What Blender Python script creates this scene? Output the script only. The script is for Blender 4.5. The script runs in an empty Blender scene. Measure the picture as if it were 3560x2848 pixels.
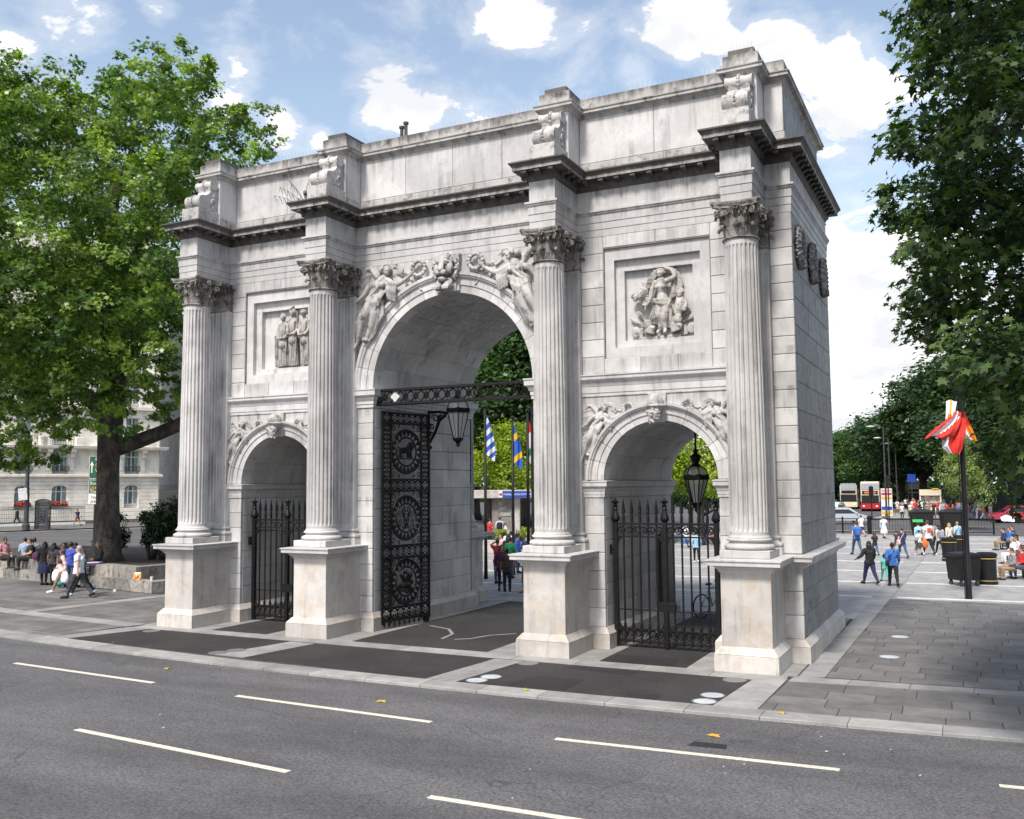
import bpy, math, random
import numpy as np
from math import sin, cos, pi, radians as RAD
from mathutils import Vector, Matrix
random.seed(7); RNG = np.random.default_rng(7)
S = bpy.context.scene; COL = S.collection
# ------------------------------------------------------------------ camera
cd = bpy.data.cameras.new('camera'); cam = bpy.data.objects.new('camera', cd); COL.objects.link(cam); S.camera = cam
YAW, PITCH, ROLL = -0.4572, 0.0806, -0.0083
cam.location = (12.4975, -21.5296, 3.9303)
fw = Vector((sin(YAW)*cos(PITCH), cos(YAW)*cos(PITCH), sin(PITCH))); rt = Vector((cos(YAW), -sin(YAW), 0)); up = rt.cross(fw)
r2 = rt*cos(ROLL)+up*sin(ROLL); u2 = -rt*sin(ROLL)+up*cos(ROLL)
cam.rotation_euler = Matrix((r2, u2, -fw)).transposed().to_euler()
cd.sensor_width = 36; cd.lens = 36*3264.3/3560; cd.clip_start = .3; cd.clip_end = 3000
# ------------------------------------------------------------------ light, sky, exposure
SUN_EL, SUN_AZ = RAD(53), RAD(183)          # azimuth clockwise from +Y
w = bpy.data.worlds.new('World'); S.world = w; w.use_nodes = True
def build_sky():
    nt = w.node_tree; N = nt.nodes; L = nt.links; N.clear()
    out = N.new('ShaderNodeOutputWorld'); bg = N.new('ShaderNodeBackground'); L.new(bg.outputs[0], out.inputs[0])
    sky = N.new('ShaderNodeTexSky'); sky.sky_type = 'NISHITA'; sky.sun_disc = False
    sky.sun_elevation = SUN_EL; sky.sun_rotation = SUN_AZ; sky.air_density = 1.15; sky.dust_density = 1.2; sky.ozone_density = 1.5
    tc = N.new('ShaderNodeTexCoord')
    def math_(op, a, b=None, c=None):
        n = N.new('ShaderNodeMath'); n.operation = op
        for i, x in enumerate((a, b, c)):
            if x is None: continue
            if isinstance(x, (int, float)): n.inputs[i].default_value = x
            else: L.new(x, n.inputs[i])
        return n.outputs[0]
    def noise(scale, detail, rough, vec, dist=0.0):
        n = N.new('ShaderNodeTexNoise'); n.inputs['Scale'].default_value = scale; n.inputs['Detail'].default_value = detail
        n.inputs['Roughness'].default_value = rough; n.inputs['Distortion'].default_value = dist; L.new(vec, n.inputs['Vector']); return n.outputs['Fac']
    def sstep(x, lo, hi):
        n = N.new('ShaderNodeMapRange'); n.interpolation_type = 'SMOOTHSTEP'; n.inputs[1].default_value = lo; n.inputs[2].default_value = hi
        L.new(x, n.inputs[0]); return n.outputs[0]
    # flatten the dome so that clouds stretch towards the horizon
    sep = N.new('ShaderNodeSeparateXYZ'); L.new(tc.outputs['Generated'], sep.inputs[0])
    zc = math_('ADD', math_('MAXIMUM', sep.outputs[2], 0.0), 0.28)
    cmb = N.new('ShaderNodeCombineXYZ'); L.new(math_('DIVIDE', sep.outputs[0], zc), cmb.inputs[0]); L.new(math_('DIVIDE', sep.outputs[1], zc), cmb.inputs[1])
    big = noise(2.1, 3, .5, cmb.outputs[0]); fine = noise(6.5, 10, .62, cmb.outputs[0], .35)
    field = math_('ADD', math_('MULTIPLY', math_('SUBTRACT', big, .5), .7), math_('ADD', math_('MULTIPLY', math_('SUBTRACT', fine, .5), 1.0), .5))
    acc = None
    for d, rad, amp in CLOUDS:
        dv = N.new('ShaderNodeVectorMath'); dv.operation = 'DISTANCE'; L.new(tc.outputs['Generated'], dv.inputs[0]); dv.inputs[1].default_value = d
        b = math_('MULTIPLY', sstep(dv.outputs['Value'], rad*1.35, 0.0), amp*1.2)
        acc = b if acc is None else math_('MAXIMUM', acc, b)
    field = math_('ADD', field, acc)
    low = sstep(sep.outputs[2], .34, .02)          # thicker cloud bank towards the horizon all round
    field = math_('ADD', field, math_('MULTIPLY', low, .22))
    mask = sstep(field, .665, .745)
    thin = math_('MULTIPLY', sstep(field, .50, .70), .30)
    mask = math_('MAXIMUM', mask, thin)
    shade = noise(5, 6, .6, cmb.outputs[0])
    cr = N.new('ShaderNodeMix'); cr.data_type = 'RGBA'; cr.inputs[6].default_value = CLOUD_DARK; cr.inputs[7].default_value = CLOUD_LITE
    L.new(sstep(shade, .40, .58), cr.inputs[0])
    mx = N.new('ShaderNodeMix'); mx.data_type = 'RGBA'; L.new(mask, mx.inputs[0])
    gain = N.new('ShaderNodeMix'); gain.data_type = 'RGBA'; gain.blend_type = 'MULTIPLY'; gain.inputs[0].default_value = 1
    L.new(sky.outputs[0], gain.inputs[6]); gain.inputs[7].default_value = SKY_TINT
    L.new(gain.outputs[2], mx.inputs[6]); L.new(cr.outputs[2], mx.inputs[7])
    L.new(mx.outputs[2], bg.inputs[0]); bg.inputs[1].default_value = SKY_STRENGTH
# view directions of the cumulus clouds (direction, radius, amount)
CLOUDS = [((-0.6597, 0.6078, 0.442), 0.023, 0.2),
  ((-0.7565, 0.5266, 0.3878), 0.0229, 0.22),
  ((-0.6252, 0.6743, 0.3931), 0.0403, 0.2),
  ((-0.5989, 0.7132, 0.3642), 0.037, 0.2),
  ((-0.5121, 0.7679, 0.3848), 0.0571, 0.3),
  ((-0.5205, 0.7551, 0.3987), 0.0377, 0.2),
  ((-0.4793, 0.7872, 0.3881), 0.0335, 0.2),
  ((-0.3857, 0.7937, 0.4705), 0.051, 0.28),
  ((-0.2347, 0.8619, 0.4494), 0.0584, 0.3),
  ((-0.2111, 0.877, 0.4316), 0.0315, 0.25),
  ((-0.2815, 0.8698, 0.4051), 0.028, 0.2),
  ((-0.2144, 0.8875, 0.408), 0.0272, 0.2),
  ((-0.1454, 0.9065, 0.3965), 0.0608, 0.32),
  ((-0.0875, 0.9238, 0.3727), 0.0748, 0.34),
  ((-0.1295, 0.9149, 0.3823), 0.0518, 0.3),
  ((-0.08, 0.9858, 0.1479), 0.1358, 0.32),
  ((-0.0999, 0.9774, 0.1864), 0.0857, 0.3),
  ((-0.0237, 0.9154, 0.4018), 0.0318, 0.2),
  ((-0.5772, 0.738, 0.3494), 0.0235, 0.2),
  ((-0.0822, 0.9915, 0.1013), 0.1087, 0.32)]
SKY_STRENGTH = .062; SKY_TINT = (1.45, 1.25, 1.08, 1)
CLOUD_LITE = (6.2, 6.15, 6.1, 1); CLOUD_DARK = (4.6, 4.7, 4.9, 1)
build_sky()
sl = bpy.data.lights.new('sun', 'SUN'); sun = bpy.data.objects.new('sun', sl); COL.objects.link(sun)
sl.energy = 1.5; sl.angle = RAD(10); sl.color = (1, .95, .88)
sd = Vector((sin(SUN_AZ)*cos(SUN_EL), cos(SUN_AZ)*cos(SUN_EL), sin(SUN_EL)))
sun.location = (0, 0, 60); sun.rotation_euler = sd.to_track_quat('Z', 'Y').to_euler()
S.view_settings.view_transform = 'Standard'; S.view_settings.look = 'None'; S.view_settings.exposure = 1.68; S.view_settings.gamma = 1
S.view_settings.use_curve_mapping = False
S.render.engine = 'CYCLES'; S.cycles.max_bounces = 6; S.cycles.diffuse_bounces = 4; S.cycles.transparent_max_bounces = 6
S.cycles.use_denoising = True
# ------------------------------------------------------------------ helpers
WO = {}
class MB:
    """collects vertices and faces for one mesh object"""
    def __init__(s): s.v = []; s.f = []; s.m = []
    def add(s, vs, fs, m=0):
        n = len(s.v); s.v.extend([tuple(map(float, p)) for p in vs]); s.f.extend([tuple(n+i for i in f) for f in fs]); s.m.extend([m]*len(fs)); return s
    def box(s, x0, x1, y0, y1, z0, z1, m=0):
        return s.add([(x0,y0,z0),(x1,y0,z0),(x1,y1,z0),(x0,y1,z0),(x0,y0,z1),(x1,y0,z1),(x1,y1,z1),(x0,y1,z1)],
              [(0,3,2,1),(4,5,6,7),(0,1,5,4),(1,2,6,5),(2,3,7,6),(3,0,4,7)], m)
    def cbox(s, x0, x1, y0, y1, z0, z1, c=.01, m=0):
        """box with chamfered edges on every side"""
        a = [(x0,x1,y0+c,y1-c,z0+c,z1-c),(x0+c,x1-c,y0,y1,z0+c,z1-c),(x0+c,x1-c,y0+c,y1-c,z0,z1)]
        P = []; ix = {}
        for sx in (0,1):
            for sy in (0,1):
                for sz in (0,1):
                    for k in range(3):
                        b = a[k]; ix[(sx,sy,sz,k)] = len(P); P.append((b[sx], b[2+sy], b[4+sz]))
        F = []
        g = lambda k, *q: F.append(tuple(ix[(i[0],i[1],i[2],k)] for i in q))
        for t in (0,1):
            q = [(t,0,0),(t,1,0),(t,1,1),(t,0,1)]; g(0, *(q if t else q[::-1]))
            q = [(0,t,0),(0,t,1),(1,t,1),(1,t,0)]; g(1, *(q if t else q[::-1]))
            q = [(0,0,t),(1,0,t),(1,1,t),(0,1,t)]; g(2, *(q if t else q[::-1]))
        for sx in (0,1):
            for sy in (0,1): F.append((ix[(sx,sy,0,0)],ix[(sx,sy,1,0)],ix[(sx,sy,1,1)],ix[(sx,sy,0,1)]))
            for sz in (0,1): F.append((ix[(sx,0,sz,0)],ix[(sx,1,sz,0)],ix[(sx,1,sz,2)],ix[(sx,0,sz,2)]))
        for sy in (0,1):
            for sz in (0,1): F.append((ix[(0,sy,sz,1)],ix[(1,sy,sz,1)],ix[(1,sy,sz,2)],ix[(0,sy,sz,2)]))
        for sx in (0,1):
            for sy in (0,1):
                for sz in (0,1): F.append(tuple(ix[(sx,sy,sz,k)] for k in range(3)))
        return s.add(P, F, m)
    def prism(s, poly, d0, d1, ax='y', m=0):
        """extrude a 2-D polygon: ax='y' -> poly is (x,z); 'x' -> (y,z); 'z' -> (x,y)"""
        mk = {'y': lambda p,d: (p[0],d,p[1]), 'x': lambda p,d: (d,p[0],p[1]), 'z': lambda p,d: (p[0],p[1],d)}[ax]
        n = len(poly)
        return s.add([mk(p,d0) for p in poly]+[mk(p,d1) for p in poly], [tuple(range(n))[::-1], tuple(range(n,2*n))]+[(i,(i+1)%n,n+(i+1)%n,n+i) for i in range(n)], m)
    def tube(s, pts, r, n=8, m=0, closed=False, sq=1.0, upv=None):
        pts = [Vector(p) for p in pts]; k = len(pts); rs = r if hasattr(r, '__len__') else [r]*k
        V = []; F = []; ref = Vector(upv) if upv else None
        for i, p in enumerate(pts):
            a = pts[(i-1)%k] if (closed or i>0) else p; b = pts[(i+1)%k] if (closed or i<k-1) else p
            t = (b-a); t = t.normalized() if t.length>1e-9 else Vector((0,0,1))
            if ref is None: ref = Vector((0,0,1)) if abs(t.z)<.9 else Vector((1,0,0))
            nx = ref - t*ref.dot(t)
            if nx.length<1e-5: nx = t.orthogonal()
            nx.normalize(); ny = t.cross(nx)
            if not upv: ref = nx
            for j in range(n):
                q = 2*pi*j/n; V.append(p+nx*(cos(q)*rs[i])+ny*(sin(q)*rs[i]*sq))
        for i in range(k if closed else k-1):
            for j in range(n):
                a = i*n+j; b = i*n+(j+1)%n; c = ((i+1)%k)*n; F.append((a,b,c+(j+1)%n,c+j))
        if not closed: F += [tuple(range(n))[::-1], tuple((k-1)*n+j for j in range(n))]
        return s.add(V, F, m)
    def lathe(s, prof, n=24, c=(0,0,0), m=0, cap=True, ph=0):
        V = []; F = []; k = len(prof)
        for r, z in prof:
            for j in range(n): q = 2*pi*j/n+ph; V.append((c[0]+r*cos(q), c[1]+r*sin(q), c[2]+z))
        for i in range(k-1):
            for j in range(n): F.append((i*n+j, i*n+(j+1)%n, (i+1)*n+(j+1)%n, (i+1)*n+j))
        if cap: F += [tuple(range(n))[::-1], tuple((k-1)*n+j for j in range(n))]
        return s.add(V, F, m)
    def ball(s, c, r, nu=12, nv=8, m=0, rot=None):
        r = r if hasattr(r, '__len__') else (r,r,r); V = []; F = []; c = Vector(c)
        for i in range(nv+1):
            th = pi*i/nv
            for j in range(nu):
                q = 2*pi*j/nu; p = Vector((r[0]*sin(th)*cos(q), r[1]*sin(th)*sin(q), r[2]*cos(th)))
                if rot is not None: p = rot @ p
                V.append(c+p)
        for i in range(nv):
            for j in range(nu): F.append((i*nu+j, (i+1)*nu+j, (i+1)*nu+(j+1)%nu, i*nu+(j+1)%nu))
        return s.add(V, F, m)
    def sweep(s, prof, path, closed=False, m=0, nrm=None):
        """mouldings: profile [(outward, z)] along an XY path whose outside lies on the right hand"""
        k = len(path); V = []; F = []; n = len(prof)
        for i in range(k):
            p = Vector(path[i]); a = Vector(path[(i-1)%k]) if (closed or i>0) else None; b = Vector(path[(i+1)%k]) if (closed or i<k-1) else None
            def nr(u, v):
                d = (v-u).normalized(); return Vector((d.y, -d.x))
            if a is None: o = nr(p, b)
            elif b is None: o = nr(a, p)
            else:
                n1, n2 = nr(a,p), nr(p,b); o = (n1+n2)/max(.2, 1+n1.dot(n2))
            for of, z in prof: V.append((p.x+o.x*of, p.y+o.y*of, z))
        for i in range(k if closed else k-1):
            for j in range(n-1): a = i*n+j; b = ((i+1)%k)*n+j; F.append((a, b, b+1, a+1))
        if not closed: F += [tuple(range(n)), tuple((k-1)*n+j for j in range(n))[::-1]]
        return s.add(V, F, m)
    def xf(s, M, start=0):
        for i in range(start, len(s.v)): s.v[i] = tuple(M @ Vector(s.v[i]))
        return s
    def mesh(s, name, mats, off=(0,0,0), smooth=False):
        me = bpy.data.meshes.new(name); V = np.array(s.v, dtype=np.float64).reshape(-1,3)-np.array(off)
        me.from_pydata(V.tolist(), [], s.f)
        for mt in (mats if isinstance(mats, (list, tuple)) else [mats]): me.materials.append(mt)
        if any(s.m): me.polygons.foreach_set('material_index', s.m)
        if smooth is True: me.polygons.foreach_set('use_smooth', [True]*len(s.f))
        elif smooth: me.polygons.foreach_set('use_smooth', [True]*len(s.f)); me.set_sharp_from_angle(angle=RAD(smooth))
        me.update(); return me
    def build(s, name, mats, parent=None, smooth=False, kind=None, fix=True):
        off = WO.get(parent.name, (0,0,0)) if parent else (0,0,0)
        me = s.mesh(name, mats, off, smooth)
        if fix: fixn(me)
        return link(name, me, parent, kind)
def fixn(me):
    import bmesh
    b = bmesh.new(); b.from_mesh(me); bmesh.ops.recalc_face_normals(b, faces=b.faces); b.to_mesh(me); b.free()
def link(name, me, parent=None, kind=None, loc=None, rot=None):
    o = bpy.data.objects.new(name, me); COL.objects.link(o)
    if parent: o.parent = parent; WO[o.name] = WO.get(parent.name, (0,0,0))
    if kind: o['kind'] = kind
    if loc is not None: o.location = loc
    if rot is not None: o.rotation_euler = rot
    return o
def thing(name, label, cat, loc=(0,0,0), rz=0, group=None):
    o = bpy.data.objects.new(name, None); o.empty_display_size = .2; COL.objects.link(o); o.location = loc; o.rotation_euler = (0,0,rz)
    WO[o.name] = tuple(loc) if not rz else (0,0,0); tag(o, label, cat, group); return o
def local(name, label, cat, loc=(0,0,0), rz=0, group=None):
    """a thing whose children are modelled round its own origin"""
    o = thing(name, label, cat, loc, rz, group); WO[o.name] = (0,0,0); return o
def tag(o, label, cat, group=None):
    o['label'] = label; o['category'] = cat
    if group: o['group'] = group
    return o
def struct(name, mb, m, smooth=False, fix=True):
    return mb.build(name, m, None, smooth, 'structure', fix)
def dup(root, loc, rz, label=None, group=None, scale=None):
    def cp(o, par):
        c = o.copy(); COL.objects.link(c)
        if par: c.parent = par
        for ch in o.children: cp(ch, c)
        return c
    r = cp(root, None); r.location = loc; r.rotation_euler = (0,0,rz)
    if scale: r.scale = (scale,)*3
    if label: r['label'] = label
    if group: r['group'] = group
    return r
def remesh(mb, voxel, smooth_it=2, dec=None):
    """fuse overlapping shapes into one carved surface; returns a mesh"""
    me = mb.mesh('carving', []); fixn(me); o = bpy.data.objects.new('carving', me); COL.objects.link(o)
    r = o.modifiers.new('r', 'REMESH'); r.mode = 'VOXEL'; r.voxel_size = voxel
    if smooth_it: q = o.modifiers.new('s', 'SMOOTH'); q.iterations = smooth_it; q.factor = .5
    if dec: d = o.modifiers.new('d', 'DECIMATE'); d.ratio = dec
    dg = bpy.context.evaluated_depsgraph_get(); ev = o.evaluated_get(dg); nm = bpy.data.meshes.new_from_object(ev)
    bpy.data.objects.remove(o); bpy.data.meshes.remove(me)
    nm.polygons.foreach_set('use_smooth', [True]*len(nm.polygons)); return nm
# ------------------------------------------------------------------ materials
def newmat(name):
    m = bpy.data.materials.new(name); m.use_nodes = True; nt = m.node_tree; b = nt.nodes['Principled BSDF']; return m, nt, b
def nd(nt, t, **kw):
    n = nt.nodes.new(t)
    for k, v in kw.items():
        if k in n.inputs: n.inputs[k].default_value = v
        else: setattr(n, k, v)
    return n
def nmath(nt, op, a, b=None, clamp=False):
    n = nt.nodes.new('ShaderNodeMath'); n.operation = op; n.use_clamp = clamp
    for i, x in enumerate((a, b)):
        if x is None: continue
        if isinstance(x, (int, float)): n.inputs[i].default_value = x
        else: nt.links.new(x, n.inputs[i])
    return n.outputs[0]
def nnoise(nt, scale, detail=4, rough=.55, vec=None, stretch=None, dist=0):
    n = nd(nt, 'ShaderNodeTexNoise'); n.inputs['Scale'].default_value = scale; n.inputs['Detail'].default_value = detail; n.inputs['Roughness'].default_value = rough
    n.inputs['Distortion'].default_value = dist
    if vec is None:
        g = nd(nt, 'ShaderNodeNewGeometry'); vec = g.outputs['Position']
    if stretch:
        mp = nd(nt, 'ShaderNodeMapping'); mp.inputs['Scale'].default_value = stretch; nt.links.new(vec, mp.inputs[0]); vec = mp.outputs[0]
    nt.links.new(vec, n.inputs['Vector']); return n.outputs['Fac']
def nramp(nt, x, lo, hi, a=0.0, b=1.0):
    n = nd(nt, 'ShaderNodeMapRange'); n.interpolation_type = 'SMOOTHSTEP'
    for i, v in enumerate((lo, hi, a, b)): n.inputs[i+1].default_value = v
    nt.links.new(x, n.inputs[0]); return n.outputs[0]
def nmix(nt, fac, a, b, mode='MIX'):
    n = nt.nodes.new('ShaderNodeMix'); n.data_type = 'RGBA'; n.blend_type = mode
    for i, x in ((0, fac), (6, a), (7, b)):
        if isinstance(x, (int, float)): n.inputs[i].default_value = x
        elif isinstance(x, tuple): n.inputs[i].default_value = (*x[:3], 1)
        else: nt.links.new(x, n.inputs[i])
    return n.outputs[2]
def nbump(nt, b, h, strength=.3, dist=.01):
    n = nd(nt, 'ShaderNodeBump'); n.inputs['Strength'].default_value = strength; n.inputs['Distance'].default_value = dist
    nt.links.new(h, n.inputs['Height']); nt.links.new(n.outputs[0], b.inputs['Normal'])
_MC = {}
def plain(name, col, rough=.6, metal=0, var=.0, vscale=3, spec=.5, bump=0, objvec=False):
    """plain paint, cloth or metal with a little uneven wear"""
    if name in _MC: return _MC[name]
    m, nt, b = newmat(name); _MC[name] = m
    b.inputs['Roughness'].default_value = rough; b.inputs['Metallic'].default_value = metal; b.inputs['Specular IOR Level'].default_value = spec
    vec = nd(nt, 'ShaderNodeTexCoord').outputs['Object'] if objvec else None
    nz = nnoise(nt, vscale, 4, .6, vec)
    f = nramp(nt, nz, .3, .7, 1-var, 1+var) if var else None
    if f is not None: c = nmix(nt, 1.0, tuple(col), f, 'MULTIPLY'); nt.links.new(c, b.inputs['Base Color'])
    else: b.inputs['Base Color'].default_value = (*col, 1)
    if bump: nbump(nt, b, nnoise(nt, vscale*6, 3, .6, vec), bump)
    return m
def marble(name, base=(.50,.492,.485), dark=(.19,.185,.18), streak=.62, warm=.25, soot=0.0, rnd=.14, lich=None, runoff=()):
    m, nt, b = newmat(name)
    oi = nd(nt, 'ShaderNodeObjectInfo').outputs['Random']
    cloud = nnoise(nt, .9, 6, .62, dist=.4); veins = nnoise(nt, 2.6, 8, .7, stretch=(1,1,.55), dist=1.2)
    stk = nnoise(nt, 1.0, 5, .6, stretch=(5.5,5.5,.35)); blot = nnoise(nt, 3.2, 5, .65)
    c = nmix(nt, nramp(nt, cloud, .35, .68, 0, .75), tuple(base), tuple(x*.70 for x in base))
    c = nmix(nt, nramp(nt, veins, .52, .60, 0, .28), c, tuple(x*.62 for x in base))
    c = nmix(nt, nmath(nt, 'MULTIPLY', nramp(nt, stk, .50, .70, 0, streak), nramp(nt, cloud, .36, .58)), c, tuple(dark))
    c = nmix(nt, nramp(nt, blot, .60 if warm < .5 else .47, .78 if warm < .5 else .68, 0, warm), c, (.47,.36,.25))
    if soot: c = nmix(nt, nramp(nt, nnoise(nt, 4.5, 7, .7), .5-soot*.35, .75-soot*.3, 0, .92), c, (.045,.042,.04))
    if runoff:   # rain streaks that start at each ledge and fade downwards
        zs = nd(nt, 'ShaderNodeSeparateXYZ'); nt.links.new(nd(nt, 'ShaderNodeNewGeometry').outputs['Position'], zs.inputs[0]); st2 = nramp(nt, nnoise(nt, 1.0, 6, .7, stretch=(7,7,.25)), .44, .64)
        for zl, ln, am in runoff:
            f = nmath(nt, 'MULTIPLY', nramp(nt, zs.outputs[2], zl-ln, zl, 0, am), nmath(nt, 'LESS_THAN', zs.outputs[2], zl+.004)); c = nmix(nt, nmath(nt, 'MULTIPLY', f, st2), c, (.10,.095,.09))
    if lich:   # lichen and soot growing on the rain washed upper edge
        sp = nd(nt, 'ShaderNodeSeparateXYZ'); nt.links.new(nd(nt, 'ShaderNodeNewGeometry').outputs['Position'], sp.inputs[0])
        zz = nmath(nt, 'ADD', sp.outputs[2], nmath(nt, 'MULTIPLY', nmath(nt, 'SUBTRACT', nnoise(nt, 1.0, 6, .65, stretch=(4,4,1.2)), .5), (lich[1]-lich[0])*2.2))
        c = nmix(nt, nramp(nt, zz, lich[0], lich[1], 0, .88), c, (.055,.051,.046))
    c = nmix(nt, 1.0, c, nramp(nt, oi, 0, 1, 1-rnd, 1+rnd*.6), 'MULTIPLY')
    nt.links.new(c, b.inputs['Base Color']); b.inputs['Roughness'].default_value = .62; b.inputs['Specular IOR Level'].default_value = .3
    nbump(nt, b, nnoise(nt, 14, 6, .65), .22, .02); return m
MARBLE = marble('weathered marble', (.565,.558,.552), streak=.5, runoff=((13.26,.6,.32),(11.28,.5,.6),(10.72,.35,.5),(10.10,.7,.35),(7.03,.4,.4),(6.12,.4,.55),(9.22,.3,.35),(3.64,.4,.4))); MARBLE_W = marble('stained base marble', (.54,.515,.485), (.25,.23,.21), .65, .50)
MARBLE_D = marble('carved marble', (.50,.485,.47), (.15,.14,.135), .8, .2, .03, lich=(13.5,13.85))
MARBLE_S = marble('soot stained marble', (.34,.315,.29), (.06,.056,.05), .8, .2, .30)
MARBLE_C = marble('sooty cornice marble', (.43,.41,.39), (.07,.066,.06), .9, .15, .12, lich=(11.47,11.62))
MARBLE_M = marble('dark modillion marble', (.11,.102,.094), (.03,.028,.025), .8, .12, .3)  # much darker marble for the bed moulding and modillions
MARBLE_R = marble('carved relief marble', (.52,.505,.49), (.20,.19,.185), .6, .15, .06)
MARBLE_K = marble('fluted column marble', (.55,.542,.53), streak=.7, warm=.3, runoff=((9.3,1.6,.5),))
MARBLE_P = marble('patinated relief marble', (.46,.44,.415), (.13,.12,.115), .7, .3, .14)
MARBLE_G = marble('shade toned flank marble', (.29,.295,.30), (.14,.145,.15), .5, .10, .03)  # shade of the flanks is put into this darker base colour
JOINT = plain('dark mortar', (.20,.19,.185), .9, var=.2)
IRON = plain('black painted iron', (.0075,.0075,.008), .45, var=.35, vscale=9, bump=.15, spec=.28)
GLASS_L = None
def glassmat(name, col, alpha=.45, rough=.08):
    m, nt, b = newmat(name); b.inputs['Base Color'].default_value = (*col, 1); b.inputs['Roughness'].default_value = rough
    tr = nd(nt, 'ShaderNodeBsdfTransparent'); mx = nd(nt, 'ShaderNodeMixShader'); mx.inputs[0].default_value = alpha
    nt.links.new(tr.outputs[0], mx.inputs[1]); nt.links.new(b.outputs[0], mx.inputs[2]); nt.links.new(mx.outputs[0], nt.nodes['Material Output'].inputs[0]); return m
GLASS_L = glassmat('frosted lantern glass', (.62,.66,.66), .55, .25)
# ================================================================== THE ARCH
XO, XI = 8.05, 3.392; YF, YR = .1, 5.8; YM = (YF+YR)/2; XW = 8.98
RC, ZC = 2.45, 6.63; RS, ZS, CS = 1.41, 4.02, 5.75
Z_ENT, Z_COR, Z_ATT = 10.10, 11.70, 13.75
arch = thing('triumphal_arch', 'white marble triumphal arch with three archways and Corinthian columns', 'arch')
mid = lambda o: o
def mesh_at(name, me, parent, loc=(0,0,0), rot=(0,0,0)):
    return link(name, me, parent, None, loc, rot)
G = .006                                                       # half joint
def block(mb, x0, x1, y0, y1, z0, z1, c=.012): return mb.cbox(x0+G, x1-G, y0, y1, z0+G, z1-G, c)
nblocks = 0
def stone(x0, x1, y0, y1, z0, z1, m=None, name='stone_block'):
    global nblocks; nblocks += 1
    mb = MB(); block(mb, x0, x1, y0, y1, z0, z1); return mb.build(name, m or MARBLE, arch, fix=False)
# ---- core of the wall (seen only in the joints, soffits and roof)
core = MB(); yf, yr = YF+.014, YR-.014
for x0, x1 in ((-XW+.014, -CS-RS-.014), (-CS+RS+.014, -RC-.014), (RC+.014, CS-RS-.014), (CS+RS+.014, XW-.014)):
    core.box(x0, x1, yf, yr, 0, 6.66 if abs(x0) < 4.5 else 4.05)
def arch_top(cx, R, zs, zt, x0, x1, n=28):
    R = R+.014; P = [(cx+R*cos(pi*i/n), zs+R*sin(pi*i/n)) for i in range(n+1)]
    for y, fl in ((yf, 1), (yr, 0)):
        V = []; F = []
        for x, z in P: V += [(x,y,z), (x,y,zt)]
        V = [(x1,y,zs),(x1,y,zt)]+V+[(x0,y,zs),(x0,y,zt)]
        for i in range(len(V)//2-1): F.append((2*i,2*i+1,2*i+3,2*i+2))
        core.add(V, F)
    V = []
    for x, z in P: V += [(x,yf,z),(x,yr,z)]
    core.add(V, [(2*i,2*i+2,2*i+3,2*i+1) for i in range(n)])
arch_top(0, RC, 6.65, Z_ENT, -RC-.6, RC+.6); 
for s in (-1, 1):
    arch_top(s*CS, RS, 4.04, 6.55, *sorted((s*(CS-RS-.05), s*(CS+RS+.05))))
    a, b = sorted((s*3.0, s*(XW-.014)))
    core.box(a, b, .62, yr, 6.3, Z_ENT)                                # behind the relief panels
    for x0, x1, z0, z1 in ((3.0,4.43,6.3,Z_ENT),(7.08,XW-.014,6.3,Z_ENT),(4.43,7.08,6.3,7.02),(4.43,7.08,9.77,Z_ENT)):
        a, b = sorted((s*x0, s*x1)); core.box(a, b, yf, .7, z0, z1)
    core.box(*sorted((s*(CS+RS+.014), s*(XW-.014))), yf, yr, 4.0, 6.4); core.box(*sorted((s*(RC+.014), s*(CS-RS-.014))), yf+.001, yr, 4.0, 6.4)
core.box(-XW+.02, XW-.02, yf+.006, yr-.006, Z_ENT-.02, 11.74)
core.box(-8.84, 8.84, .32, 5.58, 11.6, 13.80)
core.build('wall_core', JOINT, arch, fix=True)
# ---- ashlar courses
ZL = [.50+.417*i for i in range(15)]
def strip(x0, x1, z0, z1, h=.417, y=YF, m=None):
    n = max(1, round((z1-z0)/h))
    for i in range(n): stone(x0, x1, y, y+.10, z0+(z1-z0)*i/n, z0+(z1-z0)*(i+1)/n, m)
def courses(x0, x1, z0, z1, h, L, y=YF, ph=0, name='stone_block'):
    n = max(1, round((z1-z0)/h))
    for i in range(n):
        a = z0+(z1-z0)*i/n; b = z0+(z1-z0)*(i+1)/n; x = x0; q = L*(.55 if (i+ph) % 2 else 1.0)
        while x < x1-.02:
            e = x+q
            if x1-e < .35*L: e = x1
            stone(x, min(e, x1), y, y+.10, a, b, None, name); x = e; q = L
PH = .425                                                      # pilaster half width
for s in (-1, 1):
    o = lambda a, b: sorted((s*a, s*b))
    strip(*o(RC, XI-PH), .5, 6.12); strip(*o(XI-PH, XI+PH), .5, 2.3, .9); strip(*o(XI+PH, CS-RS), .5, 3.62); strip(*o(CS+RS, XO-PH), .5, 3.62)
    strip(*o(XO-PH, XO+PH), .5, 2.3, .9); strip(*o(XO+PH, XW), .5, 2.05, .52); strip(*o(XO+PH, XW), 2.36, Z_ENT)
    strip(*o(RC+.57, XI-PH), 6.63, 7.9, .42)
    # bay with the relief panel
    strip(*o(XI+PH, 4.41), 6.64, 10.1); strip(*o(7.10, XO-PH), 6.64, 10.1)
    courses(*o(4.41, 7.10), 9.79, 10.1, .3, 1.35)
    x0, x1 = o(4.41, 7.10); courses(x0, x1, 6.64, 7.02, .38, .93)
    # side spandrels: plain wall behind the carvings
    for p, q in ((XI+PH, 3.92), (CS+RS+.42, XO-PH)): strip(*o(p, q), 4.02, 5.2, .42)
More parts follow.
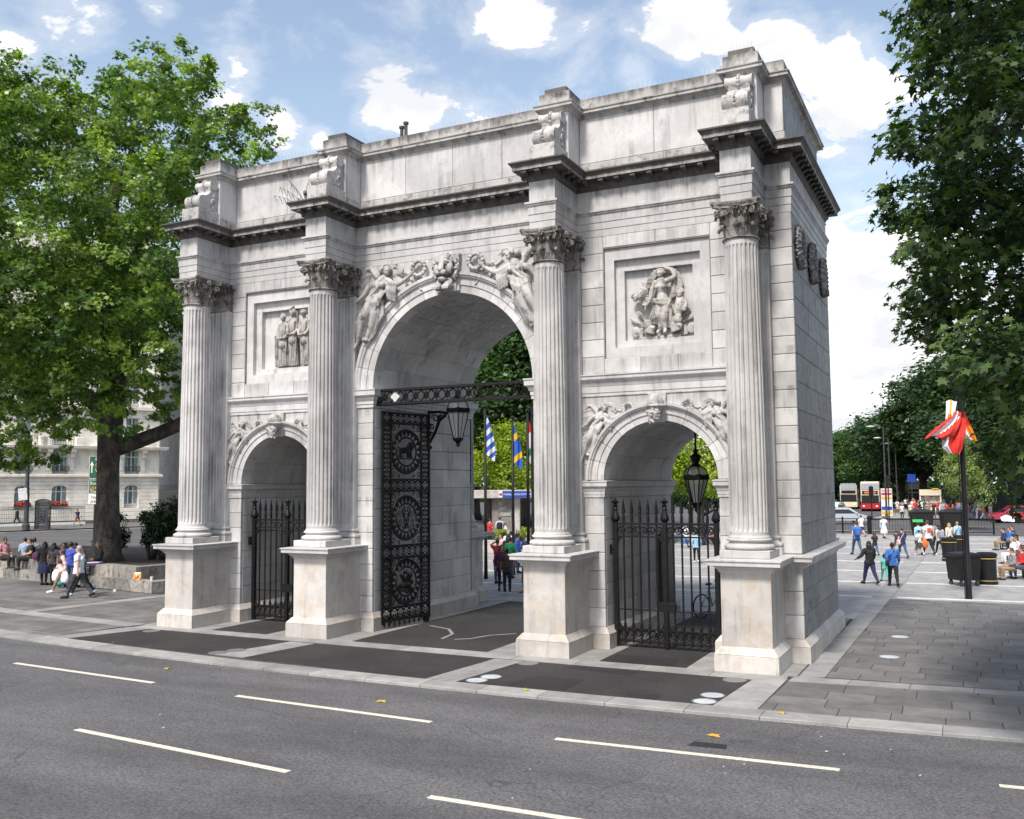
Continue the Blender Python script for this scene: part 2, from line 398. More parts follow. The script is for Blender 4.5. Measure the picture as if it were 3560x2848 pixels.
# stepped frames of the panels
for s in (-1, 1):
    m = MB(); cx = s*5.755
    def ring(hx0, z0, z1, hx1, z2, z3, y, yb):
        for a in ((-hx0, -hx1, z0, z1), (hx1, hx0, z0, z1)): m.box(cx+a[0], cx+a[1], y, yb, a[2], a[3])
        m.box(cx-hx1, cx+hx1, y, yb, z0, z2); m.box(cx-hx1, cx+hx1, y, yb, z3, z1)
    ring(1.345, 7.02, 9.79, 1.08, 7.28, 9.47, .17, .7); ring(1.08, 7.28, 9.47, .86, 7.46, 9.20, .30, .7)
    m.box(cx-.86, cx+.86, .44, .7, 7.46, 9.20); m.build('panel_frame', MARBLE, arch)
# ---- flank walls
for s in (-1, 1):
    for j, (z0, z1) in enumerate([(.5,1.02),(1.02,1.54),(1.54,2.05)]+[(2.36+.645*i, 2.36+.645*(i+1)) for i in range(12)]):
        y = YF+.10; L = 1.9 if j % 2 else 1.25
        while y < YR-.02:
            e = y+L
            if YR-e < .7: e = YR
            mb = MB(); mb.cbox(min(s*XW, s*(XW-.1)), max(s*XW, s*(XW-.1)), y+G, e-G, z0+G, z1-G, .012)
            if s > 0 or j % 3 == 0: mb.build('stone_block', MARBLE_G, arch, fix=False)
            y = e; L = 1.9
# ---- passages: jamb blocks and vault stones
def jambs(x, s, z1, h, L, name):
    n = round((z1-.5)/h)
    for i in range(n):
        z0 = .5+(z1-.5)*i/n; z2 = .5+(z1-.5)*(i+1)/n; y = YF+.1; q = L*(1 if i % 2 else .55)
        while y < YR-.12:
            e = min(y+q, YR-.1)
            if YR-.1-e < .4: e = YR-.1
            mb = MB(); mb.cbox(min(x, x+s*.1), max(x, x+s*.1), y+G, e-G, z0+G, z2-G, .01); mb.build(name, MARBLE_K, arch, fix=False); y = e; q = L
jambs(-RC, -1, 6.12, .56, 1.45, 'jamb_stone'); jambs(RC, 1, 6.12, 1.12, 2.9, 'jamb_stone')
for s in (-1, 1): jambs(s*CS-RS, -1, 3.62, .52, 1.45, 'jamb_stone'); jambs(s*CS+RS, 1, 3.62, 1.04, 2.9, 'jamb_stone')
def vault(cx, R, zs, nc, L):
    for i in range(nc):
        y = YF+.42; q = L*(1 if i % 2 else .5)
        while y < YR-.02:
            e = min(y+q, YR)
            if YR-e < .4: e = YR
            ga = .005/R; gy = .005; a0, a1 = pi*i/nc+ga, pi*(i+1)/nc-ga; mb = MB(); V = []; ns = 3
            for rr in (R, R+.08):
                for k in range(ns+1):
                    a = a0+(a1-a0)*k/ns
                    for yy in (y+gy, e-gy): V.append((cx+rr*cos(a), yy, zs+rr*sin(a)))
            F = []; n = 2*(ns+1)
            for k in range(ns): F.append((2*k,2*k+2,2*k+3,2*k+1))
            F += [(0,1,n+1,n), (2*ns,n+2*ns,n+2*ns+1,2*ns+1)]
            for k in range(ns): F += [(2*k,n+2*k,n+2*k+2,2*k+2), (2*k+1,2*k+3,n+2*k+3,n+2*k+1)]
            mb.add(V, F); mb.build('vault_stone', MARBLE_K, arch); y = e; q = L
vault(0, RC, ZC+.02, 13, 1.45); vault(CS, RS, ZS+.02, 7, 1.5); vault(-CS, RS, ZS+.02, 7, 1.5)
# ---- voussoirs with the archivolt moulding
def voussoirs(cx, R, zs, wd, n):
    prof = [(0,.42),(0,-.01),(.36*wd,-.01),(.36*wd+.012,-.04),(.70*wd,-.04),(.70*wd+.012,-.07),(.76*wd,-.10),(.82*wd,-.11),(.86*wd,-.14),(wd,-.145),(wd,.1)]
    for i in range(n):
        ga = .0045/R; a0, a1 = pi*i/n+ga, pi*(i+1)/n-ga; V = []; F = []; ns = 4; k = len(prof)
        for j in range(ns+1):
            a = a0+(a1-a0)*j/ns
            for dr, y in prof: V.append((cx+(R+dr)*cos(a), YF+y, zs+(R+dr)*sin(a)))
        for j in range(ns):
            for q in range(k): F.append((j*k+q, j*k+(q+1)%k, (j+1)*k+(q+1)%k, (j+1)*k+q))
        F += [tuple(range(k)), tuple(ns*k+q for q in range(k))[::-1]]
        MB().add(V, F).build('voussoir', MARBLE, arch)
voussoirs(0, RC, ZC+.02, .55, 15)
for s in (-1, 1): voussoirs(s*CS, RS, ZS+.02, .42, 11)
# ---- imposts, running through each passage
def impost(prof, path, name='impost'): MB().sweep(prof, path).build(name, MARBLE, arch)
PC = [(-.02,6.12),(.03,6.12),(.03,6.20),(.05,6.22),(.05,6.30),(.06,6.31),(.09,6.36),(.09,6.40),(.17,6.46),(.17,6.58),(.19,6.60),(.19,6.635),(-.05,6.66)]
PS = [(-.02,3.62),(.02,3.62),(.02,3.68),(.03,3.69),(.03,3.75),(.05,3.80),(.05,3.84),(.11,3.89),(.11,3.98),(.125,3.99),(.125,4.02),(-.05,4.04)]
for s in (-1, 1):
    def pth(xa, xb):   # pier strip from xa (pilaster side) to xb (jamb)
        p = [(xa,YF),(xb,YF),(xb,YR),(xa,YR)]
        return p if xb > xa else p[::-1]
    impost(PC, pth(s*(XI-PH), s*RC)); impost(PS, pth(s*(XI+PH), s*(CS-RS))); impost(PS, pth(s*(XO-PH), s*(CS+RS)))
# ---- plinths round each pier with its pedestals, and pedestal dies and caps
PLN = [(.14,0),(.14,.335),(.13,.340),(.13,.352),(.14,.357),(.125,.375),(.045,.47),(.03,.49),(-.01,.505)]
DH = .53; YD = -1.42; YD2 = 2*YM-YD
def pier(x0, x1, c):
    return [(x0,YF),(c-DH,YF),(c-DH,YD),(c+DH,YD),(c+DH,YF),(x1,YF),(x1,YR),(c+DH,YR),(c+DH,YD2),(c-DH,YD2),(c-DH,YR),(x0,YR)]
for x0, x1, c in ((-XW,-CS-RS,-XO), (-CS+RS,-RC,-XI), (RC,CS-RS,XI), (CS+RS,XW,XO)):
    MB().sweep(PLN, pier(x0,x1,c), True).build('plinth', MARBLE_W, arch)
CAP = [(-.01,2.03),(.012,2.035),(.012,2.055),(.03,2.065),(.045,2.10),(.09,2.135),(.10,2.15),(.10,2.165),(.23,2.195),(.24,2.20),(.24,2.285),(.265,2.295),(.265,2.325),(-.20,2.365)]
ped = {}
for c in (-XO, -XI, XI, XO):
    for y0, y1, fr in ((YD, YF+.3, 1), (YR-.3, YD2, 0)):
        p = MB().cbox(c-DH, c+DH, y0, y1, .02, 2.34, .008).build('pedestal', MARBLE_W, arch, fix=False)
        pa = [(c-DH,YF),(c-DH,YD),(c+DH,YD),(c+DH,YF)]
        if not fr: pa = [(x, 2*YM-y) for x, y in pa][::-1]
        elif c == XO: pa = pa+[(XW,YF),(XW,YR)]
        elif c == -XO: pa = [(-XW,YR),(-XW,YF)]+pa
        MB().sweep(CAP, pa).build('pedestal_cap', MARBLE, p)
# ---- fluted columns
def column_mesh():
    m = MB(); rings = []; nf = 24; zb, zt = 2.775, 9.27
    def rad(z):
        t = (z-zb)/(zt-zb); return .412-.045*max(0, t-.25)**1.4/.75**1.4
    zs = [zb, zb+.05, zb+.12, zb+.16, zb+.20, zb+.3, zb+1.6, zb+3.2, zb+4.8, zt-.30, zt-.20, zt-.16, zt-.12, zt-.04, zt]
    for i, z in enumerate(zs):
        dep = {0:0,1:0,2:.0,3:.55,4:.85}.get(i, {len(zs)-1:0,len(zs)-2:0,len(zs)-3:0,len(zs)-4:.6,len(zs)-5:.9}.get(i, 1)); R = rad(z)+(.03 if i == 0 else 0)
        ring = []
        for j in range(nf):
            for k, d in ((-.5,0),(-.36,0),(-.30,.5),(-.15,.92),(0,1),(.15,.92),(.30,.5),(.36,0)):
                a = 2*pi*(j+k)/nf; r = R-dep*d*.045; ring.append((r*cos(a), r*sin(a), z))
        rings.append(ring)
    n = len(rings[0]); V = [p for r in rings for p in r]; F = []
    for i in range(len(rings)-1):
        for j in range(n): F.append((i*n+j, i*n+(j+1)%n, (i+1)*n+(j+1)%n, (i+1)*n+j))
    m.add(V, F); me = m.mesh('column_shaft', MARBLE_K, smooth=28); fixn(me); return me
def base_mesh():
    m = MB(); m.cbox(-.53,.53,-.53,.53,2.35,2.515,.01)
    pr = [(.50,2.51)]+[(.465+.075*cos(a),2.575+.06*sin(a)) for a in np.linspace(-1.4,1.5,9)]+[(.465,2.64),(.44,2.65),(.425,2.672),(.43,2.69),(.45,2.695)]
    pr += [(.435+.045*cos(a),2.725+.033*sin(a)) for a in np.linspace(-1.2,1.4,7)]+[(.44,2.765),(.44,2.78),(.41,2.785)]
    m.lathe(pr, 40); me = m.mesh('column_base', MARBLE_K, smooth=35); return me
def leaf(m, ang, r0, z0, h, wdt, out, curl, flat=False):
    """an acanthus leaf standing against the bell and curling over at its tip"""
    nu, nv = 9, 9; V = []; T = Matrix.Rotation(ang, 4, 'Z')
    for i in range(nv+1):
        t = i/nv
        if t < .72: q = t/.72; z = z0+h*q; r = r0+.02+out*.35*q*q
        else:
            q = (t-.72)/.28; a = q*pi*1.05; z = z0+h+curl*sin(a)*.7-curl*.25*q; r = r0+.02+out*.35+curl*(1-cos(a))*.75
        wv = wdt*(.62+.5*sin(pi*min(1, t*1.15))**.8)*(1-.72*max(0,(t-.62)/.38)**1.5)*(1+.16*cos(t*pi*7))
        for j in range(nu+1):
            u = j/nu*2-1; rr = r-.035*abs(u)**1.5+.018*(1-min(1,abs(u)*5))+.010*cos(u*pi*4)
            V.append(T @ Vector((rr, u*wv/2, z-abs(u)*.02)))
    n = nu+1; F = [(i*n+j,i*n+j+1,(i+1)*n+j+1,(i+1)*n+j) for i in range(nv) for j in range(nu)]
    k = len(V); V += [v-(T@Vector((.022,0,.01))) for v in V]; F += [tuple(x+k for x in f)[::-1] for f in F]
    ed = [j for j in range(n)]+[i*n+nu for i in range(1,nv+1)]+[nv*n+j for j in range(nu-1,-1,-1)]+[i*n for i in range(nv-1,0,-1)]
    F += [(ed[i],ed[(i+1)%len(ed)],ed[(i+1)%len(ed)]+k,ed[i]+k) for i in range(len(ed))]
    m.add(V, F)
def spiral(m, T, r, turns, wdt, steps=22):
    pts = []
    for i in range(steps+1):
        t = i/steps; a = pi/2+t*turns*2*pi; q = r*(1-t)**.9+.012; pts.append(T @ Vector((q*cos(a), 0, q*sin(a))))
    m.tube(pts, [.026*(1-.5*i/steps) for i in range(steps+1)], 6)
def capital_mesh(zb=9.27, zt=Z_ENT):
    m = MB(); H = zt-zb
    m.lathe([(.365,zb),(.40,zb+.01),(.415,zb+.03),(.40,zb+.05),(.37,zb+.055),(.345,zb+.07),(.335,zb+.3),(.35,zb+.5),(.42,zb+.66),(.44,zb+.69)], 32)
    for i in range(8): leaf(m, 2*pi*i/8, .335, zb+.06, .24, .27, .12, .085)
    for i in range(8): leaf(m, 2*pi*(i+.5)/8, .34, zb+.08, .46, .26, .20, .10)
    for i in range(4):
        a = pi/4+pi/2*i; leaf(m, a-.33, .37, zb+.40, .20, .16, .25, .07); leaf(m, a+.33, .37, zb+.40, .20, .16, .25, .07)
        for da in (-.09, .09):
            T = Matrix.Rotation(a+da, 4, 'Z') @ Matrix.Translation((.565,0,zb+.595)); spiral(m, T, .085, 1.6, .03)
            m.tube([Matrix.Rotation(a+da*4*(1-t),4,'Z') @ Vector((.36+.20*t**1.6, 0, zb+.38+.30*t)) for t in np.linspace(0,1,7)], [.03,.028,.027,.026,.026,.026,.024], 6)
        b = pi/2*i
        for da in (-.16, .16):
            T = Matrix.Rotation(b+da, 4, 'Z') @ Matrix.Translation((.41,0,zb+.56)); spiral(m, T, .055, 1.3, .02, 14)
        c = Matrix.Rotation(b, 4, 'Z') @ Vector((.475,0,zb+.70))
        for k in range(6): q = 2*pi*k/6; m.ball(c+Matrix.Rotation(b,3,'Z')@Vector((.0,.055*cos(q),.055*sin(q))), .036, 7, 5)
        m.ball(c+Matrix.Rotation(b,3,'Z')@Vector((.03,0,0)), .035, 7, 5)
    for z0, z1, k in ((zt-.135, zt-.075, .93), (zt-.075, zt-.05, .97), (zt-.05, zt, 1.0)):   # abacus with hollow sides
        poly = []
        for i in range(4):
            a0 = pi/4+pi/2*i; c0 = Vector((cos(a0), sin(a0)))*.74*k; c1 = Vector((cos(a0+pi/2), sin(a0+pi/2)))*.74*k; mdv = (c0+c1)/2
            t0 = Vector((-sin(a0), cos(a0)))*.05; poly += [c0+t0]
            for t in np.linspace(.1,.9,9): p = c0.lerp(c1, t); poly.append(p-mdv.normalized()*.115*k*(1-(2*t-1)**2))
            t1 = Vector((-sin(a0+pi/2), cos(a0+pi/2)))*.05; poly += [c1-t1]
        m.prism([tuple(p) for p in poly], z0, z1, 'z')
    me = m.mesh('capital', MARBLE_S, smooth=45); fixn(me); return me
M_SH, M_BA, M_CA = column_mesh(), base_mesh(), capital_mesh()
YC = -.918
for c in (-XO, -XI, XI, XO):
    for fr in (1, 0):
        y = YC if fr else 2*YM-YC
        col = mesh_at('column', M_SH, arch, (c, y, 0), (0,0,0 if fr else pi)); 
        b = link('column_base', M_BA, col); k = link('capital', M_CA, col)
# ---- fluted pilasters behind the columns
def pilaster_mesh():
    m = MB(); zb, zt = 2.775, 9.27; d = .16; n = 7; P = []
    fl = .075; gap = (2*PH-n*fl)/(n+1); P = [(-PH, d), (-PH, 0)]; x = -PH+gap
    for i in range(n):
        P += [(x, 0)]+[(x+fl/2-fl/2*cos(a), .036*sin(a)) for a in np.linspace(.25,pi-.25,6)]+[(x+fl, 0)]; x += fl+gap
    P += [(PH, 0), (PH, d)]
    m.prism([(a, b) for a, b in P], zb+.12, zt-.1, 'z'); m.box(-PH, PH, .002, d, zb, zb+.12); m.box(-PH, PH, .002, d, zt-.1, zt)
    for z in (4.9, 7.2): m.box(-PH-.002, PH+.002, .035, d, z, z+.01)
    return m.mesh('pilaster', MARBLE_K, smooth=30)
def pil_base():
    m = MB(); pa = [(-PH,.16),(-PH,0),(PH,0),(PH,.16)]
    pr = [(-.02,2.35),(.12,2.35),(.12,2.515),(.06,2.52)]+[(.06+.055*cos(a),2.575+.055*sin(a)) for a in np.linspace(-1.4,1.4,7)]+[(.06,2.64),(.035,2.66),(.03,2.69)]+[(.03+.035*cos(a),2.725+.03*sin(a)) for a in np.linspace(-1.3,1.4,6)]+[(.03,2.765),(.03,2.78),(-.02,2.79)]
    m.sweep(pr, pa); return m.mesh('pilaster_base', MARBLE_K)
M_PI, M_PB = pilaster_mesh(), pil_base()
mc = MB(); src = M_CA
V = np.empty(len(src.vertices)*3); src.vertices.foreach_get('co', V); V = V.reshape(-1,3).copy(); V[:,0] *= 1.08; V[:,1] = V[:,1]*.52+.10
mc.add(V.tolist(), [tuple(p.vertices) for p in src.polygons]); mc.box(-.43,.43,-.0,.16,9.3,9.96)
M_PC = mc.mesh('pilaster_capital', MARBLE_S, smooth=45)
for c in (-XO, -XI, XI, XO):
    p = mesh_at('pilaster', M_PI, arch, (c, YF-.155, 0)); link('pilaster_base', M_PB, p); link('pilaster_capital', M_PC, p)
    p = mesh_at('pilaster', M_PI, arch, (c, 2*YM-YF+.155, 0), (0,0,pi)); link('pilaster_base', M_PB, p)
# ---- string course over the side arches
SP = [(-.02,6.10),(.02,6.10),(.02,6.17),(.012,6.18),(.035,6.185),(.035,6.34),(.045,6.35),(.06,6.40),(.06,6.43),(.075,6.44),(.14,6.50),(.15,6.52),(.15,6.585),(.175,6.60),(.175,6.63),(-.02,6.65)]
def spandrel(cx, R, zs, x0, x1, z0, z1):
    a0 = math.asin((z0-zs)/R); arc = [(cx+R*cos(a), zs+R*sin(a)) for a in np.linspace(a0, pi-a0, 33)]
    for hx, pts in ((x1, [p for p in arc if p[0] >= cx-1e-6]), (x0, [p for p in arc if p[0] <= cx+1e-6][::-1])):
        MB().prism([(hx,z0)]+pts+[(cx,z1),(hx,z1)], YF+.006, YF+.1).build('spandrel_wall', MARBLE, arch)
for s in (-1, 1):
    a, b = sorted((s*(XI+PH), s*(XO-PH))); MB().sweep(SP, [(a,YF),(b,YF)]).build('string_course', MARBLE, arch)
    spandrel(s*CS, RS+.36, ZS+.02, a+.001, b-.001, 5.2, 6.12)
spandrel(0, RC+.47, ZC+.02, -XI+PH, XI-PH, 7.9, 10.12)
# ---- entablature: one loop round the wall with a break over every column
EB = .34; YE = -1.29
def loop(bh, yb, xw, y0, y1):
    f = [(-xw,y0)]
    for c in (-XO,-XI,XI,XO): f += [(c-bh,y0),(c-bh,yb),(c+bh,yb),(c+bh,y0)]
    f += [(xw,y0),(xw,y1)]
    for c in (XO,XI,-XI,-XO): f += [(c+bh,y1),(c+bh,2*YM-yb),(c-bh,2*YM-yb),(c-bh,y1)]
    return f+[(-xw,y1)]
ENT = loop(EB, YE, XW, YF, YR)
MB().sweep([(-.06,10.095),(.0,10.10),(.0,10.27),(-.004,10.275),(.012,10.28),(.012,10.45),(.008,10.455),(.026,10.46),(.026,10.635),(.03,10.64),(.055,10.67),(.06,10.70),(.085,10.715),(.085,10.765),(.0,10.79)], ENT, True).build('architrave', MARBLE, arch)
MB().sweep([(.0,10.785),(.0,11.27),(.015,11.275)], ENT, True).build('frieze', MARBLE, arch)
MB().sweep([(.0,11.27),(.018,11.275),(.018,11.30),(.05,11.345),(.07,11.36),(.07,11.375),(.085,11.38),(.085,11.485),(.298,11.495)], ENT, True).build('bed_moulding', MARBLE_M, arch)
COR = [(.28,11.497),(.30,11.50),(.31,11.50),(.31,11.585),(.325,11.59),(.33,11.61),(.37,11.655),(.385,11.665),(.385,11.70),(.30,11.715),(-.22,11.75)]
cor = MB().sweep(COR, ENT, True).build('cornice', MARBLE_C, arch)
for c in (-XO,-XI,XI,XO):
    for y0, y1 in ((YE+.006, YF+.2), (YR-.2, 2*YM-YE-.006)): MB().box(c-EB+.006, c+EB-.006, y0, y1, 10.104, 11.74).build('entablature_block', MARBLE, arch)
def modillion_mesh():
    m = MB(); P = [(0,0)]
    P = [(-.0,.0),(-.205,.0),(-.205,-.03),(-.20,-.055),(-.17,-.065),(-.13,-.045),(-.09,-.05),(-.04,-.085),(0,-.10)]
    m.prism(P, -.055, .055, 'x'); m.tube([(-.062,-.178,-.04),(.062,-.178,-.04)], .032, 8); m.tube([(-.060,-.025,-.062),(.060,-.025,-.062)], .04, 8)
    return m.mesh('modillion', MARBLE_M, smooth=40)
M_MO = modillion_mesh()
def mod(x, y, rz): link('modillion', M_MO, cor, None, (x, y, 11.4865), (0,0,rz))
def run(a, b, n): return [a+(b-a)*(i+.5)/n for i in range(n)]
for x0, x1, n in ((-XO+EB+.12, -XI-EB-.1, 9), (-XI+EB+.12, XI-EB-.1, 14), (XI+EB+.12, XO-EB-.1, 9), (XO+EB+.1, XW-.02, 1), (-XW+.02,-XO-EB-.1,1)):
    for x in run(x0, x1, n): mod(x, YF-.085, 0)
for c in (-XO,-XI,XI,XO):
    for dx in (-.35, 0, .35): mod(c+dx, YE-.085, 0)
    for y in run(YE+.05, YF-.34, 3): mod(c+EB+.085, y, pi/2); mod(c-EB-.085, y, -pi/2)
for y in run(YF+.0, YR, 15): mod(XW+.085, y, pi/2)
# ---- attic
AB, AY = .35, -.42; XA = 8.84; YA = .31
ATT = loop(AB, AY, XA, YA, 2*YM-YA)
MB().sweep([(.0,11.70),(.02,11.705),(.02,12.06),(.012,12.075),(.0,12.08)], ATT, True).build('attic_base', MARBLE_D, arch)
MB().sweep([(-.03,13.24),(.01,13.25),(.02,13.27),(.02,13.29),(.05,13.32),(.07,13.345),(.16,13.36),(.16,13.425),(.185,13.44),(.19,13.465),(.06,13.48),(.055,13.50),(.055,13.76),(.045,13.775),(-.12,13.79)], ATT, True).build('attic_cornice', MARBLE_D, arch)
def slabs(x0, x1, z0, z1, n, y): 
    for i in range(n): stone(x0+(x1-x0)*i/n, x0+(x1-x0)*(i+1)/n, y, y+.1, z0, z1, None, 'attic_slab')
for x0, x1, n in ((-XA,-XO-AB,1),(-XO+AB,-XI-AB,2),(-XI+AB,XI-AB,4),(XI+AB,XO-AB,2),(XO+AB,XA,1)): slabs(x0, x1, 12.08, 13.26, n, YA-.004)
for i in range(4):
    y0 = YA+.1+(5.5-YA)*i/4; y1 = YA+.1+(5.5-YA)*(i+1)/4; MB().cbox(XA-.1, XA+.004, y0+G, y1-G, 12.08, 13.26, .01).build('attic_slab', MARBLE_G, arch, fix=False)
for c in (-XO,-XI,XI,XO):
    MB().cbox(c-AB+.003, c+AB-.003, AY+.003, YA+.4, 12.0, 13.3, .01).build('attic_pier', MARBLE, arch, fix=False)
    MB().cbox(c-AB+.003, c+AB-.003, 2*YM-YA-.4, 2*YM-AY-.003, 12.0, 13.3, .01).build('attic_pier', MARBLE, arch, fix=False)
    MB().cbox(c-.30, c+.30, AY+.03, YA+.4, 13.7, 13.93, .012).build('parapet_block', MARBLE_D, arch, fix=False)
    MB().cbox(c-.33, c+.33, -1.27, AY+.1, 11.66, 12.20, .012).build('console_block', MARBLE_R, arch, fix=False)
# scroll consoles on the attic piers
def console_mesh():
    m = MB(); P = []
    low = Vector((-.62,.24)); hi = Vector((-.20,.84))   # (y,z) of the two rolls, y measured from the pier
    P += [(0,.04),(-.62,.04)]+[(low.x+.20*cos(a), low.y+.20*sin(a)) for a in np.linspace(-pi/2,-pi*1.45,10)]
    P += [(-.50,.47),(-.36,.56),(-.30,.66)]+[(hi.x-.0+.15*cos(a), hi.y+.15*sin(a)) for a in np.linspace(pi*1.12,pi*.5,7)]+[(0,.99)]
    m.prism(P, -.25, .25, 'x')
    m.tube([(-.29,low.x,low.y),(-.2,low.x,low.y),(-.1,low.x,low.y),(.1,low.x,low.y),(.2,low.x,low.y),(.29,low.x,low.y)], [.20,.185,.215,.215,.185,.20], 18)
    m.tube([(-.31,hi.x-.03,hi.y),(-.2,hi.x-.03,hi.y),(-.06,hi.x-.03,hi.y),(.06,hi.x-.03,hi.y),(.2,hi.x-.03,hi.y),(.31,hi.x-.03,hi.y)], [.16,.125,.15,.15,.125,.16], 16)
    for k in range(9): a = -pi*.5-pi*.9*k/8; m.ball((0, low.x+.215*cos(a), low.y+.215*sin(a)), .035, 6, 4)
    for k in range(5): m.ball((0, hi.x-.03-.15*cos(k*.5-.6), hi.y+.15*sin(k*.5-.6)), .05, 6, 4)
    for s in (-1, 1):
        for c, r in ((low, .17), (Vector((-.20,.30)), .12), (Vector((-.17,.14)), .085), (Vector((-.12,.52)), .10)):
            pts = [(s*.262, c.x+r*(1-t*.85)*cos(t*11), c.y+r*(1-t*.85)*sin(t*11)) for t in np.linspace(0,1,26)]; m.tube(pts, .022, 5)
    return m.mesh('console', MARBLE_R, smooth=40)
M_CO = console_mesh()
for c in (-XO,-XI,XI,XO): link('console', M_CO, arch, None, (c, AY+.03, 12.19))
# ================================================================== CARVINGS OF THE ARCH
def vz(x, z, y=0): return Vector((x, y, z))
def limb(m, pts, rs, n=12):
    """tapering rounded limb, smoothed along its length"""
    P = [Vector(p) for p in pts]; Q = []; R = []
    for i in range(len(P)-1):
        a, b, c, d = P[max(i-1,0)], P[i], P[i+1], P[min(i+2,len(P)-1)]
        for t in (0,.25,.5,.75): Q.append(((b*2)+(c-a)*t+(a*2-b*5+c*4-d)*t*t+(b*3-a-c*3+d)*t**3)*.5); R.append(rs[i]+(rs[i+1]-rs[i])*t)
    Q.append(P[-1]); R.append(rs[-1]); m.tube(Q, R, n, sq=.9); m.ball(P[0], rs[0], 10, 7); m.ball(P[-1], rs[-1], 10, 7)
def folds(m, paths, r):
    """drapery: ridges standing apart on a thinner ground"""
    for k, p in enumerate(paths):
        up_ = Vector((0,-.016 if k % 2 else .008,0)); q = [Vector(v)+up_ for v in p]; m.tube(q, [r*(1.0 if k % 2 else .9)]*(len(q)-1)+[r*.7], 8)
def carve(m, name, mat, vox, origin, mirror=False, smooth_it=1, parent=None):
    me = remesh(m, vox*.8, smooth_it); me.name = name
    if mirror:
        me.transform(Matrix.Scale(-1, 4, (1,0,0))); me.flip_normals()
    me.materials.append(mat); return me
def face(m, c, r, tilt=0, yaw=0, hair=True, curls=10):
    """head of a carved figure looking out of the wall (towards -y)"""
    R = Matrix.Rotation(yaw, 3, 'Z') @ Matrix.Rotation(tilt, 3, 'Y'); c = Vector(c); q = lambda x,y,z: c+R@Vector((x*r,y*r,z*r))
    m.ball(c, (.80*r,.95*r,1.12*r), 14, 10, rot=R)
    m.ball(q(0,-.55,-.55), (.55*r,.45*r,.52*r), 10, 7, rot=R)
    m.tube([q(0,-.92,.30), q(0,-1.12,-.12), q(0,-.95,-.2)], [.10*r,.15*r,.12*r], 6)
    for s in (-1, 1): m.ball(q(s*.33,-.86,.30), (.25*r,.12*r,.07*r), 7, 5, rot=R); m.ball(q(s*.36,-.80,-.12), (.24*r,.2*r,.2*r), 7, 5)
    m.ball(q(0,-.98,-.46), (.24*r,.12*r,.06*r), 7, 5)
    if hair:
        for k in range(curls):
            a = pi*k/(curls-1); m.ball(q(cos(a)*.86, -.40, .25+sin(a)*.90), .27*r, 7, 5); m.ball(q(cos(a)*.98, .1, .15+sin(a)*.95), .30*r, 7, 5)
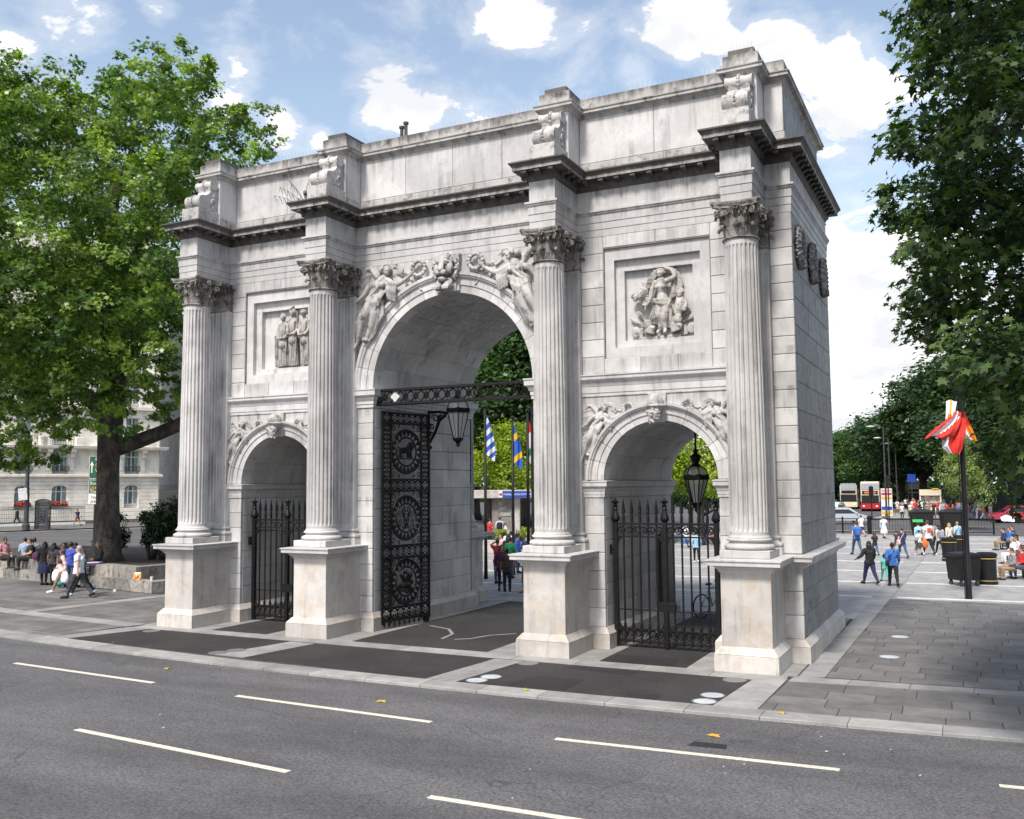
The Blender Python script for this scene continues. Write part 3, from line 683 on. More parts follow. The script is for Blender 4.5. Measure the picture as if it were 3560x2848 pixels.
def angel(sc):
    """flying Victory holding out a wreath; origin at the head, heading to +x"""
    m = MB(); rnd = random.Random(3)
    face(m, (0,-.20,0), .135, yaw=.9)
    m.ball((-.17,-.16,.03), (.10,.09,.09), 9, 6)
    # sail of cloth behind the head
    for k in range(9):
        a = -.5+k*.28; m.tube([(.22+.10*cos(a),-.05,-.02+.10*sin(a)),(.22+.27*cos(a),-.07,-.02+.24*sin(a))], [.075,.045], 6)
    m.ball((.2,-.02,0), (.27,.06,.24), 14, 8)
    limb(m, [(-.02,-.17,-.10),(-.10,-.16,-.27)], [.07,.08])
    limb(m, [(-.10,-.17,-.25),(-.16,-.21,-.40),(-.24,-.20,-.58),(-.36,-.20,-.72)], [.15,.185,.155,.19], 12)
    for x in (-.25, -.03): m.ball((x,-.33,-.42), .088, 9, 6)
    # arms
    limb(m, [(-.30,-.19,-.32),(-.55,-.22,-.42),(-.74,-.20,-.63),(-.98,-.18,-.76),(-1.06,-.17,-.80)], [.095,.08,.066,.046,.05])
    for k in range(4): m.tube([(-1.04,-.18,-.78),(-1.12-.012*k,-.18,-.77-.035*k)], [.024,.016], 5)
    limb(m, [(.06,-.20,-.30),(.28,-.24,-.42),(.46,-.24,-.42),(.72,-.23,-.28),(.86,-.22,-.18)], [.10,.085,.072,.052,.05])
    for k in range(4): m.tube([(.86,-.22,-.18),(.94,-.25,-.14+.04*k)], [.024,.018], 5)
    # wreath and ribbons
    for k in range(26):
        a = 2*pi*k/26; c = Vector((1.05+.205*cos(a), -.17, -.05+.205*sin(a))); R = Matrix.Rotation(-a, 3, 'Y')
        m.ball(c+Vector((0,-.03*(k%2),0)), (.075,.055,.045), 7, 5, rot=R @ Matrix.Rotation(.6*(1 if k%2 else -1), 3, 'Y'))
    for y0, ph in ((-.32,0), (-.45,1.3)):
        m.tube([(.55+.075*k, -.09-.03*sin(k*1.9+ph), y0+.07*sin(k*1.25+ph)-.02*k*(ph>0)) for k in range(10)], [.03]*10, 5)
    m.tube([(.35,-.08,-.12),(.50,-.1,-.20),(.55,-.1,-.10),(.66,-.1,-.16),(.78,-.1,-.10)], [.03,.035,.03,.03,.02], 5)
    # wing: a shoulder arc with rows of feathers
    m.tube([(-.24,-.08,-.30),(-.42,-.12,-.05),(-.55,-.13,.12),(-.70,-.12,.12),(-.82,-.1,-.02)], [.09,.08,.075,.065,.05], 8)
    for row, (L, n) in enumerate(((.28,8),(.55,9),(.85,10))):
        for k in range(n):
            t = k/(n-1); b = Vector((-.28-.55*t, -.05-.018*(2-row), .02+.10*sin(t*pi)-.16*row*.6)); d = Vector((-.22-.12*t, 0, -1)).normalized()
            e = b+d*L*(.55+.45*sin(.5+t*2)); m.tube([b, b.lerp(e,.6)+Vector((0,-.02,0)), e], [.045,.052,.02], 6, sq=.55)
    # overfold of the tunic
    folds(m, [[(-.44+.46*t,-.30,-.62+.05*sin(t*9)), (-.54+.46*t,-.37,-.80-.12*sin(t*3.1)), (-.57+.46*t,-.34,-.92-.15*sin(t*3.1)-.05*(k%2))] for k, t in enumerate(np.linspace(0,1,11))], .040)
    folds(m, [[(.02+.34*t,-.24,-.36-.08*t), (.05+.30*t,-.28,-.58-.12*t+.05*(k%2)), (.10+.26*t,-.24,-.84-.10*t+.12*(k%2))] for k, t in enumerate(np.linspace(0,1,8))], .042)
    folds(m, [[(-.02-.04*k,-.30-.02*(k%2),-.30), (-.10-.055*k,-.36,-.45), (-.28-.05*k,-.36,-.62)] for k in range(4)], .022)
    m.tube([(-.10,-.36,-.28),(-.16,-.37,-.5),(-.42,-.36,-.70)], [.04,.035,.04], 6)
    # legs
    limb(m, [(-.40,-.22,-.78),(-.55,-.33,-1.15),(-.72,-.29,-1.45),(-.90,-.24,-1.88),(-.96,-.22,-2.0)], [.18,.15,.105,.062,.055], 10)
    limb(m, [(-.32,-.20,-.80),(-.34,-.26,-1.2),(-.48,-.22,-1.6),(-.62,-.2,-1.84)], [.17,.15,.10,.06], 10)
    m.tube([(-.95,-.24,-1.98),(-.99,-.28,-2.12),(-.97,-.27,-2.20)], [.06,.05,.03], 7); m.ball((-.68,-.22,-1.90), (.11,.06,.05), 8, 5)
    # skirt folds streaming back
    m.tube([(-.38,-.12,-.85),(-.50,-.10,-1.25),(-.62,-.08,-1.6),(-.70,-.06,-1.75)], [.20,.26,.27,.16], 14, sq=.4)
    folds(m, [[(-.52+.42*t,-.25,-.82), (-.74+.68*t,-.26+.05*cos(t*14),-1.25), (-1.0+.74*t-.06*sin(t*7),-.18,-1.62-.35*sin(t*2.6)+.3*t), (-1.05+.74*t,-.16,-1.74-.35*sin(t*2.6)+.3*t-.06*(k%2))] for k, t in enumerate(np.linspace(0,1,15))], .042)
    folds(m, [[(-.60,-.14,-.95-.05*k),(-.90-.06*k/4,-.18,-1.15-.08*k),(-1.08+.05*k/4,-.17,-1.42-.07*k),(-.98+.06*k/4,-.14,-1.68-.05*k)] for k in range(5)], .032)
    m.xf(Matrix.Scale(sc, 4)); return m
A1 = carve(angel(1.0), 'winged_figure', MARBLE_R, .020, None); A1R = carve(angel(1.0), 'winged_figure', MARBLE_R, .020, None, True)
A2 = carve(angel(.60), 'winged_figure', MARBLE_R, .014, None); A2R = carve(angel(.60), 'winged_figure', MARBLE_R, .014, None, True)
link('winged_figure', A1, arch, None, (-1.93, YF+.06, 9.90)); link('winged_figure', A1R, arch, None, (1.93, YF+.06, 9.90))
for s in (-1, 1):
    link('winged_figure', A2, arch, None, (s*CS-1.36, YF+.05, 5.80)); link('winged_figure', A2R, arch, None, (s*CS+1.36, YF+.05, 5.80))
# ---- lion keystone
m = MB(); m.box(-.36,.36,.02,.5,9.12,10.13)
k = len(m.v); m.prism([(-.27,9.10),(.27,9.10),(.40,10.13),(-.40,10.13)], -.06, .5); 
m.ball((0,-.22,9.80), (.25,.22,.30), 16, 12); m.ball((0,-.34,9.97), (.17,.14,.12), 12, 8)
m.tube([(0,-.40,9.98),(0,-.52,9.82),(0,-.66,9.63)], [.11,.085,.095], 10)
m.ball((0,-.71,9.655), (.075,.045,.05), 8, 6); m.ball((0,-.50,9.41), (.13,.14,.075), 10, 7)
for s in (-1, 1):
    m.ball((s*.085,-.62,9.575), (.095,.10,.075), 10, 7); m.tube([(s*.05,-.50,9.90),(s*.13,-.48,9.905),(s*.20,-.42,9.86)], [.035,.045,.03], 7)
    m.ball((s*.20,-.36,9.70), (.10,.13,.15), 9, 7); m.ball((s*.115,-.455,9.815), .036, 7, 5); m.ball((s*.25,-.24,9.98), (.07,.06,.09), 8, 6)
    m.tube([(s*.13,-.22,9.36),(s*.135,-.38,9.25),(s*.135,-.48,9.19)], [.12,.12,.12], 10)
    for q in range(4): m.tube([(s*.135-.081+.054*q,-.54,9.23),(s*.135-.081+.054*q,-.62,9.18),(s*.135-.081+.054*q,-.615,9.12)], [.034,.036,.026], 6)
rn = random.Random(5)
for i in range(70):
    a = rn.uniform(-.75, pi+.75); rr = rn.uniform(.27,.33); b = Vector((rr*cos(a)*1.0, -.22+.12*rn.random(), 9.74+rr*sin(a)*1.08)); e = b+Vector((cos(a)*.10, .05, sin(a)*.10-.06)); m.tube([b, (b+e)/2+Vector((.03*rn.uniform(-1,1),-.06,.03)), e], [.035,.05,.02], 6)
m.v = [(x, y*.58 if y < 0 else y, z) for x, y, z in m.v]; me = carve(m, 'lion_keystone', MARBLE_R, .014, None); link('lion_keystone', me, arch)
mm = MB(); mm.prism([(-.12,9.485),(.12,9.485),(.13,9.515),(-.13,9.515)], -.375, -.32); [mm.ball((e*.115,-.279,9.815), .018, 6, 4) for e in (-1,1)]; mm.build('lion_hollow_shade', plain('painted hollow shade', (.03,.028,.026), .9), arch)  # dark pieces paint in the shade of the mouth and eye hollows
# ---- bearded helmeted keystones over the side arches
for s in (-1, 1):
    m = MB(); cx = s*CS; m.prism([(cx-.17,5.40),(cx+.17,5.40),(cx+.23,6.11),(cx-.23,6.11)], .02, .4)
    face(m, (cx,-.14,5.70), .165, hair=False); m.ball((cx,-.10,5.84), (.20,.24,.24), 14, 10); m.tube([(cx,-.32,5.81),(cx,-.05,6.06)], [.05,.04], 8)
    m.tube([(cx+.205*cos(a),-.08+.245*sin(a),5.78) for a in np.linspace(-pi,0,14)], .032, 6)
    for i in range(46):
        a = rn.uniform(-1.2,1.2); h = rn.uniform(0,.30); b = Vector((cx+(.17-.25*h)*sin(a)*1.1, -.20-.12*cos(a)+.15*h, 5.66-h)); m.ball(b, .04, 6, 5)
    me = carve(m, 'helmeted_keystone', MARBLE_R, .013, None); link('helmeted_keystone', me, arch)
# ---- panel on the right: a standing woman between two children over trophies
def cloth(m, a, b, n, r, sway, rnd):
    a0, a1, b0, b1 = map(Vector, (a[0],a[1],b[0],b[1])); n = max(5, int(n*.75)); back = Vector((0,.026,0))
    for k in range(n*2):
        t = k/(n*2-1); m.tube([a0.lerp(a1,t)+back, b0.lerp(b1,t)+back], r*1.05, 6)
    P = []
    for k in range(n):
        t = k/(n-1); p = a0.lerp(a1,t); q = b0.lerp(b1,t)+Vector((0,0,-.008*(k%2))); P.append([p, p.lerp(q,.35)+Vector((sway*sin(t*9)*.7,-.01,0)), p.lerp(q,.7)+Vector((sway*sin(t*9+1),-.02,0)), q])
    folds(m, P, r*.80)
m = MB(); B = .42; cx = 5.80
face(m, (cx+.02,B-.16,9.03), .095)
limb(m, [(cx+.03,B-.13,8.94),(cx+.03,B-.12,8.86)], [.055,.065]); limb(m, [(cx+.03,B-.12,8.84),(cx+.04,B-.16,8.70),(cx+.05,B-.14,8.56),(cx+.06,B-.14,8.42),(cx+.07,B-.14,8.30)], [.12,.145,.115,.15,.155], 12)
for x in (-.06,.10): m.ball((cx+x+.02,B-.27,8.69), .06, 8, 6)
limb(m, [(cx+.17,B-.14,8.84),(cx+.38,B-.17,8.93),(cx+.30,B-.15,9.10),(cx+.16,B-.13,9.16)], [.07,.058,.048,.045]); limb(m, [(cx-.11,B-.14,8.83),(cx-.20,B-.16,8.62),(cx-.22,B-.18,8.45),(cx-.30,B-.20,8.30)], [.068,.058,.05,.042])
m.tube([(cx-.36,B-.2,8.16),(cx-.32,B-.2,8.4),(cx-.40,B-.2,8.74)], [.02,.02,.015], 5)
for i in range(30): z = 8.28+.48*i/30; m.ball((cx-.34-.05*sin(i*1.7)-.05*(i/30), B-.20, z), (.05,.035,.035), 6, 5)
limb(m, [(cx+.13,B-.14,8.28),(cx+.12,B-.19,8.0),(cx+.10,B-.14,7.82),(cx+.10,B-.12,7.62)], [.12,.10,.075,.05]); limb(m, [(cx+.0,B-.14,8.28),(cx-.02,B-.20,8.02),(cx+.01,B-.14,7.84),(cx-.02,B-.12,7.66)], [.12,.10,.075,.05])
for x in (-.05,.12): m.tube([(cx+x,B-.14,7.64),(cx+x-.01,B-.22,7.56)], [.05,.035], 7)
cloth(m, [(cx-.14,B-.2,8.42),(cx+.26,B-.2,8.36)], [(cx-.10,B-.18,8.34),(cx+.24,B-.2,8.22)], 5, .04, .02, rn)
for k in range(5): m.tube([(cx-.15,B-.18,8.42-.025*k),(cx+.04,B-.30,8.36-.02*k),(cx+.26,B-.18,8.40-.045*k)], .026, 6)
cloth(m, [(cx-.12,B-.14,8.32),(cx+.24,B-.14,8.30)], [(cx-.36,B-.05,7.86),(cx+.30,B-.08,7.68)], 15, .034, .05, rn)
for k in range(12):   # veil billowing behind
    a = .35+2.6*k/11; m.tube([(cx+.12+.36*cos(a)*1.0, B-.04, 8.78+.40*sin(a)), (cx+.10+.42*cos(a), B-.07, 8.80+.45*sin(a))], [.05,.04], 6)
for j in range(4):
    m.tube([(cx+.10+(.32+.035*j)*cos(a)*1.05, B-.05-.01*j, 8.74+(.34+.035*j)*sin(a)) for a in np.linspace(-.3,3.2,16)], .024, 6)
cloth(m, [(cx+.30,B-.06,8.95),(cx+.50,B-.05,8.85)], [(cx+.26,B-.06,8.40),(cx+.46,B-.06,8.50)], 7, .034, .03, rn)
def child(hx, hz, s):
    face(m, (hx,B-.16,hz), .09, curls=8, yaw=-.5*s); limb(m, [(hx-s*.10,B-.2,hz+.0),(hx-s*.17,B-.22,hz+.03),(hx-s*.24,B-.2,hz+.10)], [.09,.125,.11], 9); limb(m, [(hx-s*.24,B-.12,hz),(hx-s*.26,B-.12,hz+.22),(hx-s*.20,B-.12,hz+.36)], [.055,.045,.035]); limb(m, [(hx-s*.18,B-.14,hz-.10),(hx-s*.36,B-.18,hz-.12)], [.06,.04])
child(cx-.62, 8.50, -1); face(m, (cx+.52,B-.17,8.50), .10, curls=9, yaw=-.4)
limb(m, [(cx+.50,B-.13,8.40),(cx+.50,B-.16,8.22),(cx+.44,B-.14,8.05)], [.10,.13,.11], 10); limb(m, [(cx+.58,B-.15,8.34),(cx+.66,B-.18,8.18),(cx+.52,B-.2,8.10)], [.055,.05,.04]); limb(m, [(cx+.42,B-.15,8.06),(cx+.46,B-.18,7.92),(cx+.36,B-.16,7.82)], [.085,.075,.05])
for k in range(7): m.ball((cx+.62+.04*cos(k*1.8),B-.2,8.12+.04*sin(k*1.8)), .04, 6, 5)
for sx in (-1, 1):    # helmets, cuirasses, axes and spears below
    hx = cx+sx*.34+.05
    m.ball((hx+.03*sx,B-.14,7.86 if sx>0 else 7.80), (.13,.12,.13), 12, 8); m.tube([(hx-.10,B-.18,7.78),(hx+.16,B-.18,7.70)], [.05,.06], 7)
    m.tube([(hx-sx*.05,B-.12,7.76),(hx,B-.10,7.60)], [.12,.14], 12); m.tube([(hx+sx*.22,B-.08,7.50),(hx+sx*.20,B-.08,7.75)], [.055,.04], 8)
    m.tube([(hx,B-.06,7.72),(hx+sx*.42,B-.05,7.98)], .022, 6); m.ball((hx+sx*.38,B-.05,7.94), (.16,.03,.055), 10, 6, rot=Matrix.Rotation(-sx*.55,3,'Y'))
    m.ball((hx+sx*.36,B-.06,7.66), (.12,.035,.14), 12, 8); m.tube([(hx,B-.06,7.80),(hx+sx*.30,B-.05,8.12)], [.02,.02], 6); m.ball((hx+sx*.24,B-.05,8.08), (.14,.03,.06), 10, 6, rot=Matrix.Rotation(-sx*.85,3,'Y'))
m.box(cx-.55,cx+.5,B-.12,B+.05,7.46,7.52)
me = carve(m, 'relief_group', MARBLE_P, .013, None); g1 = link('relief_group', me, arch); g1['label'] = 'relief of a standing woman with two children above helmets and axes'
# ---- panel on the left: three draped standing women
m = MB()
def draped(hx, hz, sway, helm, rnd):
    face(m, (hx,B-.16,hz), .092, yaw=sway*2, curls=9); z = hz-.11
    if helm: m.ball((hx,B-.13,hz+.05), (.10,.12,.10), 10, 7); m.tube([(hx,B-.26,hz+.12),(hx,B-.12,hz+.20),(hx,B+.02,hz+.10)], [.03,.045,.03], 6)
    limb(m, [(hx,B-.13,z+.03),(hx,B-.13,z-.08)], [.05,.06]); m.tube([(hx-.13,B-.13,z-.13),(hx-.06,B-.13,z-.08),(hx+.06,B-.13,z-.08),(hx+.13,B-.13,z-.13)], [.055,.065,.065,.055], 10); limb(m, [(hx,B-.12,z-.16),(hx+sway*.2,B-.15,z-.28),(hx+sway*.3,B-.14,z-.45),(hx+sway*.2,B-.13,z-.7)], [.115,.13,.11,.15], 12)
    cloth(m, [(hx-.12,B-.16,z-.44),(hx+.13,B-.16,z-.44)], [(hx-.15+sway*.4,B-.13,7.50),(hx+.16+sway*.4,B-.13,7.50)], 11, .034, .03, rnd)
    cloth(m, [(hx-.10,B-.20,z-.16),(hx+.11,B-.20,z-.14)], [(hx-.15,B-.22,z-.62),(hx+.12,B-.22,z-.52)], 9, .026, .03, rnd)
    m.tube([(hx-.14,B-.22,z-.5),(hx,B-.28,z-.54),(hx+.15,B-.22,z-.48)], .028, 6)
    for s in (-1,1): limb(m, [(hx+s*.13,B-.13,z-.12),(hx+s*.19,B-.15,z-.34),(hx+s*.12,B-.24,z-.52)], [.055,.048,.04])
L0 = -6.38
draped(-5.78, 8.96, -.1, False, rn); draped(-5.43, 9.06, .02, True, rn); draped(-5.02, 9.02, .12, False, rn)
m.tube([(-5.23,B-.2,9.12),(-5.23,B-.2,8.6)], .018, 6); m.tube([(-6.05,B-.1,7.5),(-6.06,B-.1,8.35)], [.05,.07], 8); m.ball((-6.06,B-.1,8.40), (.10,.06,.06), 8, 6)
me = carve(m, 'relief_group', MARBLE_P, .013, None); g2 = link('relief_group', me, arch); g2['label'] = 'relief of three draped women standing side by side'
# ---- laurel wreaths on the flank
m = MB()
for k in range(40):
    a = 2*pi*k/40
    for j in range(3):
        rr = .33+.075*(j-1); m.ball((.10-.035*abs(j-1)+.02*(k%2), rr*cos(a), rr*sin(a)*1.15), (.055,.05,.085), 7, 5, rot=Matrix.Rotation(pi/2+a+.35*(j-1), 3, 'X'))
for k in range(8): m.ball((.16,.06*cos(k),-.42+.06*sin(k*1.7)), .055, 7, 5)
m.tube([(.08,0,.36),(.12,0,.46),(.06,0,.52)], [.08,.07,.05], 8)
me = carve(m, 'laurel_wreath', marble('dark weathered wreath stone', (.27,.265,.26), (.06,.058,.055), .9, .1, .35), .016, None)
for y in (.88, 2.72, 4.56): link('laurel_wreath', me, arch, None, (XW-.01, y, 9.43))
# ================================================================== IRON GATES, BEAM AND LANTERNS
def circ(m, c, r, t, n=24, k=5, plane='xz', ph=0, a0=0, a1=2*pi):
    cl = abs(a1-a0-2*pi) < 1e-6; N = n if cl else n+1
    pts = [(c[0]+r*cos(a0+(a1-a0)*i/n), c[1], c[2]+r*sin(a0+(a1-a0)*i/n)) for i in range(N)]; return m.tube(pts, t, k, closed=cl)
def scroll(m, x, z, r, t=.012, y=0, flip=1, turns=1.35, ph=0):
    m.tube([(x+flip*r*(1-.75*q)*cos(ph+q*turns*2*pi), y, z+r*(1-.75*q)*sin(ph+q*turns*2*pi)) for q in np.linspace(0,1,16)], t, 4)
def plate(m, poly, t=.02, y=0): m.prism(poly, y-t, y+t)
LION = [(-.30,-.21),(-.20,-.215),(-.19,-.17),(-.235,-.13),(-.20,-.05),(-.08,-.02),(.03,-.06),(.06,-.215),(.15,-.215),(.14,-.18),(.12,-.16),(.135,-.02),(.19,-.215),(.27,-.21),(.25,-.18),(.22,-.165),(.215,.0),(.25,.08),(.28,.16),(.25,.22),(.16,.25),(.06,.20),(.03,.12),(-.10,.11),(-.24,.10),(-.30,.03),(-.28,-.10),(-.32,-.16)]
RIDER = [(-.30,-.30),(-.22,-.20),(-.10,-.16),(.04,-.20),(.16,-.28),(.22,-.18),(.14,-.08),(.24,-.10),(.30,-.02),(.26,.06),(.20,.02),(.17,.12),(.23,.22),(.17,.30),(.08,.26),(.06,.12),(.0,.14),(-.02,.24),(.02,.32),(-.04,.38),(-.10,.33),(-.08,.24),(-.16,.18),(-.22,.26),(-.26,.20),(-.17,.08),(-.12,-.02),(-.24,-.02),(-.33,-.10),(-.36,-.24)]
def leaf_gate(name, label, loc, rz, flip):
    """one leaf, local x along the leaf from the hinge, z up; front face towards -y"""
    g = local(name, label, 'gate', loc, rz, 'ornamental gate leaves of the central archway'); W, Z0, Z1 = 1.98, .22, 6.02; P = lambda nm, m: m.build(nm, IRON, g, smooth=40)
    m = MB()
    for x, w in ((.03,.05), (.36,.03), (1.62,.03), (1.95,.045)): P('stile', MB().cbox(x-w/2*1.2, x+w/2*1.2, -.035, .035, Z0-.08, Z1, .006))
    rails = [Z1-.02, Z1-.31, 4.12, 3.80, 2.26, 1.92, .56, Z0]
    for z in rails:
        P('rail', MB().cbox(0, W, -.04, .04, z-.03, z+.03, .006))
    for z0, z1, kind in ((4.12, 5.71, 'lion'), (2.26, 3.80, 'cypher'), (.56, 1.92, 'rider')):
        c = (.99, 0, (z0+z1)/2); R = min(.615, (z1-z0)/2-.02)
        m = MB(); circ(m, c, R, .034, 36, 6); circ(m, c, R*.97, .02, 36, 5); circ(m, c, R*.665, .028, 30, 6); P('ring', m)
        m = MB(); N = 20
        for i in range(N):
            a = 2*pi*(i+.5)/N; d = pi/N*.98; pl = lambda r, q: (c[0]+r*cos(q), c[2]+r*sin(q))
            plate(m, [pl(R*.985, a-d), pl(R*.985, a+d), pl(R*.70, a)][::-1], .012)
            circ(m, (c[0]+R*.93*cos(a), -.014, c[2]+R*.93*sin(a)), .028, .009, 8, 4)
        P('sunburst', m)
        m = MB()
        for sx in (-1,1):
            for sz in (-1,1):
                x, z = c[0]+sx*.52, c[2]+sz*((z1-z0)/2-.14); scroll(m, x, z, .10, .014, 0, sx, 1.4, .6*sz); scroll(m, x+sx*.03, z-sz*.20, .065, .012, 0, -sx, 1.3); scroll(m, x-sx*.22, z+sz*.05, .06, .012, 0, sx, 1.3)
                circ(m, (x+sx*.06, 0, z+sz*.09), .05, .012, 10, 4)
        P('corner_scroll', m)['kind'] = 'stuff'
        m = MB(); k = .92
        if kind == 'lion':
            plate(m, [(c[0]+x*k, c[2]+.02+z*k) for x, z in LION], .03); m.ball((c[0]+.15,-.02,c[2]+.15), (.13,.06,.14), 10, 7); m.ball((c[0]+.23,-.03,c[2]+.15), (.07,.05,.06), 8, 6)
            m.ball((c[0]-.05,-.02,c[2]+.04), (.24,.05,.09), 10, 6)
            m.tube([(c[0]-.27,0,c[2]+.09),(c[0]-.35,0,c[2]+.16),(c[0]-.33,0,c[2]+.24),(c[0]-.26,0,c[2]+.25),(c[0]-.25,0,c[2]+.32)], [.02,.018,.016,.018,.03], 6); m.cbox(c[0]-.36, c[0]+.36, -.02,.02, c[2]-.22, c[2]-.185, .004); P('lion_figure', m)
        elif kind == 'rider':
            plate(m, [(c[0]+x*k, c[2]-.02+z*k) for x, z in RIDER], .03); m.ball((c[0]-.02,-.03,c[2]-.10), (.20,.06,.10), 10, 6); m.ball((c[0]-.03,-.03,c[2]+.12), (.07,.05,.11), 8, 6); m.ball((c[0]-.05,-.03,c[2]+.29), .055, 8, 6)
            m.ball((c[0]+.16,-.03,c[2]+.18), (.06,.04,.10), 8, 6)
            for a in np.linspace(0,5,12): m.ball((c[0]+.30*cos(a+3.4)*.9,-.01,c[2]-.27+.05*sin(a*3)), .045, 6, 4)
            P('rider_figure', m)
        else:
            for sx in (-1, 1):   # interlaced cypher of mirrored strokes
                m.tube([(c[0]+sx*.02,0,c[2]-.30),(c[0]+sx*.10,0,c[2]-.02),(c[0]+sx*.16,0,c[2]+.26),(c[0]+sx*.08,0,c[2]+.32),(c[0]+sx*.03,0,c[2]+.16)], .017, 5)
                m.tube([(c[0]+sx*.16,0,c[2]+.28),(c[0]+sx*.04,0,c[2]+.0),(c[0]-sx*.04,0,c[2]-.26)], .015, 5)
                scroll(m, c[0]+sx*.25, c[2]+.10, .10, .013, 0, sx, 1.5); scroll(m, c[0]+sx*.24, c[2]-.12, .09, .013, 0, -sx, 1.4, 1); scroll(m, c[0]+sx*.13, c[2]-.28, .07, .012, 0, sx, 1.4, 2); m.ball((c[0]+sx*.27,0,c[2]-.2), .035, 6, 5)
            circ(m, (c[0],0,c[2]+.02), .10, .013, 16, 4); P('cypher', m)
    m = MB()
    def fret(x0, x1, z0, z1, n, vert=False):
        for i in range(n):
            t = (i+.5)/n; x, z = (x0+(x1-x0)*t, (z0+z1)/2) if not vert else ((x0+x1)/2, z0+(z1-z0)*t); r = (z1-z0)*.40 if not vert else (x1-x0)*.40
            circ(m, (x,0,z), r, .016, 12, 4); circ(m, (x,0,z), r*.45, .014, 8, 4)
            for q in range(4): a = pi/4+q*pi/2; m.ball((x+r*.95*cos(a),0,z+r*.95*sin(a)), .035, 5, 4)
    for z0, z1 in ((Z1-.31,Z1), (3.80,4.12), (1.92,2.26), (Z0,.56)): fret(.40, 1.60, z0, z1, 5); fret(.06,.34,z0,z1,1); fret(1.65,1.92,z0,z1,1)
    P('rail_fretwork', m)['kind'] = 'stuff'; m = MB()
    for z0, z1 in ((4.14,5.70), (2.28,3.78), (.58,1.90)): fret(.07,.33,z0,z1,6,True); fret(1.66,1.91,z0,z1,6,True)
    P('stile_fretwork', m)['kind'] = 'stuff'; m = MB()
    for i in range(9): x = .12+i*.2; m.lathe([(.0,-.17),(.035,-.10),(.02,-.03),(.02,0)], 6, (x,0,Z0-.02))
    P('bottom_spear', m)['kind'] = 'stuff'
    m = MB(); m.tube([(1.84,-.03,.105),(1.84,.03,.105)], .10, 14); m.cbox(1.80,1.88,-.05,.05,.10,.28,.005); P('wheel', m)
    return g
aL = math.atan2(2.23-.30, -1.93+2.30)
leaf_gate('ornamental_gate', 'openwork black gate leaf with lion and rider roundels swung open on the lantern side', (-2.31, .33, 0), aL, 1)
g = leaf_gate('ornamental_gate', 'black gate leaf seen edge on just behind the third tall column', (2.31, .33, 0), pi-aL, -1)
# ---- beam across the central archway
bm = local('gate_beam', 'pierced black iron beam spanning the central archway above the gates', 'iron beam', (0, .30, 6.17))
P = lambda nm, m: m.build(nm, IRON, bm, smooth=40)
P('rail', MB().cbox(-2.45, 2.45, -.10, .10, 0, .075, .008)); P('rail', MB().cbox(-2.45, 2.45, -.10, .10, .385, .46, .008))
for x0, x1 in ((-2.45,-2.32),(2.32,2.45)): P('end_plate', MB().cbox(x0, x1, -.09, .09, .075, .385, .004))
n = 14; q = 4.64/n
for i in range(n):
    x = -2.32+q*(i+.5); m = MB()
    for a in (-1, 1): m.tube([(x-q/2,-.03,.23-a*.15),(x+q/2,-.03,.23+a*.15)], .022, 4)
    if i != 1:
        circ(m, (x,-.03,.23), .075, .018, 12, 4)
        for k in range(6): m.ball((x+.05*cos(k*pi/3),-.04,.23+.05*sin(k*pi/3)), .024, 5, 4)
    for s in (-1, 1): circ(m, (x, -.03, .23+s*.125), .03, .011, 8, 4)
    P('lattice_bay', m)
MB().prism([(-2.32+q*1.5-.15,.23),(-2.32+q*1.5,.08),(-2.32+q*1.5+.15,.23),(-2.32+q*1.5,.38)], -.05, -.02).build('diamond_plate', plain('pale grey plate', (.55,.55,.53), .5), bm)
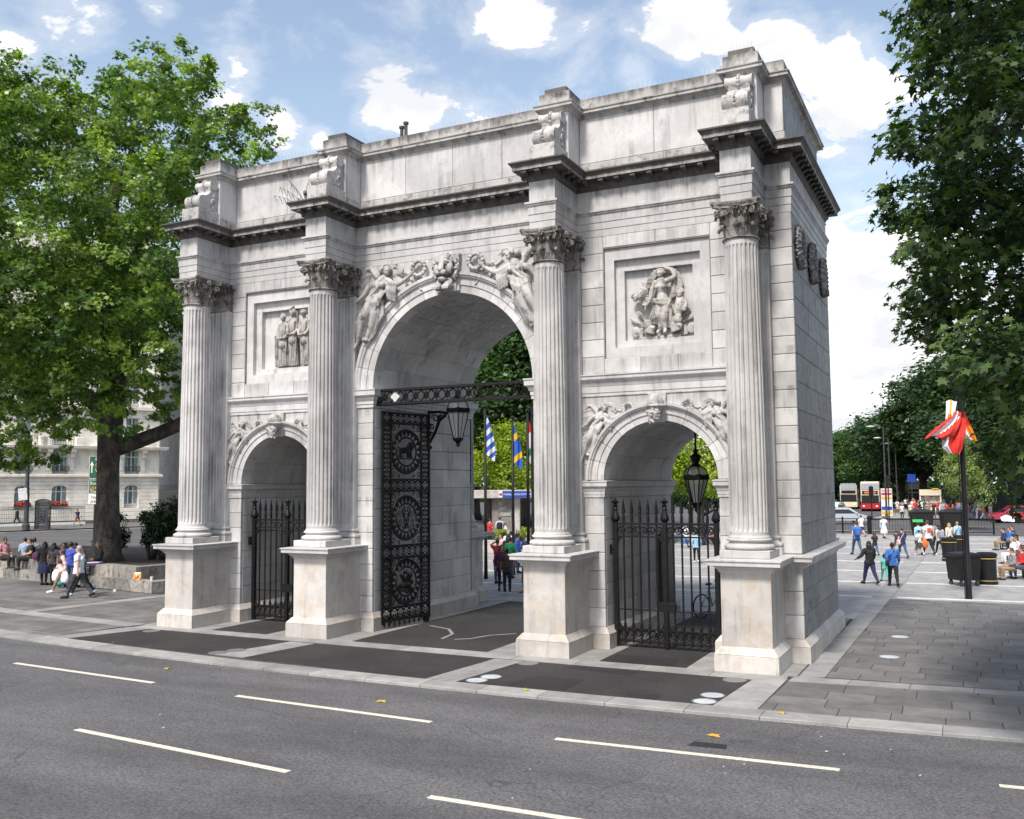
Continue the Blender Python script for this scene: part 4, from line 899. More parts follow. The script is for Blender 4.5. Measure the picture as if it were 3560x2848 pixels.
# ---- side gates
def side_gate(cx, label):
    g = local('iron_gate', label, 'gate', (cx, .5, 0), 0, 'spear topped gates of the side archways'); P = lambda nm, m: m.build(nm, IRON, g, smooth=40); H = 1.25
    for x in (-H, 0, H):
        m = MB(); w = .055; m.cbox(x-w, x+w, -w, w, .03, 3.02, .008)
        m.lathe([(.06,3.02),(.10,3.05),(.115,3.09),(.10,3.15),(.065,3.24),(.05,3.30),(.075,3.32),(.05,3.35),(.045,3.38),(.07,3.40),(.045,3.42),(.04,3.46),(.115,3.50),(.04,3.54),(.03,3.57),(.015,3.60)], 8, (x,0,0)); P('post', m)
    for s in (-1, 1):
        for i in range(5):
            x = s*(H*(i+1)/6); m = MB(); m.tube([(x,0,.12),(x,0,3.02)], .024, 7)
            m.lathe([(.035,3.0),(.04,3.10),(.026,3.22),(.05,3.24),(.05,3.27),(.04,3.29),(.046,3.31),(.0,3.62)], 6, (x,0,0)); m.lathe([(0,.0),(.04,.09),(.02,.15)], 6, (x,0,.07)); m.lathe([(.024,.44),(.04,.48),(.04,.56),(.024,.60)], 6, (x,0,0)); P('bar', m)
        a, b = sorted((s*.055, s*(H-.055)))
        for z, h in ((2.97,.05),(2.66,.035),(.90,.025),(.44,.045),(.15,.045)): P('rail', MB().cbox(a, b, -.03, .03, z-h/2, z+h/2, .005))
        m = MB()
        for i in range(6):
            x = a+(b-a)*(i+.5)/6; circ(m, (x,0,2.815), .085, .016, 14, 5); circ(m, (x+(.03 if i%2 else -.03),0,2.83), .04, .014, 10, 4); scroll(m, x, 2.75, .05, .01)
            circ(m, (x,0,.30), .105, .018, 14, 5); scroll(m, x, .30, .08, .014, 0, 1 if i%2 else -1)
        P('scroll_band', m)['kind'] = 'stuff'
        m = MB()
        for x, d in ((a,1),(b,-1)):
            m = MB(); m.prism([(x,2.65),(x,2.42),(x+d*.03,2.54),(x+d*.09,2.62),(x+d*.16,2.65)], -.022, .022); m.prism([(x,.46),(x+d*.16,.46),(x+d*.07,.50),(x+d*.02,.60),(x,.66)], -.022, .022); P('corner_bracket', m)
    P('lock_box', MB().cbox(-.20,.24,-.06,.05,.88,1.10,.008))
    for s in (-1, 1): P('hinge_arm', MB().cbox(*sorted((s*H, s*(RS+.02))), -.03,.03,2.30,2.38,.006)); P('hinge_block', MB().cbox(*sorted((s*(RS-.05), s*(RS+.03))), -.07,.07,2.22,2.46,.006))
side_gate(CS-.02, 'black spear topped gate closed across the archway beside the fourth column'); side_gate(-CS+.02, 'black spear topped gate closed across the far side archway near the tree')
m = MB(); m.cbox(CS-RS+.03, CS-RS+.10, 4.35, 5.55, .12, 2.55, .01); m.box(CS-RS+.10, CS-RS+.115, 4.5, 5.4, .3, 2.4)
dp = m.build('steel_door', plain('dark brown steel door', (.03,.026,.024), .5, var=.3), None); tag(dp, 'dark steel door folded back inside the passage behind the right gate', 'door')
# ---- lanterns
def lantern_body(g, r, h, cz):
    """tapered six sided lantern with a glazed dome; cz = rim height"""
    n = 6; P = lambda nm, m, mt=IRON, sm=40: m.build(nm, mt, g, smooth=sm)
    P('rim', MB().lathe([(r*.98,cz-.05),(r*1.12,cz-.03),(r*1.12,cz+.07),(r*1.02,cz+.10),(r*.9,cz+.10),(r*.9,cz-.05)], n, cap=False), IRON, 20)
    m = MB()
    for i in range(n):
        a = 2*pi*i/n; m.tube([(r*cos(a),r*sin(a),cz-.03),(r*.42*cos(a),r*.42*sin(a),cz-h)], .016, 5)
        m.tube([(r*cos(q)*cos(a),r*cos(q)*sin(a),cz+.08+r*.85*sin(q)) for q in np.linspace(0,1.5,7)], .015, 4)
        b = a+pi/n; R = cos(pi/n); m.tube([(r*R*cos(b),r*R*sin(b),cz-.03),(r*.42*R*cos(b),r*.42*R*sin(b),cz-h)], .009, 4)
    P('frame', m)
    for i in range(n):
        a, b = 2*pi*i/n, 2*pi*(i+1)/n; k = .985
        MB().add([(r*k*cos(a),r*k*sin(a),cz-.03),(r*k*cos(b),r*k*sin(b),cz-.03),(r*.41*cos(b),r*.41*sin(b),cz-h),(r*.41*cos(a),r*.41*sin(a),cz-h)], [(0,1,2,3)]).build('glass_pane', GLASS_L, g)
    P('dome_glass', MB().lathe([(r*.97*cos(q), cz+.08+r*.83*sin(q)) for q in np.linspace(0,1.5,7)], 18, cap=False), GLASS_L, True)
    P('top_cap', MB().lathe([(r*.25,cz+.08+r*.80),(r*.22,cz+.12+r*.84),(.03,cz+.16+r*.9),(.05,cz+.20+r*.92),(.0,cz+.25+r*.95)], 10))
    P('bottom_finial', MB().lathe([(r*.46,cz-h+.02),(r*.44,cz-h-.04),(r*.25,cz-h-.10),(.05,cz-h-.15),(.07,cz-h-.19),(.0,cz-h-.26)], 10))
    P('lamp_tube', MB().lathe([(.035,cz-h+.03),(.05,cz-h+.1),(.05,cz-.2),(.02,cz-.15)], 8), plain('milky lamp glass', (.6,.6,.58), .4))
def wall_lantern(sx, label):
    g = local('wall_lantern', label, 'lantern', (sx*1.38, 3.0, 0)); lantern_body(g, .36, .82, 6.16)
    m = MB(); m.tube([(sx*.38,0,6.12),(sx*.62,0,6.17),(sx*1.06,0,6.17)], [.05,.045,.05], 6); m.tube([(sx*.42,0,6.08),(sx*.66,0,5.90),(sx*.80,0,5.55),(sx*1.02,0,5.20)], [.05,.06,.05,.045], 6)
    for x, z, r in ((.60,6.02,.08),(.80,5.98,.13),(.92,5.72,.10),(.93,5.50,.08),(.66,6.0,.05)): scroll(m, sx*x, z, r, .022, 0, sx, 1.3)
    m.cbox(*sorted((sx*1.0,sx*1.08)), -.05,.05,5.0,6.24,.01); m.ball((sx*.98,0,5.10), .07, 8, 6); m.build('bracket', IRON, g, smooth=40)
wall_lantern(-1, 'big glass lantern on a scrolled bracket inside the central archway')
def hung_lantern(cx, label):
    g = local('hanging_lantern', label, 'lantern', (cx, 3.0, 0)); lantern_body(g, .31, .66, 4.08)
    m = MB(); m.lathe([(.31*.5,4.34),(.13,4.42),(.07,4.47),(.10,4.52),(.16,4.66),(.11,4.70),(.05,4.74),(.07,4.80),(.03,4.86)], 10); m.build('crown', IRON, g, smooth=30)
    MB().tube([(0,0,4.84),(0,0,5.44)], .028, 7).build('hanging_rod', IRON, g, smooth=30)
hung_lantern(5.85, 'black lantern hanging on a rod in the archway behind the right gate'); hung_lantern(-5.75, 'black lantern hanging in the dark far side archway')
# ================================================================== GROUND, ROADS, PAVING
def asphalt(name, col, light=.0, grain=1.0, spots=True, lanes=False):
    m, nt, b = newmat(name); g0 = nnoise(nt, 62, 4, .8); g1 = nnoise(nt, 19, 4, .8); g = nmath(nt, 'ADD', nmath(nt, 'MULTIPLY', g0, .5), nmath(nt, 'MULTIPLY', g1, .5)); big = nnoise(nt, .35, 5, .6, stretch=(.35,1.6,1) if lanes else (1,1,1)); med = nnoise(nt, 2.2, 6, .65)
    c = nmix(nt, nramp(nt, g, .38, .62, 0, 1), tuple(x*.50 for x in col), tuple(x*1.60 for x in col))
    c = nmix(nt, 1.0, c, nramp(nt, big, .3, .7, .76, 1.2), 'MULTIPLY'); c = nmix(nt, 1.0, c, nramp(nt, med, .3, .7, .92, 1.07), 'MULTIPLY')
    if spots:   # trodden gum and grit
        v = nd(nt, 'ShaderNodeTexVoronoi'); v.inputs['Scale'].default_value = 3.1; geo = nd(nt, 'ShaderNodeNewGeometry'); nt.links.new(geo.outputs['Position'], v.inputs['Vector'])
        pick = nmath(nt, 'GREATER_THAN', nnoise(nt, 2.3, 2), .66); c = nmix(nt, nmath(nt, 'MULTIPLY', nramp(nt, v.outputs['Distance'], .075, .05, 0, .5), pick), c, (.34,.335,.33))
    if lanes:   # hairline cracks and seams
        vo = nd(nt, 'ShaderNodeTexVoronoi'); vo.feature = 'DISTANCE_TO_EDGE'; vo.inputs['Scale'].default_value = .33; gp = nd(nt, 'ShaderNodeNewGeometry'); wv = nd(nt, 'ShaderNodeVectorMath'); wv.operation = 'ADD'; nt.links.new(gp.outputs['Position'], wv.inputs[0]); nn = nd(nt, 'ShaderNodeTexNoise'); nn.inputs['Scale'].default_value = 1.1; nn.inputs['Detail'].default_value = 6; nt.links.new(gp.outputs['Position'], nn.inputs['Vector']); nt.links.new(nn.outputs['Color'], wv.inputs[1]); nt.links.new(wv.outputs[0], vo.inputs['Vector'])
        c = nmix(nt, nmath(nt, 'MULTIPLY', nramp(nt, vo.outputs['Distance'], .006, .002, 0, .45), nmath(nt, 'GREATER_THAN', nnoise(nt, .25, 2), .52)), c, tuple(x*.35 for x in col))
    nt.links.new(c, b.inputs['Base Color']); b.inputs['Roughness'].default_value = .82; b.inputs['Specular IOR Level'].default_value = .25
    nbump(nt, b, g, .5*grain, .006); return m
def granite(name, col, rnd=.12):
    m, nt, b = newmat(name); g = nnoise(nt, 120, 3, .8); s = nnoise(nt, 1.6, 6, .65); oi = nd(nt, 'ShaderNodeObjectInfo').outputs['Random']; d = nnoise(nt, 6, 5, .7)
    c = nmix(nt, nramp(nt, g, .35, .7, 0, 1), tuple(x*.68 for x in col), tuple(x*1.3 for x in col)); c = nmix(nt, 1.0, c, nramp(nt, s, .3, .7, .78, 1.14), 'MULTIPLY')
    c = nmix(nt, nramp(nt, d, .62, .75, 0, .35), c, (.10,.095,.09)); c = nmix(nt, 1.0, c, nramp(nt, oi, 0, 1, 1-rnd, 1+rnd), 'MULTIPLY')
    nt.links.new(c, b.inputs['Base Color']); b.inputs['Roughness'].default_value = .78; b.inputs['Specular IOR Level'].default_value = .3; nbump(nt, b, g, .3, .004); return m
M_ROAD = asphalt('worn road asphalt', (.098,.097,.099), lanes=True); M_TAR = asphalt('dark footway asphalt', (.036,.034,.034)); M_TARD = asphalt('fresh asphalt patch', (.026,.025,.027), spots=False)
M_GRAN = granite('pale granite', (.30,.295,.285)); M_SLAB = granite('grey york stone', (.160,.154,.147), .15); M_SLABL = granite('pale paving stone', (.17,.166,.16), .2)
M_GROUT = plain('dirty paving joint', (.045,.042,.04), .95, var=.3); M_PAINT = plain('worn road paint', (.60,.565,.465), .7, var=.22, vscale=16)
M_FAR = granite('pale plaza surface', (.33,.325,.315), 0); M_STRIP = granite('white granite strip', (.62,.61,.59), .05); M_SOIL = plain('dry garden soil', (.055,.042,.033), .95, var=.4, vscale=8, bump=.5)
yk = lambda x: -5.28+.0038*(max(-24, min(x, 30))-3)**2-(.205*(min(x,-24)+24) if x < -24 else 0)
struct('ground', MB().box(-1500, 1500, -400, 1500, -1.2, -.30), plain('distant ground', (.10,.105,.09), .95, var=.2, vscale=.05))
struct('road', MB().box(-260, 200, -60, 600, -.28, -.06), M_ROAD)
# traffic island with the arch: base sheet whose edge is the kerb
xs = [-36+1.0*i for i in range(79)]
edge = [(x, yk(x)) for x in xs]
back = [(42,56.8),(3,54.6),(-10,60),(-22,62),(-36.5,34)]
isl = edge+back+[(-42,21.5),(-44,14)]
struct('plaza', MB().prism([(x, y+.02 if i < len(edge) else y) for i, (x, y) in enumerate(isl)], -.25, -.010, 'z'), M_GROUT)
def quad(pts, z=0, th=.05): return MB().prism(pts, z-th, z, 'z')
def sheet(name, pts, m, z): return quad(pts, z, .03).build(name, m, None, False, 'structure')
# kerb stones
kp = bpy.data.objects.new('kerb', None); COL.objects.link(kp); kp['kind'] = 'structure'
x = -30.0
while x < 20:
    L = 1.25+.25*random.random(); a, b = x+.006, x+L-.006; w_ = .62-.1*max(0, min(1, (x+12)/8)) if x < -3 else .53
    P = [(a,yk(a)),(b,yk(b)),(b,yk(b)+w_),(a,yk(a)+w_)]; mb = MB(); n = 4
    top = [(p[0], p[1]+(.012 if i < 2 else 0)) for i, p in enumerate(P)]
    mb.add([(q[0],q[1],-.2) for q in P]+[(q[0],q[1],-.012) for q in P]+[(q[0],q[1],0) for q in top], [(0,1,5,4),(1,2,6,5),(2,3,7,6),(3,0,4,7),(4,5,9,8),(5,6,10,9),(6,7,11,10),(7,4,8,11),(8,9,10,11)])
    mb.build('kerb_stone', M_GRAN, kp, fix=False); x += L
# granite bands
bp_ = bpy.data.objects.new('granite_band', None); COL.objects.link(bp_); bp_['kind'] = 'structure'
def band(a0, a1, b0, b1, n, z=0.0):
    """band stones between two edge lines a0->a1 and b0->b1"""
    a0, a1, b0, b1 = map(Vector, (a0,a1,b0,b1))
    for i in range(n):
        t0, t1 = i/n, (i+1)/n; L = (a1-a0).length; e = .006/max(L,.1)
        P = [a0.lerp(a1,t0+e), a0.lerp(a1,t1-e), b0.lerp(b1,t1-e), b0.lerp(b1,t0+e)]; quad([tuple(p) for p in P], z-.0005*random.random(), .06).build('band_stone', M_GRAN, bp_)
band((-9.95,-4.28),(-9.3,-1.95),(-9.22,-4.1),(-8.5,-2.02),2); band((-3.85,-4.38),(-3.40,-2.15),(-2.94,-4.40),(-2.62,-2.17),3)
band((2.21,-4.72),(2.50,-2.19),(2.92,-4.74),(3.22,-2.19),3); band((8.12,-4.70),(8.30,-2.06),(8.90,-4.66),(8.92,-1.75),3)
band((-9.2,-2.0),(8.9,-2.15),(-9.2,-1.5),(8.9,-1.52),12)                       # along the pedestals
for x0, x1 in ((-9.3,-6.72),(-4.76,-1.97),(1.93,4.76),(6.76,9.05)): band((x0,-1.49),(x0,7.5),(x1,-1.49),(x1,7.5),6)
band((9.08,-1.6),(9.2,13.0),(9.58,-1.3),(9.72,13.0),9); band((8.96,-2.0),(13.4,-1.58),(9.0,-1.45),(13.4,-1.17),4)
band((13.4,-1.58),(19,-1.0),(13.4,-1.17),(19,-.55),4)
band((9.2,13.05),(9.2,55),(9.75,13.05),(10.1,55),22)
band((-15.4,-1.35),(-9.55,-1.95),(-15.2,-.8),(-9.3,-1.35),4); band((-24,.35),(-15.4,-1.4),(-24,.95),(-15.2,-.85),6); band((-15.5,-1.35),(-14.7,4.35),(-14.9,-1.35),(-14.1,4.35),5)
# asphalt panels, patches
for nm, pts, m, z in (('asphalt_panel',[(-9.2,-4.08),(-3.87,-4.37),(-3.42,-2.13),(-8.48,-2.02)],M_TAR,-.002),('asphalt_panel',[(-2.93,-4.40),(2.20,-4.70),(2.49,-2.19),(-2.62,-2.17)],M_TAR,-.002),
    ('asphalt_panel',[(2.93,-4.70),(8.11,-4.68),(8.29,-2.08),(3.23,-2.19)],M_TAR,-.002),('asphalt_panel',[(-1.96,-1.5),(1.92,-1.5),(1.92,7.4),(-1.96,7.4)],M_TAR,-.002),
    ('asphalt_panel',[(4.77,-1.5),(6.75,-1.5),(6.75,7.4),(4.77,7.4)],M_TAR,-.002),('asphalt_panel',[(-6.71,-1.5),(-4.77,-1.5),(-4.77,7.4),(-6.71,7.4)],M_TAR,-.002),
    ('asphalt_patch',[(4.34,-2.52),(5.96,-2.79),(5.97,-2.37),(4.53,-2.29)],M_TARD,.002),('asphalt_patch',[(4.02,-4.62),(5.23,-4.60),(5.21,-3.51),(4.11,-3.61)],M_TARD,.002),('asphalt_patch',[(4.79,-1.48),(6.5,-1.48),(6.3,-.5),(4.79,-.55)],M_TARD,.002),
    ('asphalt_patch',[(6.45,-4.62),(7.05,-4.6),(7.05,-4.25),(6.4,-4.25)],M_TARD,.002),('asphalt_patch',[(8.35,-7.15),(8.95,-7.1),(8.9,-6.85),(8.4,-6.88)],M_TARD,-.057)): sheet(nm, pts, m, z)
for pts in (([-1.52,1.6],[-.69,1.23],[-.18,.54],[-.04,-.25]), ([.30,-.2],[.62,-.17+.2],[.85,.75],[1.35,1.28])):   # quadrants worn by the gate wheels
    P = [Vector((*p, 0)) for p in pts]; mb = MB(); V = []
    for i, p in enumerate(P):
        d = (P[min(i+1,3)]-P[max(i-1,0)]).normalized(); o = Vector((-d.y,d.x,0))*.045; V += [p+o+Vector((0,0,.002)), p-o+Vector((0,0,.002))]
    mb.add(V, [(2*i,2*i+1,2*i+3,2*i+2) for i in range(3)]); mb.build('worn_track', M_GRAN, None, False, 'structure')
# road markings on the front road
def mark(x0, y0, x1, y1, w_=.12):
    d = Vector((x1-x0, y1-y0)).normalized(); o = Vector((-d.y, d.x))*w_/2
    sheet('road_marking', [(x0+o.x,y0+o.y),(x0-o.x,y0-o.y),(x1-o.x,y1-o.y),(x1+o.x,y1+o.y)], M_PAINT, -.056)
for q in ((-7.56,-6.83,-2.86,-7.12),(-.44,-7.34,4.03,-7.53),(6.37,-7.62,10.62,-7.46),(12.6,-7.31,17,-7.0),(-1.11,-10.39,3.64,-10.76),(6.0,-10.84,10.6,-10.8),(-14.5,-6.4,-10,-6.7),(-8.2,-9.9,-3.6,-10.2)): mark(*q)
# pavements of staggered slabs
def slabs_area(parent, poly, L, W, rot, mat, skip=None):
    from mathutils.geometry import intersect_point_tri_2d
    P = [Vector(p) for p in poly]; c, s = cos(rot), sin(rot); loc = [Vector((p.x*c+p.y*s, -p.x*s+p.y*c)) for p in P]
    x0, x1 = min(p.x for p in loc), max(p.x for p in loc); y0, y1 = min(p.y for p in loc), max(p.y for p in loc)
    def clip(pg, f):
        out = []
        for i in range(len(pg)):
            a, b = pg[i], pg[(i+1)%len(pg)]; fa, fb = f(a), f(b)
            if fa >= 0: out.append(a)
            if (fa >= 0) != (fb >= 0): out.append(a.lerp(b, fa/(fa-fb)))
        return out
    y = y0; r = 0; cnt = 0
    while y < y1:
        x = x0-L*random.random()
        while x < x1:
            q = L*random.choice((.8,1.0,1.0,1.2)); pg = [Vector((x+.009,y+.009)),Vector((x+q-.009,y+.009)),Vector((x+q-.009,y+W-.009)),Vector((x+.009,y+W-.009))]; x += q
            for i in range(len(loc)):
                a, b = loc[i], loc[(i+1)%len(loc)]; n = Vector((-(b-a).y, (b-a).x)).normalized(); pg = clip(pg, lambda p: (p-a).dot(n)-.004)
                if len(pg) < 3: break
            if len(pg) < 3: continue
            ar = sum(pg[i].x*pg[(i+1)%len(pg)].y-pg[(i+1)%len(pg)].x*pg[i].y for i in range(len(pg)))/2
            if ar < .02: continue
            quad([(p.x*c-p.y*s, p.x*s+p.y*c) for p in pg], -.001-.003*random.random(), .05).build('paving_slab', mat, parent); cnt += 1
        y += W
    return cnt
pv = bpy.data.objects.new('pavement', None); COL.objects.link(pv); pv['kind'] = 'structure'
pv2 = bpy.data.objects.new('pavement', None); COL.objects.link(pv2); pv2['kind'] = 'structure'
slabs_area(pv, [(9.59,-1.28),(14.6,-1.05),(14.6,13.0),(9.73,13.0)], .95, .6, 0, M_SLAB)
slabs_area(pv, [(8.91,-4.68),(16,-4.32),(16,-1.38),(8.97,-2.0)], 1.05, .66, .03, M_SLAB)
slabs_area(pv2, [(-15.5,-3.75),(-9.98,-4.2),(-9.56,-1.96),(-15.5,-1.36)], .95, .62, -.1, M_SLABL); slabs_area(pv2, [(-20.5,-3.05),(-15.52,-3.75),(-15.52,-1.36),(-20.5,-.37)], .95, .62, -.1, M_SLABL)
slabs_area(pv2, [(-14.8,-.78),(-9.3,-1.32),(-9.3,4.2),(-14.1,4.35)], .95, .62, -.1, M_SLAB)
slabs_area(pv2, [(-20.5,.35),(-15.45,-.75),(-14.75,4.35),(-15.4,4.42),(-20.5,5.3)], .98, .64, -.1, M_SLAB)
# surfaces farther off, where slabs can no longer be told apart
def slabtex(name, col, sx, sy, rot):
    m, nt, b = newmat(name); geo = nd(nt, 'ShaderNodeNewGeometry'); mp = nd(nt, 'ShaderNodeMapping'); mp.inputs['Rotation'].default_value = (0,0,rot); nt.links.new(geo.outputs['Position'], mp.inputs[0])
    br = nd(nt, 'ShaderNodeTexBrick'); br.inputs['Scale'].default_value = 1; br.inputs['Brick Width'].default_value = sx; br.inputs['Row Height'].default_value = sy; br.inputs['Mortar Size'].default_value = .012
    br.inputs['Color1'].default_value = (*[x*.88 for x in col],1); br.inputs['Color2'].default_value = (*[x*1.12 for x in col],1); br.inputs['Mortar'].default_value = (.08,.075,.07,1); nt.links.new(mp.outputs[0], br.inputs['Vector'])
    c = nmix(nt, 1.0, br.outputs['Color'], nramp(nt, nnoise(nt, 1.2, 5, .6), .3, .7, .8, 1.15), 'MULTIPLY'); nt.links.new(c, b.inputs['Base Color']); b.inputs['Roughness'].default_value = .8; return m
M_SLT = slabtex('worn slab paving', (.15,.147,.143), 1.0, .62, -.1)
sheet('far_pavement', [(-35,2.2),(-20.55,-3.0),(-20.55,5.2),(-26,6.6),(-34,7.6)], M_SLT, -.003)
sheet('far_pavement', [(16.02,-4.3),(42,-.5),(42,1.9),(16.02,-1.35)], M_SLT, -.0045)
sheet('far_pavement', [(14.65,-1.0),(40,2),(40,13),(14.65,13)], M_SLT, -.003)
sheet('rear_pavement', [(-14.6,7.55),(9.19,7.55),(9.19,54),(-12,59),(-22,60)], M_FAR, -.004); sheet('rear_pavement', [(9.76,13.05),(40,13.05),(40,56.3),(10.11,54.6)], M_FAR, -.004)
sheet('rear_pavement', [(-14.6,4.4),(-9.3,4.25),(-9.3,7.5),(-14.6,7.5)], M_SLT, -.004)
lb = bpy.data.objects.new('cross_band', None); COL.objects.link(lb); lb['kind'] = 'structure'
for y in (13.3, 18.4, 23.4, 28.8, 34.2, 39.6, 45.0, 50.4):
    quad([(-12,y-1.2),(9.1,y+.0),(9.1,y+.32),(-12,y-.88)], .001, .03).build('band_strip', M_STRIP, lb); quad([(9.9,y),(30,y+1.4),(30,y+1.72),(9.9,y+.32)], .001, .03).build('band_strip', M_STRIP, lb)
# round light covers set in the ground
M_DISC = plain('white light cover', (.46,.49,.51), .45, var=.15); M_DISCD = plain('steel light cover', (.20,.20,.20), .45, metal=.3)
for i, (x, y, mt, lab) in enumerate(((10.59,4.65,M_DISC,'white round ground light farther from the kerb on the right pavement'),(10.57,1.59,M_DISC,'white round ground light nearer the kerb on the right pavement'),(7.92,-3.85,M_DISC,'white round ground light in the right asphalt panel, nearer the arch'),(7.91,-4.40,M_DISC,'white round ground light in the right asphalt panel, nearer the kerb'),
      (7.98,-2.33,M_DISCD,'grey round ground light in the corner before the fourth pedestal'),(3.42,-2.38,M_DISCD,'grey round ground light before the third pedestal'),(3.25,-4.45,M_DISC,'white round ground light beside the granite band, nearer the kerb'),(3.35,-4.02,M_DISC,'white round ground light beside the granite band, nearer the arch'),
      (-8.15,-2.28,M_DISCD,'grey round ground light before the first pedestal'),(-3.95,-4.14,M_DISCD,'grey round ground light in the left asphalt panel, nearer the kerb'),(-3.78,-3.72,M_DISCD,'grey round ground light in the left asphalt panel, nearer the arch'))):
    d = MB().lathe([(.0,.003),(.18,.004),(.205,.003),(.21,-.02)], 24, (x,y,0), cap=False).build('ground_light', mt, None); MB().lathe([(.21,.0035),(.235,.003),(.235,-.02)], 24, (x,y,0), cap=False).build('ring', M_DISCD, d); tag(d, lab, 'ground light', 'round lights set in the paving')
# fallen leaves and litter
M_YL = plain('yellow fallen leaf', (.50,.30,.035), .7); M_LIT = plain('paper scrap', (.66,.65,.63), .8)
def gleaf(x, y, z, r, a, m, lab):
    mb = MB(); P = [(x+r*(1 if i % 2 == 0 else .45)*cos(a+i*pi/5)*(1.0), y+r*(1 if i % 2 == 0 else .45)*sin(a+i*pi/5)) for i in range(10)]
    mb.add([(x,y,z+.025)]+[(p[0],p[1],z+.005+.02*(i%3==0)) for i, p in enumerate(P)], [(0,i+1,(i+1)%10+1) for i in range(10)]); tag(mb.build('fallen_leaf', m, None, fix=False), lab, 'leaf', 'yellow leaves fallen on the ground')
gleaf(-3.75,-5.9,-.06,.10,.3,M_YL,'small yellow leaf on the road near the left kerb'); gleaf(2.4,-6.6,-.06,.12,1.1,M_YL,'yellow leaf on the road before the third pedestal'); gleaf(8.6,-6.42,-.06,.13,.7,M_YL,'orange leaf on the road beside the right lane dash'); gleaf(4.55,-4.9,0,.11,2,plain('green fallen leaf',(.30,.33,.06),.7),'greenish leaf lying on the kerb edge'); gleaf(9.35,-4.75,0,.10,.2,M_YL,'yellow leaf on the kerb of the right pavement')
mb = MB()
for i in range(70):
    x, y = random.choice(((random.uniform(-9,9), random.uniform(-4.6,7)), (random.uniform(9,14.5), random.uniform(-4.5,12)), (random.uniform(-8,14), random.uniform(-11,-5.6)), (random.uniform(8,14), random.uniform(-8.5,-5.3)))); z = .004 if y > -4.4 else -.056
    r = random.uniform(.010,.034); a = random.random()*6; mb.add([(x+r*cos(a+q)*random.uniform(.5,1), y+r*sin(a+q)*random.uniform(.4,.9), z+random.random()*.012) for q in (0,1.5,3.1,4.6)], [(0,1,2,3)])
mb.build('litter', M_LIT, None, fix=False, kind='stuff')
# ================================================================== PLANTER WITH LOW STONE WALLS
M_WALL = marble('mossy planter limestone', (.36,.34,.31), (.10,.095,.085), .8, .4, .12, .3)
pl = thing('planter', 'low two stepped stone planter wall round the big plane tree', 'planter', (-15.4,4.45,0))
d0 = Vector((-11.6,2.05)).normalized(); nb = Vector((-d0.y, d0.x)) if Vector((-d0.y,d0.x)).y > 0 else Vector((d0.y,-d0.x))
A = Vector((-15.4,4.45)); Bc = Vector((-16.95,4.45+.30))+nb*.30
def wall_run(a, d, n, L, th, z0, z1, num, nm):
    for i in range(num):
        p = a+d*(L*i/num+.006); q = a+d*(L*(i+1)/num-.006); quad([tuple(p),tuple(q),tuple(q+n*th),tuple(p+n*th)], z1, z1-z0).build(nm, M_WALL, pl)
rd = Vector((.10,1)).normalized(); rn = Vector((-1,.10)).normalized()
wall_run(A, d0, nb, 20, .50, 0, .43, 14, 'wall_stone'); wall_run(A+rd*.51, rd, rn, 11, .50, 0, .43, 7, 'wall_stone')
wall_run(Bc, d0, nb, 18, .55, .0, .88, 11, 'wall_stone'); wall_run(Bc+rd*.56, rd, rn, 9, .5, 0, .88, 6, 'wall_stone')
quad([tuple(Bc+nb*.3+rn*.3), tuple(Bc+d0*18+nb*.3), tuple(Bc+d0*18+nb*7), tuple(Bc+rd*9+rn*.3)], .80, .7).build('soil', M_SOIL, pl)
quad([tuple(A+rd*.45+rn*.45), tuple(Bc+rd*.1), tuple(Bc+rd*9), tuple(A+rd*10+rn*.45)], .36, .3).build('soil', M_SOIL, pl)
cup = MB().lathe([(.04,0),(.055,.13),(.06,.135),(.05,.13)], 12).build('paper_cup', M_LIT, None); cup.location = (-17.2,4.35,.06); cup.rotation_euler = (1.5,0,.6); tag(cup, 'white paper cup lying on the paving by the planter', 'cup')
cup = MB().lathe([(.045,0),(.06,.14),(.065,.145),(.055,.14)], 12).build('paper_cup', M_LIT, None); cup.location = (-15.85,4.85,.43); tag(cup, 'white paper cup standing on the planter corner', 'cup')
mb = MB().add([(-.13,-.02,0),(.13,-.02,0),(.15,.0,.15),(.14,.03,.30),(-.14,.03,.30),(-.15,.0,.15),(0,-.06,.15),(-.13,.06,0),(.13,.06,0)], [(0,1,6),(1,2,6),(2,3,6),(3,4,6),(4,5,6),(5,0,6),(7,8,2,3,4,5)])
cr = mb.build('crisp_packet', plain('orange and white packet', (.62,.30,.10), .35, var=.8, vscale=14), None); cr.location = (-16.45,4.70,.43); cr.rotation_euler = (0,0,.4); tag(cr, 'orange crisp packet propped on the planter step', 'packet')
# ================================================================== LETTERING
def text(name, s, size, mat, parent, loc, rot, align='LEFT', ext=.004):
    cu = bpy.data.curves.new(name, 'FONT'); cu.body = s; cu.size = size; cu.align_x = align; cu.extrude = ext; cu.resolution_u = 3
    o = bpy.data.objects.new(name, cu); COL.objects.link(o); dg = bpy.context.evaluated_depsgraph_get(); me = bpy.data.meshes.new_from_object(o.evaluated_get(dg)); bpy.data.objects.remove(o)
    me.materials.clear(); me.materials.append(mat); return link(name, me, parent, None, loc, rot)
WHITE = plain('white paint', (.74,.74,.72), .5, var=.08); BLACK = plain('black paint', (.010,.010,.011), .5, var=.2, spec=.3); GREYD = plain('dark grey paint', (.05,.052,.056), .45, var=.2)
GREEN = plain('sign green', (.012,.10,.05), .45); YEL = plain('sign yellow', (.75,.38,.02), .5); BLUE = plain('sign blue', (.02,.06,.38), .45); RED = plain('bright red', (.50,.02,.02), .45); DGL = plain('dark window glass', (.02,.023,.026), .2, spec=.4)
